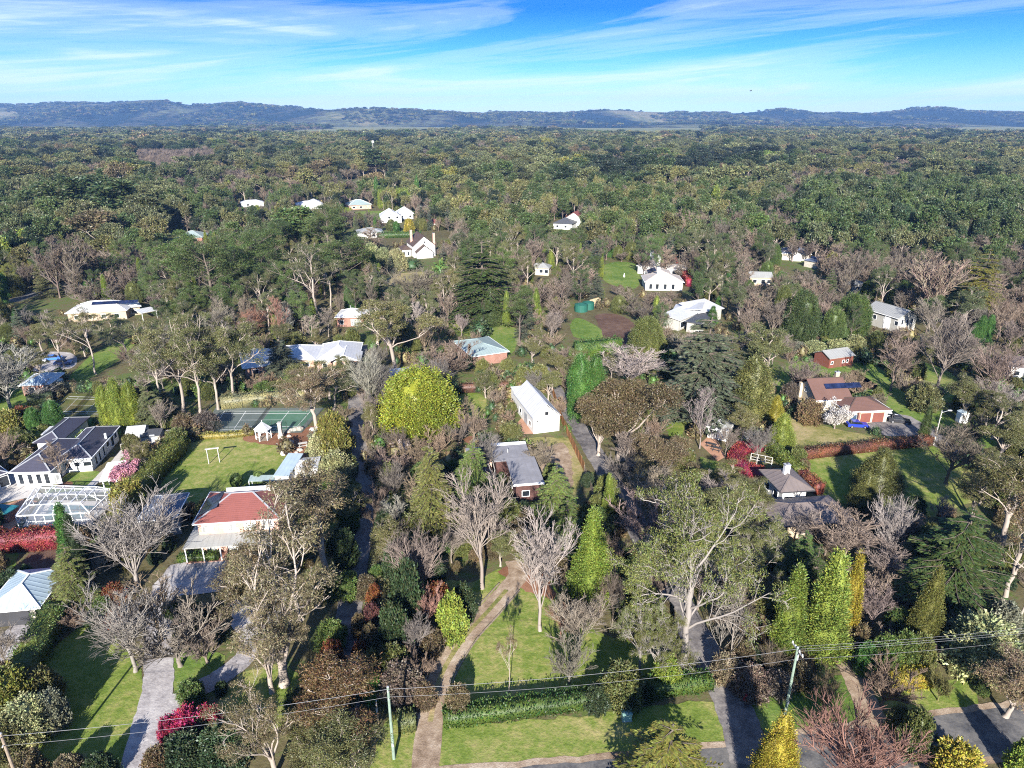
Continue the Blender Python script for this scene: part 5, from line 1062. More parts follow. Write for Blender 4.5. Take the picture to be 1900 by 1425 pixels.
A = at(522, 813); r = empty('stone_pillar', A); tag(r, 'free standing pale stone chimney pillar beside the gazebo', 'pillar'); MB().box(-.5, .5, -.5, .5, 0, 1.0).build('base', W_STONE, r); MB().box(-.33, .33, -.33, .33, 1.0, 3.4).build('shaft', W_STONE, r); MB().box(-.42, .42, -.42, .42, 3.4, 3.6).build('cap', T_SILVER, r)
# picnic tables
def picnic(px, rz, label, mat):
    r = empty('picnic_table', at(*px), rz); tag(r, label, 'table')
    for i in range(4): MB().box(-.9, .9, -.38 + i*.2, -.2 + i*.2, .70, .75).build('table_plank', mat, r)
    for s in (-1, 1): MB().box(-.9, .9, s*.75-.14, s*.75+.14, .42, .47).build('bench', mat, r)
    for x in (-.65, .65):
        for s in (-1, 1): MB().bar((x, s*.8, 0), (x, s*.25, .70), .08).build('leg', mat, r)
picnic((562, 828), .4, 'grey picnic table in the middle of the red dirt playground', T_SILVER); picnic((1320, 829), -.6, 'dark garden table nearer the white cabin on the terracotta patio', T_DARK); picnic((1330, 836), -.6, 'dark garden table at the centre of the terracotta patio', T_DARK); picnic((436, 914), .1, 'pale table on the terrace behind the red-tiled house', T_SILVER)
BL = ['corner boulder of the playground edging next to the stone pillar', 'second boulder along the far playground edge from the stone pillar', 'third boulder along the far playground edge from the stone pillar', 'fourth boulder along the far playground edge from the stone pillar', 'uppermost boulder on the pillar side of the playground', 'middle boulder on the pillar side of the playground', 'lowest boulder on the pillar side of the playground', 'lone boulder on the red dirt near the ball shrubs', 'boulder on the red dirt just behind the pale-roofed studio', 'boulder on the red dirt close to the picnic table',
 'boulder at the far edge of the playground near the pale trees', 'boulder at the far corner of the playground near the pale trees', 'left boulder of three at the studio end of the playground', 'middle boulder of three at the studio end of the playground', 'right boulder of three at the studio end of the playground']
def rock(px, s, i):
    r = np.random.default_rng(i); b = MB(); n = 7
    ring = lambda k, z: [(math.cos(2*math.pi*a/n)*k*s*r.uniform(.8, 1.2), math.sin(2*math.pi*a/n)*k*s*r.uniform(.8, 1.2), z*s*r.uniform(.9, 1.1)) for a in range(n)]
    v = ring(1, 0) + ring(.95, .5) + ring(.5, .85); b.poly(v, [(i_, (i_+1) % n, n+(i_+1) % n, n+i_) for i_ in range(n)] + [(n+i_, n+(i_+1) % n, 2*n+(i_+1) % n, 2*n+i_) for i_ in range(n)] + [tuple(range(2*n, 3*n))])
    return tag(b.build('boulder', W_STONE, None, at(*px)), BL[i], 'boulder', 'boulders round the playground')
for i, p in enumerate([(536, 802), (541, 799), (548, 798), (556, 797), (536, 810), (534, 818), (540, 822), (527, 842), (550, 841), (556, 836), (580, 798), (588, 800), (583, 838), (590, 842), (596, 838)]): rock(p, .45 + .12 * (i % 4), i)
# shade frames on the right
for px, lb in (((1395, 822), 'white trellis frame behind the curved red hedge'), ((1412, 862), 'bare tent-shaped timber frame inside the curved red hedge')):
    r = empty('garden_shelter', at(*px), -.5); tag(r, lb, 'garden shelter'); m_ = T_WHITE if px[0] < 1400 else T_SILVER
    for i in range(4): MB().bar((i*1.3-2, -1.1, 0), (i*1.3-2, 0, 1.9), .08).build('rafter', m_, r); MB().bar((i*1.3-2, 1.1, 0), (i*1.3-2, 0, 1.9), .08).build('rafter', m_, r)
    for y, z in ((0, 1.95), (-.55, 1.0), (.55, 1.0)): MB().bar((-2, y, z), (1.9, y, z), .08).build('rail', m_, r)
# water tanks
for px, R_ in (((1078, 577), 2.3), ((1091, 573), 2.1)):
    r = empty('water_tank', at(*px)); tag(r, 'wider green water tank in front of the cream wall' if R_ > 2.2 else 'narrower green water tank touching the cream wall', 'water tank', 'green water tanks'); tm_ = plain('green_tank', (.02, .10, .075), .45, .4)
    MB().tube((0,0,0), (0,0,2.4), R_, n=20).build('tank_wall', tm_, r, smooth=False); MB().tube((0,0,2.4), (0,0,2.9), R_*.98, .3, n=20).build('tank_lid', tm_, r)
r = empty('water_tank', at(108, 722)); tag(r, 'round grey-green tank beside the small brick house', 'water tank'); MB().tube((0,0,0), (0,0,2.3), 1.5, n=18).build('tank_wall', R_GREEN, r); MB().tube((0,0,2.3), (0,0,2.8), 1.5, .3, n=18).build('tank_lid', R_GREEN, r)
r = empty('utility_kiosk', at(1783, 783)); tag(r, 'white upright utility kiosk at the dark garden edge on the right', 'kiosk'); MB().box(-.9, .9, -.7, .7, 0, 2.4).build('cabinet', T_WHITE, r); MB().poly([(-1,-.8,2.4),(1,-.8,2.4),(1,.8,2.4),(-1,.8,2.4),(0,-.8,2.8),(0,.8,2.8)], [(0,1,4),(2,3,5),(1,2,5,4),(3,0,4,5),(3,2,1,0)]).build('roof', R_LBLUE, r); MB().box(-.5, .5, -.73, -.70, .2, 2.0).build('door', T_GREY, r)
r = empty('bird_bath', at(1622, 734)); tag(r, 'small white bird bath on the lawn right of the brown-tiled house', 'bird bath'); MB().tube((0,0,0), (0,0,.9), .18, .14).build('stem', T_WHITE, r); MB().tube((0,0,.9), (0,0,1.1), .3, .6, 12).build('bowl', T_WHITE, r)
r = empty('garden_statue', at(1158, 514)); tag(r, 'small white statue on the lawn left of the three-chimney house', 'statue'); MB().box(-.3,.3,-.3,.3,0,.6).build('plinth', T_WHITE, r); MB().tube((0,0,.6),(0,0,1.6),.25,.12).build('figure', T_WHITE, r)
# red post box and green cabinet on the verge
r = empty('post_box', at(1382, 1302)); tag(r, 'bright red post box on the verge beside the right lane', 'post box'); RP = plain('red_paint', (.62, .015, .02), .4, .5)
MB().tube((0,0,0), (0,0,.35), .16, n=12).build('base', T_DARK, r); MB().tube((0,0,.35), (0,0,1.05), .27, n=14).build('body', RP, r); MB().tube((0,0,1.05), (0,0,1.25), .30, .10, 14).build('cap', RP, r); MB().box(-.15, .15, -.29, -.26, .82, .88).build('slot', T_DARK, r)
r = empty('utility_cabinet', at(1162, 1334), .1); tag(r, 'pale green utility cabinet on the grass verge below the front hedge', 'cabinet'); CP = plain('pale_green_paint', (.25, .42, .37), .5, .4); MB().box(-.5, .5, -.4, .4, .1, 1.0).build('body', CP, r); MB().box(-.56, .56, -.46, .46, 1.0, 1.1).build('lid', CP, r); MB().box(-.55, .55, -.45, .45, 0, .1).build('base', T_GREY, r)
# timber edging beside the brown drive
for sg in (-1, 1):
    w = smooth_line([at(*p) for p in [(800, 1330), (818, 1255), (860, 1185), (905, 1135), (945, 1090)]], 5); b = MB()
    for a, c_ in zip(w, w[1:]):
        s_ = (c_ - a).normalized(); s_ = Vector((s_.y, -s_.x, 0))*1.65*sg; b.bar(a + s_ + Z*.1, c_ + s_ + Z*.1, .14, .2)
    tag(b.build('kerb', T_WOOD), kind='structure')
# ------------------------------------------------------------------ poles and wires
POLEM = plain('greenish_treated_pole', (.19, .25, .20), .85, .2, var=.25)
def pole(p, h, label, arm=False, mat=None, rz=0.0, r0=.17, lamp=False):
    r = empty('power_pole', p, rz); tag(r, label, 'power pole'); mat = mat or POLEM
    MB().tube((0,0,-.3), (0,0,h), r0, r0*.72, 10).build('post', mat, r); MB().tube((0,0,h), (0,0,h+.06), r0*.8, r0*.5, 10).build('pole_cap', T_GREY, r)
    if arm:
        MB().box(-.07, .07, -1.1, 1.1, h-.35, h-.22).build('crossarm', T_SILVER, r)
        for y in (-1.0, -.4, .4, 1.0): MB().tube((0, y, h-.22), (0, y, h-.02), .07, .05, 8).build('insulator', T_WHITE, r)
        MB().bar((0, -.7, h-.35), (0, 0, h-1.0), .05).build('brace', T_GREY, r); MB().tube((.3,.25,h-1.9), (.3,.25,h-1.2), .16, n=10).build('fuse_box', T_GREY, r)
    else:
        for z in (h-.3, h-1.3): MB().tube((0,-r0,z), (0,-r0-.18,z), .05, n=8).build('insulator', T_WHITE, r)
    MB().box(-.1, .1, -r0-.04, -r0+.03, 1.9, 2.3).build('pole_plate', T_GREY, r)
    if lamp: MB().bar((0,0,h-.4), (1.4,0,h+.1), .06).build('lamp_arm', T_GREY, r); MB().box(1.2, 1.9, -.14, .14, h+.02, h+.16).build('lamp_head', T_WHITE, r)
    return r
pL, pR = at(731, 1408), at(1456, 1328); dirw = (pR - pL).normalized(); az = math.atan2(dirw.y, dirw.x)
pole(pL, 9.7, 'greenish timber power pole at the left front corner of the lot', rz=az); pole(pR, 9.6, 'greenish timber power pole with crossarm beside the lime cypresses', True, rz=az)
tB = at(2, 1364, 9.0); pB = Vector((tB.x, tB.y, 0)); pole(pB, 9.2, 'weathered grey power pole at the near edge of the left lawn', mat=T_WOOD, rz=az)
pN = pR + (pR - pL)*1.0; pole(pN, 9.6, 'power pole farther along the road beyond the right edge gums', True, rz=az)
pole(at(1732, 826), 7.6, 'pale street light pole on the lawn edge beside the forecourt of the brown-tiled house', mat=T_SILVER, r0=.11, lamp=True)
pole(at(176, 546), 7.0, 'thin white pole between the bare trees behind the long pale-roofed house', mat=T_WHITE, r0=.13); pole(at(1238, 1274), 2.4, 'short grey stay post in front of the huge old tree', mat=T_SILVER, r0=.09); pole(at(702, 1342), 3.2, 'short dark service post beside the left pole', mat=T_WOOD, r0=.1); pole(at(1471, 448), 9, 'far timber pole behind the slate blue house', mat=T_SILVER, r0=.16)
M_CABLE = plain('cable', (.20, .20, .21), .5, .4)
def wire(a, b, sag, label, r0=.014):
    n = 22; P = np.array([[a[0] + (b[0]-a[0])*i/n, a[1] + (b[1]-a[1])*i/n, a[2] + (b[2]-a[2])*i/n - 4*sag*(i/n)*(1-i/n)] for i in range(n+1)])
    V, Q = tubes(P[None] - P[0], np.full((1, n+1), r0), 5); o = link('overhead_wire', mesh_np('overhead_wire', V, Q, mats=[M_CABLE]), None, Vector(P[0])); tag(o, label, 'wire', 'overhead wires'); return o
up = lambda p, z, s=0: p + Vector((-dirw.y*s, dirw.x*s, z))
wire(up(pB, 8.9), up(pL, 9.4), .5, 'upper overhead wire between the grey pole and the left pole', .02); wire(up(pB, 7.7), up(pL, 8.4), .55, 'lower overhead wire between the grey pole and the left pole')
wire(up(pL, 9.4), up(pR, 9.4), .7, 'upper overhead wire between the left and right poles', .02); wire(up(pL, 8.4), up(pR, 8.0), .8, 'lower overhead wire between the left and right poles')
for s in (-1.0, -.4, .4): wire(up(pR, 9.55, s*.5), up(pN, 9.55, s*.5), .6, {-1.0: 'nearest overhead wire of three running right from the crossarm pole', -.4: 'middle of three overhead wires running right from the crossarm pole', .4: 'farthest of three overhead wires running right from the crossarm pole', 1.0: 'farthest of four overhead wires running right from the crossarm pole'}[s])
wire(up(pR, 8.0), up(pN, 8.0), .7, 'low overhead wire running right from the crossarm pole')
# mobile phone mast far off
A = at(694, 300); r = empty('phone_mast', A); tag(r, 'pale mobile phone mast standing above the far woodland', 'mast'); MB().tube((0,0,0), (0,0,30), .5, .35, 10).build('mast_pole', T_SILVER, r)
for i in range(3): a = i*2.094; MB().box(1.3*math.cos(a)-.3, 1.3*math.cos(a)+.3, 1.3*math.sin(a)-.3, 1.3*math.sin(a)+.3, 26.5, 29.5).build('antenna_panel', T_WHITE, r)
MB().tube((0,0,26), (0,0,26.4), 1.4, n=12).build('platform', T_GREY, r)
# ------------------------------------------------------------------ cars
TYRE = plain('tyre_rubber', (.02, .02, .02), .8, .2); RIM = plain('wheel_rim', (.4, .4, .42), .3, .6, .6); LAMP = plain('headlight_glass', (.6, .6, .58), .15, .6)
def car(px, rz, col, label):
    r = empty('parked_car', at(*px), rz); tag(r, label, 'car', 'parked cars'); pm = plain('car_paint', col, .22, .6, var=.03)
    def hull(prof, ins, y, m, name):
        vs = [(x, s*(y - ins*(z > .75)), z) for s in (-1, 1) for x, z in prof]; k = len(prof); b = MB(); b.poly(vs, [tuple(range(k-1, -1, -1)), tuple(range(k, 2*k))] + [(i, (i+1) % k, k+(i+1) % k, k+i) for i in range(k)]); return b.build(name, m, r)
    hull([(-2.15, .3), (2.15, .3), (2.2, .6), (2.1, .78), (1.1, .9), (-1.9, .95), (-2.2, .8)], .06, .88, pm, 'body')
    hull([(-1.75, .93), (.95, .91), (.35, 1.38), (-1.3, 1.4)], .16, .84, G_DARK, 'window_glass'); hull([(-1.25, 1.38), (.32, 1.36), (.25, 1.45), (-1.2, 1.47)], .18, .84, pm, 'roof')
    for x in (-1.35, 1.35):
        for s in (-1, 1):
            w = MB().tube((x, s*.72, .32), (x, s*.92, .32), .32, n=14).build('wheel', TYRE, r); MB().tube((x, s*.921, .32), (x, s*.935, .32), .19, n=12).build('rim', RIM, w)
    for s in (-1, 1): MB().box(2.12, 2.2, s*.62-.2, s*.62+.2, .58, .74).build('headlight', LAMP, r)
car((1590, 792), -.1, (.02, .04, .32), 'deep blue car parked in front of the brown-tiled house'); car((1650, 776), -.4, (.75, .75, .76), 'white car parked beside the garage of the brown-tiled house'); car((1668, 784), -.35, (.03, .03, .035), 'dark car parked on the forecourt beside the white car')
car((648, 686), 1.4, (.7, .7, .72), 'white car under the carport of the big white-roofed house'); car((100, 668), .3, (.05, .16, .5), 'blue car under gum trees near the left gravel yard'); car((72, 672), .2, (.5, .52, .55), 'silver car beside the blue car under the gum trees'); car((118, 676), .3, (.12, .16, .3), 'dark blue car right of the bright blue car')
patch('forecourt', [(20, 668), (60, 655), (130, 655), (140, 680), (70, 690)], M_GRAVEL, .05)
# a bird high over the valley
b = MB(); b.poly([(-.5,0,0), (.45,0,.05), (0,.09,.1), (0,-.09,-.06)], [(0,2,1), (0,1,3), (0,3,2), (1,2,3)]); B_ = bpy.data.objects.new('bird', None); COL.objects.link(B_); B_.location = at(1393, 225, 55) if False else Vector((0,0,0))
dv = Vector(((1393-950)/FPX, cs + (712.5-169)/FPX*sn, -sn + (712.5-169)/FPX*cs)); B_.location = Vector((0,0,CAM_H)) + dv*230; tag(B_, 'small dark bird flying above the right ridge', 'bird'); b.build('body', T_DARK, B_)
MB().poly([(-.15,0,.05), (.2,0,.05), (.05,1.1,.35), (-.1,1.1,.35), (0,.55,.12)], [(0,1,4), (1,2,4), (2,3,4), (3,0,4)]).build('wing', T_DARK, B_); MB().poly([(-.15,0,.05), (.2,0,.05), (.05,-1.1,.35), (-.1,-1.1,.35), (0,-.55,.12)], [(0,4,1), (1,4,2), (2,4,3), (3,4,0)]).build('wing', T_DARK, B_)
# ------------------------------------------------------------------ trees and shrubs
KINDS_ = {  # code: object name, spoken kind, near prototype, middle, far
    'B0': ('bare_tree', 'bare spreading tree', 'bare0', 'bareL', 'bareF'), 'B1': ('bare_tree', 'bare tapering tree', 'bare1', 'bareL', 'bareF'), 'B2': ('bare_tree', 'bare upright tree', 'bare2', 'bareL', 'bareF'), 'B3': ('bare_tree', 'bare low tree', 'bare3', 'bareL', 'bareF'),
    'G': ('gum_tree', 'gum tree', 'gum', 'gumL', 'gumF'), 'G1': ('gum_tree', 'long-trunked gum tree', 'gum1', 'gumL', 'gumF'), 'GD': ('gum_tree', 'dense domed gum tree', 'gumd', 'gumL', 'gumF'), 'PO': ('pine_tree', 'old spreading pine', 'oldpine', 'pineL', 'pineF'), 'GH': ('gum_tree', 'many-stemmed gum tree', 'gumh', 'gumL', 'gumF'), 'G2': ('gum_tree', 'low-branching gum tree', 'gum2', 'gumL', 'gumF'),
    'P': ('pine_tree', 'pine tree', 'pine', 'pineL', 'pineF'), 'C': ('cedar_tree', 'layered cedar', 'cedar', 'cedarL', 'cedarF'),
    'S': ('cypress_tree', 'spire-shaped cypress', 'spire', 'spireL', 'coneF'), 'K': ('cypress_tree', 'cone-shaped cypress', 'cone', 'coneL', 'coneF'), 'O': ('cypress_tree', 'columnar cypress', 'column', 'columnL', 'coneF'),
    'D': ('evergreen_tree', 'dense rounded evergreen', 'dome', 'domeL', 'domeL'), 'V': ('leafy_tree', 'bushy leafy tree', 'shrub', 'shrubL', 'shrubL'),
    'H': ('shrub', 'shrub', 'shrub', 'shrubL', 'shrubL'), 'T': ('topiary_ball', 'clipped ball shrub', 'ball', 'ball', 'ball'), 'X': ('blossom_tree', 'blossom tree', 'blossom', 'blossom', 'blossom')}
PLANTS = []; rng = random.Random(7)
def plant_w(code, p, h, w, tint, label=None, rz=None, lean=0):
    PLANTS.append(dict(code=code, p=Vector((p[0], p[1], 0)), h=h, w=w, tint=tint, label=label, rz=rz, lean=lean))
def plant(code, x, yb, yt, wpx, tint, label=None, lean=0):
    plant_w(code, at(x, yb), max(.5, hgt(x, yb, yt)), wpx * mpp(x, (yb + yt) / 2), tint, label, None, lean)
HAND = '''
GH 528 1270 965 262 tan|tall gum with thick pale forked limbs in front of the gravel forecourt
GH 505 1285 1080 150 tan
GH 511 1440 1262 165 tan
G2 640 1380 1252 170 rustg|rusty tipped young tree beside the side lane hedge
G2 655 1445 1345 150 olive
G2 590 1450 1360 150 olive
G 610 1085 858 185 tan
G 560 1150 975 190 tan
G2 478 1165 1020 150 tan
G2 640 985 905 80 olive
B2 253 1090 925 190 white|big pale bare tree in front of the blue-grey garage
B3 175 1085 1030 80 white
B0 252 1246 1095 165 white
B3 335 1236 1125 165 grey
B0 300 1190 1085 130 brown
B3 385 1230 1150 100 grey
H 215 1120 1085 45 rust
H 225 1165 1130 50 rust
S 147 1080 935 42 green|twin tipped dark cypress at the end of the red hedge
S 160 1085 955 40 dark
C 150 1130 1010 80 olivec
C 128 1120 1040 60 olivec
H 30 1335 1245 95 yelg
H 85 1310 1245 75 olive
H 15 1300 1235 70 bush
H 60 1370 1300 95 pale
H 105 1350 1285 60 silver
H 20 1400 1340 80 olive
H 350 1378 1318 60 mag|magenta azalea on the left of a pair by the gravel drive
H 390 1360 1312 50 mag|magenta azalea on the right of a pair by the gravel drive
H 320 1385 1330 40 mag
H 345 1425 1370 90 dark
H 372 1370 1325 70 dark
H 330 1378 1330 40 dark
H 420 1420 1350 90 dark
H 300 1440 1390 60 bush
H 130 1445 1408 60 tan
H 190 1450 1405 60 dark
H 60 1450 1400 70 bush
V 600 860 805 55 pale
V 622 855 768 62 yelg
V 628 895 838 62 pale
V 598 845 795 45 silver
H 640 930 890 45 dark
H 650 985 935 40 mid
H 645 1050 985 45 dark
H 650 1110 1060 40 mid
H 612 1110 1060 50 mid
G 590 800 690 145 tan
G2 545 745 690 90 olive
G 620 760 680 90 gumg
G2 640 720 660 60 olive
S 689 742 692 16 lime
S 677 818 788 9 lime
B0 688 790 725 48 pink
B0 683 845 785 42 brown
B2 700 700 640 50 grey
B3 696 905 860 36 brown
H 676 855 835 16 lime
V 247 962 890 58 yelg|large olive evergreen bush between the pergola and the blue-grey garage
X 240 905 848 50 bloom|pink blossom tree above the white pergola
B1 116 897 818 54 pink|small bare lawn tree in a round dirt bed
T 440 904 879 23 mid|clipped ball shrub nearer the side of the lawn with the goal frame
T 482 901 876 22 mid|clipped ball shrub nearer the pale-roofed studio
V 247 842 805 32 olive
H 275 838 822 28 yelg
O 203 792 716 27 lime|leftmost of three olive cone conifers beside the worn court
O 227 796 703 29 lime|middle of three olive cone conifers beside the worn court
O 252 793 711 29 lime|rightmost of three olive cone conifers beside the worn court
C 287 790 712 62 gumg
C 310 770 720 50 gumg
G1 305 752 595 125 olive
G 340 765 590 135 olive
G1 372 770 575 150 olive|tall white trunked gum at the corner of the two-tone tennis court
G 432 748 590 120 olive
G 405 760 640 100 gumg
V 385 800 765 50 dkb
V 345 800 770 50 bush
H 365 812 788 40 bush
O 68 803 756 28 green
O 106 801 744 34 green
H 151 791 779 16 lime
H 172 792 774 26 yelg
V 20 808 762 55 yelg
V 45 788 755 50 rust
H 60 812 795 40 lime
B0 21 768 640 130 white
B3 75 745 712 60 white
V 110 732 710 34 silver
H 458 808 786 20 gold
H 500 742 720 40 mid
H 480 705 690 30 green
V 495 735 708 45 mid
G1 178 695 570 100 olive
G1 120 682 580 95 olive
G 235 660 590 90 gumg
G 205 640 585 70 pine
B2 140 552 440 72 pink
B2 112 553 445 55 pink
B1 150 556 452 50 white
C 92 550 470 45 gumg
B0 258 515 455 50 pink
B3 218 550 520 36 white
B0 185 530 475 50 pink
B0 210 520 465 45 grey
H 253 528 522 9 gold
O 2 525 445 26 lime
O 22 520 440 26 lime
O 42 512 428 32 dark
O 70 498 422 36 dark
O 55 490 425 24 lime
P 100 460 402 45 lime
P 60 528 485 32 yelg
P 25 545 490 30 yelg
P 130 425 330 100 pine
P 185 405 325 90 dark
P 230 432 330 90 dark
P 275 440 362 80 gumg
P 160 440 370 80 gumg
G 195 475 390 85 tan
P 345 565 432 95 mid
P 400 590 440 110 pine
P 445 570 450 90 mid
P 372 530 455 90 pine
P 480 560 425 110 pine
P 555 478 383 80 pine
P 612 485 383 85 pine
P 640 540 440 110 pine
P 515 500 410 90 pine
G1 587 585 448 120 gumg
G1 614 575 470 95 gumg
G 500 620 540 60 gumg
B1 520 640 548 42 redb
B0 478 628 568 65 redb
B1 537 612 560 30 redb
B1 582 640 585 44 white
B1 610 625 570 35 grey
S 648 580 528 20 green
S 660 582 555 18 green
G 737 697 552 155 olive
G2 700 640 570 80 gumg
B0 765 573 492 95 grey|broad bare tree with many limbs in front of the white gabled house
G 690 570 505 80 gumg
B0 805 570 505 55 grey
V 690 493 452 34 pale
V 712 500 460 34 pale
V 738 503 462 34 pale
H 765 500 480 40 green
H 820 520 480 50 pine
B0 690 475 422 64 brown
C 897 598 440 112 pine|broad dark green conifer standing alone beyond the small lawn
K 910 606 538 40 pine
S 940 608 540 15 lime
B3 832 702 630 120 brown
B0 815 640 580 70 pink
B0 790 665 590 60 brown
H 890 625 592 46 olive
C 525 700 628 66 blue|blue-green cedar in front of the big white-roofed house
G2 565 745 672 100 olive
G2 612 740 680 70 olive
B2 690 765 648 70 white
B0 712 760 668 60 grey
D 782 806 684 130 goldg|big golden-green dome shaped conifer at the back of the lot
B3 835 800 745 60 brown
B3 880 815 755 70 brown
B0 735 850 790 60 brown
H 735 860 820 50 brown
X 745 852 812 36 bloomw|small white-pink blossom tree in the brown shrubbery
B3 770 870 815 70 brown
B3 810 850 800 80 brown
B3 850 830 780 60 dkb
C 805 1003 818 88 olivec|tall olive cedar left of the green cedar by the deck
C 880 935 822 88 cedg|bright green cedar beside the deck of the grey flat-roofed house
C 1030 988 860 90 cedg|bright green cedar at the corner of the dark brick wall
C 1050 1015 925 64 cedg
V 915 960 925 50 olivec
B0 895 1092 893 150 white|largest pale bare tree in front of the grey flat-roofed house
B0 1002 1170 972 140 white|big pale bare tree beside the bend of the brown drive
B2 785 1108 985 120 pink|vase shaped bare tree in front of the tall olive cedar
B2 735 935 855 62 grey
B0 738 990 925 55 white
B3 730 1020 960 60 grey
S 1127 965 880 26 lime|narrow lime spire beside the right hand lane
K 1094 1120 945 82 lime|broad lime green cone conifer next to the big pale bare tree
H 1080 1040 1000 40 lime
B2 1136 1152 1060 48 brown
B2 1115 1140 1070 35 brown
PO 1268 1236 905 280 olivec|huge old tree with thick grey limbs beside the right hand lane
PO 1185 1250 1085 120 olivec
PO 1215 1262 1130 130 olivec
V 1235 1268 1220 60 lime
B1 1334 1232 1085 62 white
B1 1350 1245 1060 60 white
B2 1360 1190 1090 60 brown
H 1345 1262 1215 60 brown
H 1390 1290 1240 70 brown
H 1370 1240 1190 60 bush
G1 945 1286 1175 55 tan|slender white-trunked young tree on the front lawn
B3 1056 1268 1190 90 grey|low round grey bare bush on the front lawn
B0 1075 1218 1105 120 pink
B0 1040 1190 1120 80 redb
H 850 1320 1273 48 bush|round brown clipped bush right of the brown drive
H 745 1295 1235 78 dkb|dark brown clipped bush near the left pole
V 840 1188 1102 56 lime
V 860 1150 1085 50 dark
B3 795 1160 1085 66 redb
H 815 1130 1085 50 rust
H 760 1160 1040 56 dark
H 735 1215 1120 56 dark
B0 770 1230 1150 66 grey
H 800 1215 1170 50 bush
H 760 1210 1175 40 green
B3 780 1270 1205 70 brown
H 735 1090 1010 50 dark
H 790 1310 1270 45 bush
H 715 1000 950 40 dark
H 700 1090 1050 30 mid
H 697 1130 1085 32 rust
H 693 1170 1120 36 maroon
H 690 1210 1160 38 bush
H 692 1255 1205 36 olive
H 695 1300 1250 34 green
H 668 1180 1140 30 bush
H 670 1225 1190 30 rust
T 672 1290 1255 24 yelg|yellow-green clipped ball at the edge of the side lane
H 620 1245 1190 50 rust
H 640 1310 1260 50 dark
H 600 1300 1250 60 dark
H 560 1330 1280 60 dark
GD 1152 852 690 165 bush|dense brown-green gum with a dome crown beside the right lane
GD 1110 845 745 90 tan
GD 1230 895 808 120 tan
B0 1165 880 800 100 pink
B3 1150 900 840 70 grey
B0 1212 965 882 150 brown
B3 1190 1010 920 110 pink
O 1073 782 657 44 green
O 1100 780 662 40 green
B0 1170 725 640 140 white
D 1197 668 588 64 olivec
C 1300 778 583 150 blue|huge layered blue-green cedar above the white garden cabin
C 1345 740 620 90 gumg
S 1320 606 568 22 green
O 1388 785 663 68 olivec
G2 1420 700 610 110 olive
G2 1375 820 750 60 olive
B1 1298 832 718 62 white
B0 1345 850 790 46 pink
K 1435 790 735 40 gold
K 1447 832 768 52 lime
B3 1410 840 790 40 grey
K 1625 912 833 88 olivec|large olive cone conifer on the lawn behind the brown hedge
K 1600 945 880 60 olivec
S 1713 812 754 20 pine
B0 1755 898 795 130 dkb
B0 1735 735 575 115 pink|tall pinkish bare tree on the lawn near the brown-tiled house
B0 1652 725 622 84 pink
B3 1680 740 690 60 brown
B2 1840 742 640 100 pink
B0 1800 700 640 70 grey
V 1710 760 712 60 olive
G 1840 815 735 110 olive
B3 1800 830 770 80 dkb
X 1548 795 748 54 bloomw|white blossoming magnolia against the brown-tiled house
V 1500 785 742 46 bush
V 1465 745 710 34 dkb
H 1475 765 750 14 green
H 1623 808 790 20 gold
C 1803 600 463 82 yelg
B0 1725 600 472 110 pink
B0 1690 560 490 70 pink
B2 1545 545 470 45 redb
B2 1575 550 465 45 redb
B2 1600 545 462 40 redb
B2 1625 545 470 40 redb
B2 1655 540 468 40 redb
B2 1560 565 490 35 white
B2 1680 530 465 45 pink
O 1812 642 586 18 green
O 1828 640 584 16 green
O 1850 620 575 20 green
O 1868 622 572 22 green
O 1886 612 570 14 green
O 1800 645 600 14 green
D 1480 640 540 58 pine
D 1575 622 545 62 mid
D 1540 640 570 44 mid
D 1445 615 530 30 olivec
V 1610 560 520 34 mid
B0 1500 575 515 70 white
B0 1440 560 505 40 white
B0 1415 610 540 40 grey
V 1540 510 470 30 yelg
X 1440 450 430 30 bloom
V 1480 655 635 40 silver
V 1510 658 632 40 pale
V 1550 660 630 44 pale
V 1585 655 622 40 pale
H 1605 674 645 36 rust
H 1497 672 660 22 mid
S 1455 1216 1052 60 lime|lime spire conifer left of the pair behind the power pole
S 1520 1228 1026 84 lime|broad lime cypress of the pair behind the power pole
S 1560 1195 1028 46 gold
K 1705 1200 1053 62 yelg
C 1752 1135 945 180 pine|large dark layered cedar in the right foreground garden
C 1480 1085 985 80 mid
C 1500 1130 1010 60 pine
P 1440 1080 1000 80 mid
B0 1615 1172 1093 84 pink
B0 1562 1050 945 140 pink
B2 1640 1060 918 84 white
B0 1480 1010 945 90 grey
B3 1530 1030 970 80 brown
G 1858 1125 890 150 tan
G1 1893 1145 930 110 tan
G 1862 1010 855 170 olive
G2 1800 960 880 80 olive
G2 1330 920 862 100 olive
PO 1365 1010 905 130 olive
G2 1400 960 890 80 olive
PO 1400 1090 950 150 olivec
G2 1320 1000 900 110 olive
V 1600 1250 1195 40 green
V 1635 1245 1180 55 mid
V 1670 1238 1175 55 mid
V 1700 1240 1180 55 olivec
V 1590 1215 1160 50 bush
V 1560 1210 1170 50 bush
B3 1735 1230 1185 70 dkb
V 1810 1245 1150 120 pale
V 1780 1200 1140 60 silver
V 1850 1190 1120 60 silver
G2 1865 1330 1210 130 tan
B2 1525 1330 1258 66 bush
B3 1740 1300 1240 64 olive
B2 1425 1260 1200 60 brown
H 1480 1270 1235 60 bush
H 1440 1285 1250 60 dkb
K 1432 1470 1328 88 gold|golden cone conifer at the near edge beside the right lane
K 1415 1480 1375 60 gold
C 1232 1490 1345 190 yelg|yellow-green cedar at the near edge of the road
B2 1590 1480 1335 220 redb|wide reddish bare tree by the road at the near edge
V 1690 1400 1320 60 olivec
V 1765 1450 1382 84 gold
V 1890 1440 1375 50 lime
V 1660 1360 1310 40 olive
'''
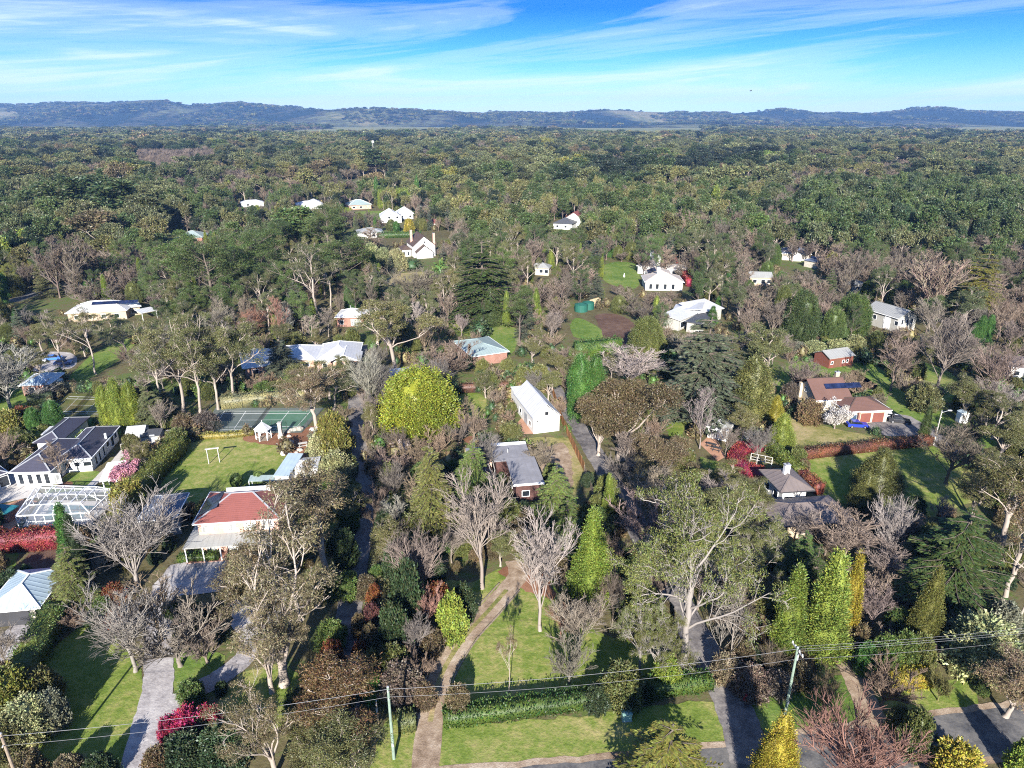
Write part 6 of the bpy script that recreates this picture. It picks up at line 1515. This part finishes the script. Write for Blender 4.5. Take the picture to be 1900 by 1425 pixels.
for ln in HAND.strip().split('\n'):
    head, _, lab = ln.partition('|'); f = head.split()
    plant(f[0], *map(float, f[1:5]), f[5], lab.replace('right hand ', 'right ') or None)
# rows clipped as tall hedge trees far off
for i in range(9): plant('O', 705 + i * 3.2 + (i > 3) * 4, 388 - i*.3, 352, 7, 'lime')
for i in range(16): plant('O', 738 + i * 5, 383 - i*.3, 349, 8, 'lime')
for i in range(5): plant('O', 636 + i * 4, 408, 385, 7, 'lime')
for x, yb, yt, w, t in ((700, 378, 328, 9, 'green'), (775, 380, 325, 9, 'green'), (752, 375, 330, 8, 'yelg'), (760, 436, 404, 20, 'gold'), (736, 430, 410, 14, 'green'), (912, 350, 328, 22, 'gold'), (930, 352, 332, 18, 'lime'), (953, 366, 326, 12, 'rust'), (1115, 345, 318, 12, 'lime'),
                        (1012, 300, 278, 14, 'lime'), (985, 285, 258, 20, 'yelg'), (1010, 285, 255, 36, 'yelg'), (920, 280, 268, 10, 'lime'), (1018, 303, 290, 10, 'green'), (1197, 365, 312, 40, 'olivec'), (1175, 355, 322, 16, 'mid'), (1294, 392, 353, 10, 'lime'), (1324, 402, 343, 16, 'lime'),
                        (1555, 345, 312, 22, 'lime'), (1420, 318, 280, 40, 'lime'), (1440, 318, 282, 30, 'lime'), (1630, 340, 315, 24, 'pine'), (1725, 315, 275, 10, 'green'), (480, 412, 380, 16, 'lime'), (410, 412, 372, 18, 'lime'), (445, 405, 385, 14, 'lime'), (290, 400, 375, 10, 'green'), (345, 320, 300, 10, 'green'), (410, 330, 305, 12, 'green')):
    plant('O' if w < 18 else 'D', x, yb, yt, w, t)

KEEP = HOUSE_PX + [(1062, 556, 1116, 580), (300, 800, 520, 925), (75, 735, 195, 772), (375, 755, 560, 803), (60, 870, 235, 925), (200, 870, 245, 915), (35, 915, 220, 980), (0, 960, 132, 1022), (795, 1060, 960, 1425), (870, 1090, 1010, 1300), (240, 1230, 450, 1425), (660, 760, 690, 1060), (285, 1050, 430, 1110), (1010, 820, 1085, 930), (1040, 690, 1110, 850), (460, 780, 600, 860), (840, 735, 905, 800),
                   (1240, 700, 1275, 800), (1480, 835, 1720, 900), (1460, 680, 1640, 820), (1640, 690, 1800, 825), (1300, 810, 1440, 880), (1370, 1240, 1400, 1400), (1560, 1240, 1830, 1400), (850, 1290, 1340, 1425), (80, 1150, 270, 1425), (840, 590, 955, 655), (1060, 585, 1165, 645), (640, 385, 830, 445), (1000, 500, 1030, 515), (130, 620, 250, 700), (1120, 485, 1185, 525), (715, 500, 800, 530), (20, 530, 130, 565), (690, 438, 740, 470)]
class Grid:
    def __init__(s, c): s.c = c; s.d = {}
    def add(s, x, y, r): s.d.setdefault((int(x//s.c), int(y//s.c)), []).append((x, y, r))
    def hit(s, x, y, r, k):
        i, j = int(x//s.c), int(y//s.c)
        for a in range(i-1, i+2):
            for b in range(j-1, j+2):
                for X, Y, R in s.d.get((a, b), ()):
                    if (X-x)**2 + (Y-y)**2 < ((R+r)*k)**2: return True
        return False
gr = Grid(16)
for q in PLANTS: gr.add(q['p'].x, q['p'].y, q['w']/2)
CB = [(min(p[0] for p in c), max(p[0] for p in c), min(p[1] for p in c), max(p[1] for p in c), c) for c in CLEAR]
def clear_of(x, y):
    for a, b, c, d, poly in CB:
        if a <= x <= b and c <= y <= d and in_poly(x, y, poly): return False
    return True
def hides(x, y, h, w):
    bx, by = pix((x, y, 0)); tx, ty = pix((x, y, h)); hw = w / 2 * FPX / (y*cs + (CAM_H - h/2)*sn) * .8
    for x0, y0, x1, y1 in KEEP:
        if by > y0 + .75*(y1-y0) and ty < y1 - 2 and bx + hw > x0 and bx - hw < x1: return True
    return False
def zone(px, py):                  # what grows where: (code, tint, height range, width/height) with weights
    if py > 640: return [('H', 'bush', (1.5, 4), 1.0, 2), ('H', 'dark', (1.5, 4), 1, 2), ('B3', 'brown', (3, 7), 1.2, 3), ('B0', 'grey', (6, 11), .85, 2), ('V', 'olivec', (3, 6), .9, 2), ('G2', 'olive', (6, 11), .9, 2), ('H', 'mid', (1.5, 4), 1, 1.5), ('B0', 'pink', (6, 10), .9, 1)]
    if px > 1480 and py < 480: return [('P', 'pine', (16, 24), .55, 5), ('P', 'dark', (14, 24), .55, 4), ('G', 'gumg', (15, 23), .6, 3), ('B0', 'grey', (10, 16), .7, 1)]
    if px < 330 and py < 470: return [('P', 'gumg', (14, 22), .6, 3), ('P', 'pine', (14, 22), .6, 3), ('G', 'gumg', (14, 22), .65, 4), ('B0', 'pink', (9, 15), .8, 1.2), ('G', 'olive', (12, 20), .7, 2)]
    if 850 < px < 1420 and py < 470: return [('P', 'pine', (14, 22), .6, 4), ('G', 'olive', (14, 20), .7, 3), ('G', 'gumg', (12, 18), .75, 2), ('B0', 'pink', (11, 18), .65, 2.6), ('C', 'mid', (12, 22), .5, 1), ('B1', 'grey', (12, 18), .5, 1), ('P', 'mid', (12, 20), .6, 1.5)]
    if px > 1350: return [('B0', 'pink', (9, 15), .8, 4), ('B0', 'grey', (8, 14), .85, 2.5), ('B2', 'brown', (7, 13), .7, 1.5), ('G', 'gumg', (12, 19), .7, 2), ('D', 'mid', (6, 11), .7, 1.2), ('P', 'pine', (11, 18), .6, 1.5), ('C', 'pine', (9, 16), .55, 1), ('H', 'bush', (2, 4), 1, 1)]
    return [('G', 'olive', (12, 19), .7, 2.5), ('G', 'gumg', (11, 18), .75, 2.5), ('B0', 'pink', (8, 14), .8, 2.2), ('B0', 'grey', (7, 13), .9, 1.6), ('P', 'pine', (11, 19), .65, 2), ('P', 'mid', (11, 18), .65, 1.2), ('C', 'blue', (8, 15), .55, .8), ('B1', 'white', (8, 14), .5, .8), ('D', 'olivec', (5, 9), .8, .8), ('O', 'green', (5, 10), .3, .35), ('H', 'bush', (2, 4), 1, 1), ('B3', 'brown', (4, 8), 1.2, 1.2), ('S', 'lime', (7, 11), .28, .25)]
FAR = []; YMAX = 560
def fill(tries, y0, y1, k, over=False):
    for _ in range(tries):
        y = math.sqrt(rng.uniform(y0*y0, y1*y1)); x = rng.uniform(-.80, .80) * (y + 14)
        px, py = pix((x, y, 0))
        if px < -90 or px > 1990 or py > 1480 or not clear_of(x, y): continue
        zs = zone(px, py); z = rng.choices(zs, [q[4] for q in zs])[0]
        h = rng.uniform(*z[2]); w = h * z[3] * rng.uniform(.85, 1.2)
        if gr.hit(x, y, w/2, k) or hides(x, y, h, w): continue
        gr.add(x, y, w/2); plant_w(z[0], (x, y), h, w, z[1])
fill(16000, 58, 165, .62); fill(26000, 165, 400, .60); fill(22000, 400, YMAX, .66)
# keep the nearest three hundred of a kind as trees of their own; the rest joins the far woodland
PLANTS.sort(key=lambda q: q['p'].y - (1000 if q['label'] else 0)); cnt = {}; own = []
for q in PLANTS:
    n = KINDS_[q['code']][0]; cnt[n] = cnt.get(n, 0) + 1
    if cnt[n] <= 295: own.append(q)
    else: FAR.append(q)
print('plants', cnt, len(own), len(FAR))
# ------------------------------------------------------------------ make the plants
import collections
LM2 = LANDMARKS + [('the two-tone tennis court', *at(490, 785)[:2]), ('the worn tennis court', *at(140, 755)[:2]), ('the goal frame', *at(398, 860)[:2]), ('the white pergola', *at(220, 905)[:2]), ('the screened pool enclosure', *at(130, 960)[:2]),
    ('the gravel forecourt', *at(380, 1080)[:2]), ('the gravel drive fork', *at(310, 1280)[:2]), ('the brown gravel drive', *at(850, 1200)[:2]), ('the left power pole', *at(730, 1405)[:2]), ('the right power pole', *at(1455, 1328)[:2]), ('the red post box', *at(1382, 1300)[:2]),
    ('the curved red hedge', *at(1375, 850)[:2]), ('the playground', *at(560, 830)[:2]), ('the long front hedge', *at(1050, 1310)[:2]), ('the golden clipped hedge', *at(1680, 1258)[:2]), ('the green water tanks', *at(1083, 575)[:2]), ('the straight red hedge', *at(60, 1005)[:2]), ('the brown fence', *at(1065, 830)[:2]), ('the bark bed', *at(1135, 612)[:2])]
TENS = 'nearest second third fourth fifth sixth seventh eighth ninth tenth eleventh twelfth thirteenth fourteenth fifteenth sixteenth seventeenth eighteenth nineteenth twentieth'.split()
ORD = ['nearest'] + [w + ' nearest' for w in TENS[1:]] + ['twenty-' + w + ' nearest' for w in ['first'] + TENS[1:9]] + ['thirtieth nearest'] + [t_ + '-' + w + ' nearest' for t_ in ('thirty', 'forty', 'fifty') for w in ['first'] + TENS[1:9]]
def size_word(n, h):
    a, b = (2.0, 3.4) if n in ('shrub', 'topiary_ball') else (8, 15)
    return 'small ' if h < a else ('' if h < b else 'tall ')
groups = collections.defaultdict(list)
for q in own:
    if q['label']: continue
    x, y = q['p'].x, q['p'].y
    best = min(LM2, key=lambda l: math.hypot(l[1]-x, l[2]-y)); dx, dy = x - best[1], y - best[2]
    rel = ('behind' if dy > 0 else 'in front of') if abs(dy) > abs(dx) else ('right of' if dx > 0 else 'left of')
    n, spoken = KINDS_[q['code']][:2]; s = size_word(n, q['h']) + TINT[q['tint']][1] + ' ' + spoken
    groups[(s, rel, best[0])].append((math.hypot(dx, dy), id(q), q))
for (s, rel, lm), lst in groups.items():
    lst.sort(key=lambda t: t[0])
    for i, (_, _, q) in enumerate(lst):
        q['label'] = f'{s} {rel} {lm}' if len(lst) == 1 else (f'{ORD[i]} {s} {rel} {lm}' if i < len(ORD) else f'{s} far {rel} {lm}')
GRP = {'bare_tree': 'bare winter trees', 'gum_tree': 'gum trees', 'pine_tree': 'pine trees', 'cedar_tree': 'layered cedars', 'cypress_tree': 'upright cypresses', 'evergreen_tree': 'rounded evergreens', 'leafy_tree': 'bushy leafy trees', 'shrub': 'garden shrubs', 'topiary_ball': 'clipped balls', 'blossom_tree': 'blossom trees'}
def jit(c, r): 
    k = r.uniform(.82, 1.2); return (c[0]*k*r.uniform(.93, 1.08), c[1]*k, c[2]*k*r.uniform(.9, 1.1), 1)
for q in own:
    code = q['code']; n, spoken, a, b, c_ = KINDS_[code]; D = math.hypot(q['p'].x, q['p'].y)
    ps = PROTO[a if D < (330 if n != 'bare_tree' else 900) else b]; tm, cm = ps[rng.randrange(len(ps))]
    root = empty(n, q['p'], rng.uniform(0, 6.283)); tag(root, q['label'], 'shrub' if n in ('shrub', 'topiary_ball') else 'tree', GRP[n])
    col = jit(TINT[q['tint']][0], rng); sc = (q['w'] * rng.uniform(.94, 1.06), q['w'] * rng.uniform(.94, 1.06), q['h'])
    small = n in ('shrub', 'topiary_ball')
    t = link('stem' if small else 'trunk', tm, root); f = link('foliage' if small else ('branches' if n == 'bare_tree' else 'crown'), cm, root)
    t.scale = sc; f.scale = sc; f.color = col
    t.color = col if n == 'bare_tree' else ((.25, .2, .18, 1) if n == 'blossom_tree' else (1, 1, 1, 1))

# ------------------------------------------------------------------ far woodland: one mass
def gn_scatter(name, label, P, protos, cols, S, kind='stuff', cat=None):
    P = np.array(P, dtype=np.float32); src = bpy.data.collections.new(name + '_sources')
    names = []
    for i, (me, c) in enumerate(zip(protos, cols)):
        o = bpy.data.objects.new('source_%03d' % i, me); o.color = (*c, 1); src.objects.link(o)
    me = bpy.data.meshes.new(name); me.vertices.add(len(P)); me.vertices.foreach_set('co', P.ravel())
    at_i = me.attributes.new('pick', 'INT', 'POINT'); at_i.data.foreach_set('value', np.array(S[0], dtype=np.int32))
    at_s = me.attributes.new('size', 'FLOAT_VECTOR', 'POINT'); at_s.data.foreach_set('vector', np.array(S[1], dtype=np.float32).ravel())
    at_r = me.attributes.new('turn', 'FLOAT', 'POINT'); at_r.data.foreach_set('value', np.array(S[2], dtype=np.float32))
    o = link(name, me); tag(o, label, cat, kind=kind)
    ng = bpy.data.node_groups.new(name + '_nodes', 'GeometryNodeTree')
    ng.interface.new_socket('Geometry', in_out='INPUT', socket_type='NodeSocketGeometry'); ng.interface.new_socket('Geometry', in_out='OUTPUT', socket_type='NodeSocketGeometry')
    gi = N(ng, 'NodeGroupInput'); go = N(ng, 'NodeGroupOutput'); ci = N(ng, 'GeometryNodeCollectionInfo'); ci.inputs['Collection'].default_value = src
    ci.inputs['Separate Children'].default_value = True; ci.inputs['Reset Children'].default_value = True
    ip = N(ng, 'GeometryNodeInstanceOnPoints'); ip.inputs['Pick Instance'].default_value = True
    def named(nm, ty): n = N(ng, 'GeometryNodeInputNamedAttribute', data_type=ty); n.inputs[0].default_value = nm; return n.outputs[0]
    L(ng, gi.outputs[0], ip.inputs['Points']); L(ng, ci.outputs[0], ip.inputs['Instance']); L(ng, named('pick', 'INT'), ip.inputs['Instance Index'])
    L(ng, named('size', 'FLOAT_VECTOR'), ip.inputs['Scale'])
    cb = N(ng, 'ShaderNodeCombineXYZ'); L(ng, named('turn', 'FLOAT'), cb.inputs[2]); L(ng, cb.outputs[0], ip.inputs['Rotation'])
    L(ng, ip.outputs[0], go.inputs[0]); md = o.modifiers.new('scatter', 'NODES'); md.node_group = ng
    return o
def joined(pair, tm=None):         # trunk and crown of a far prototype as one mesh
    a, b = pair; me = bpy.data.meshes.new('far_tree')
    va = np.empty(len(a.vertices)*3, np.float32); a.vertices.foreach_get('co', va); vb = np.empty(len(b.vertices)*3, np.float32); b.vertices.foreach_get('co', vb)
    fa = np.empty(len(a.loops), np.int32); a.loops.foreach_get('vertex_index', fa); fb = np.empty(len(b.loops), np.int32); b.loops.foreach_get('vertex_index', fb)
    qa = fa.reshape(-1, 4); qb = fb.reshape(-1, 4) + len(a.vertices)
    return mesh_np('far_tree', np.concatenate([va, vb]).reshape(-1, 3), np.concatenate([qa, qb]), mats=[a.materials[0], b.materials[0]], qm=np.concatenate([np.zeros(len(qa), int), np.ones(len(qb), int)]))
FS = []                            # (mesh, colour, kind)
FM = {}
def recol(me, k, t):
    me = me.copy(); key = (k == 'bare', t)
    if key not in FM: FM[key] = leaf_mat('far_' + t, .1, .25 if k == 'bare' else .45, TINT[t][0])
    for i in range(len(me.materials)):
        if i == 1 or k == 'bare': me.materials[i] = FM[key]
    return me
J = {k: [joined(p) for p in PROTO[k]] for k in ('gumL', 'pineL', 'bareL', 'cedarL', 'coneL', 'gumF', 'pineF', 'bareF', 'cedarF', 'coneF', 'shrubF')}
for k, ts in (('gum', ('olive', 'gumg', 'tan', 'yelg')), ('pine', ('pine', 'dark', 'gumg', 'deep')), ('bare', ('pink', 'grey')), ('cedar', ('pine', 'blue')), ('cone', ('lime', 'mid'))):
    for lod in 'LF':
        for t in ts:
            for me in J[k + lod]: FS.append((recol(me, k, t), TINT[t][0], k + lod))
for t in ('bush', 'dark', 'mid'):
    for me in J['shrubF']: FS.append((recol(me, 'shrub', t), TINT[t][0], 'shrubF'))
IDX = {k: [i for i, f in enumerate(FS) if f[2] == k] for k in J}
def grab(k, t=None):
    c = [i for i in IDX[k] if t is None or FS[i][1] == TINT[t][0]]
    return rng.choice(c or IDX[k])
P = []; PI = []; PS = []; PR = []
FK = {'bare_tree': 'bareL', 'gum_tree': 'gumL', 'pine_tree': 'pineL', 'cedar_tree': 'cedarL', 'shrub': 'shrubF', 'leafy_tree': 'shrubF', 'cypress_tree': 'coneL'}
for q in FAR:
    P.append(q['p']); PI.append(grab(FK.get(KINDS_[q['code']][0], 'gumL'), q['tint'])); PS.append((q['w'], q['w'], q['h'])); PR.append(rng.uniform(0, 6.28))
from mathutils import noise as mnoise
y = YMAX - 10.0
while y < 4600:
    stp = 11.5 + (y - 500) * .0034; x = -.80 * y
    while x < .80 * y:
        X = x + rng.uniform(-.45, .45)*stp; Y = y + rng.uniform(-.45, .45)*stp; x += stp
        px, py = pix((X, Y, 0))
        if px < -40 or px > 1940: continue
        v = mnoise.noise(Vector((X*.0045, Y*.0030, 3.1))); v2 = mnoise.noise(Vector((X*.010, Y*.007, 9.1))); v3 = mnoise.noise(Vector((X*.0011, Y*.0005, 17.0))); v4 = mnoise.noise(Vector((X*.013, Y*.008, 40.0)))
        if Y > 2400 and v3 > (.14 - (Y - 2400) * .00022): continue       # paddocks open up towards the hills
        if v2 < -.40 or (v4 > .40 and Y > 620): continue                  # clearings
        if not clear_of(X, Y) or any(x0 < px < x1 and y0 < py < y1 for x0, y0, x1, y1 in KEEP): continue
        if gr.hit(X, Y, 4, .5): continue
        lod = 'L' if Y < 1500 else 'F'; r = rng.random(); big = 1 + .45 * v4 + rng.uniform(-.25, .3)
        if v > .26:   pk = (('pine', .72), ('gum', .92), ('bare', 1))      # pine stands
        elif v < -.14: pk = (('bare', .62), ('gum', .85), ('cone', .88), ('pine', 1))   # bare groves
        else:         pk = (('gum', .50), ('pine', .62), ('bare', .92), ('cedar', .98), ('cone', 1))
        k = next(a_ for a_, b_ in pk if r <= b_); t = None
        lo, hi, wr = {'pine': (12, 22, .62), 'gum': (10, 21, .75), 'bare': (8, 14, .9), 'cedar': (10, 19, .5), 'cone': (6, 11, .35)}[k]; h = rng.uniform(lo, hi) * big
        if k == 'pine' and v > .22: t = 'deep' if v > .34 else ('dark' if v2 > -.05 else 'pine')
        if k == 'gum': t = 'gumg' if v2 + rng.uniform(-.2, .2) > -.05 else ('olive' if rng.random() < .7 else ('tan' if rng.random() < .85 else 'yelg'))
        if 250 < px < 410 and 290 < py < 326: k, h, wr, t = 'bare', rng.uniform(12, 15), .6, 'pink'
        k += lod
        w = h * wr * rng.uniform(1.05, 1.85) * (1 + (Y - 500) * .00020)
        if hides(X, Y, h, w): continue
        P.append((X, Y, 0)); PI.append(grab(k, t)); PS.append((w, w, h)); PR.append(rng.uniform(0, 6.28))
    y += stp * .9
print('far trees', len(P))
gn_scatter('woodland', 'mixed gum, pine and bare woodland running out to the hills', P, [f[0] for f in FS], [f[1] for f in FS], (PI, PS, PR))

# ------------------------------------------------------------------ hills
RIDGE = [(-300, 204), (0, 197), (60, 196), (100, 192), (200, 193), (230, 190), (270, 188), (310, 186), (350, 193), (400, 197), (450, 191), (480, 195), (520, 200), (580, 204), (640, 206), (680, 204), (740, 205), (800, 207), (860, 208), (900, 210), (907, 207), (918, 205), (928, 209), (1000, 212), (1050, 212), (1100, 208), (1150, 206), (1200, 208), (1290, 213), (1330, 210), (1400, 208), (1450, 206), (1520, 211), (1600, 213), (1660, 208), (1690, 203), (1740, 202), (1800, 208), (1900, 210), (2200, 212)]
RX = [p[0] for p in RIDGE]; RY = [p[1] for p in RIDGE]
def ridge(px): return float(np.interp(px, RX, RY))
nx_, ny_ = 420, 80; V = []; Y0, Y1 = 4300.0, 9800.0
HT = {}
for j in range(ny_):
    Y = Y0 + (Y1 - Y0) * j / (ny_ - 1)
    for i in range(nx_):
        X = (-.95 + 1.9 * i / (nx_ - 1)) * Y; px = 950 + FPX * X / (Y * cs + CAM_H * sn)
        a = zray(px, ridge(px), 7000.0)
        fr = max(0.0, 1 - abs(Y - 7000) / 2300.0); fr = fr * fr * (3 - 2 * fr)
        n = mnoise.fractal(Vector((X*.0011, Y*.0011, 0)), 1.0, 2.0, 5)
        n2 = max(0, mnoise.noise(Vector((X*.0005, Y*.0009, 5.0))))
        n3 = mnoise.noise(Vector((X*.0022, Y*.0016, 8.0))); z = a * fr + n3 * 16 * fr + mnoise.noise(Vector((X*.006, Y*.004, 3.0))) * 5 * fr + n * 34 * (1 - abs(2*fr - 1)) + n2 * 95 * (1 - fr) * min(1, (Y - Y0)/700)
        z *= min(1, (Y - Y0) / 500.0)
        V.append((X, Y, max(z, 0) - .5))
idx = np.arange(nx_*ny_).reshape(ny_, nx_); Q = np.stack([idx[:-1, :-1], idx[:-1, 1:], idx[1:, 1:], idx[1:, :-1]], -1).reshape(-1, 4)
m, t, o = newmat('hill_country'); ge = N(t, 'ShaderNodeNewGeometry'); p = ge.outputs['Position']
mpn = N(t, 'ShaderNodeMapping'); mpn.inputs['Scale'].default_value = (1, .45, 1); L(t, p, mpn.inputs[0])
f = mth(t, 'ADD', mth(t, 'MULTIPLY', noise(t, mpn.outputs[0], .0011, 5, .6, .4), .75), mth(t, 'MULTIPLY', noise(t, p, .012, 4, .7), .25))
c = ramp(t, f, [(.42, (.008, .016, .014)), (.48, (.014, .024, .016)), (.51, (.06, .052, .034)), (.55, (.11, .12, .05)), (.60, (.22, .19, .10))])  # dark forest tones also put cloud shadow into the hill colour, against pasture
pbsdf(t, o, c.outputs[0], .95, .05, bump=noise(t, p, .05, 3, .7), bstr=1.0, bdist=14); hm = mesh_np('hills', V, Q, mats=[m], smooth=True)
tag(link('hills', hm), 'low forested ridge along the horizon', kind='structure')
# tree clumps on the hills roughen their skyline
Va = np.array(V).reshape(ny_, nx_, 3); HP = []; HI = []; HS = []; HR = []
for _ in range(15000):
    j = rng.randrange(8, 46); i = rng.randrange(30, nx_ - 30); v = Va[j, i] + (Va[j, i+1] - Va[j, i]) * rng.random() + (Va[j+1, i] - Va[j, i]) * rng.random()
    if v[2] < 3 or mnoise.noise(Vector((v[0]*.0016, v[1]*.0011, 2.0))) + rng.uniform(-.15, .15) < .06: continue
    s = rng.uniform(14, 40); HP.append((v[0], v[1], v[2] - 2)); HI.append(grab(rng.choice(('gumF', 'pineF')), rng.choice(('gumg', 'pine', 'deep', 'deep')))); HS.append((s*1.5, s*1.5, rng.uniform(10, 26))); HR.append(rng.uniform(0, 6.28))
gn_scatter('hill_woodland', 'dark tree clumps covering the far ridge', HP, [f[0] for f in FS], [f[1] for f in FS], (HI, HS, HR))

# ------------------------------------------------------------------ the air between here and the hills
hb = MB().box(-9600, 9600, -290, 10500, -1.2, 330)
hm_, t, o = newmat('haze'); pv = N(t, 'ShaderNodeVolumePrincipled'); pv.inputs['Color'].default_value = (.26, .50, 1.0, 1); pv.inputs['Density'].default_value = HAZE
L(t, pv.outputs[0], o.inputs['Volume'])
tag(hb.build('haze', hm_), 'thin blue air over the valley', kind='stuff')
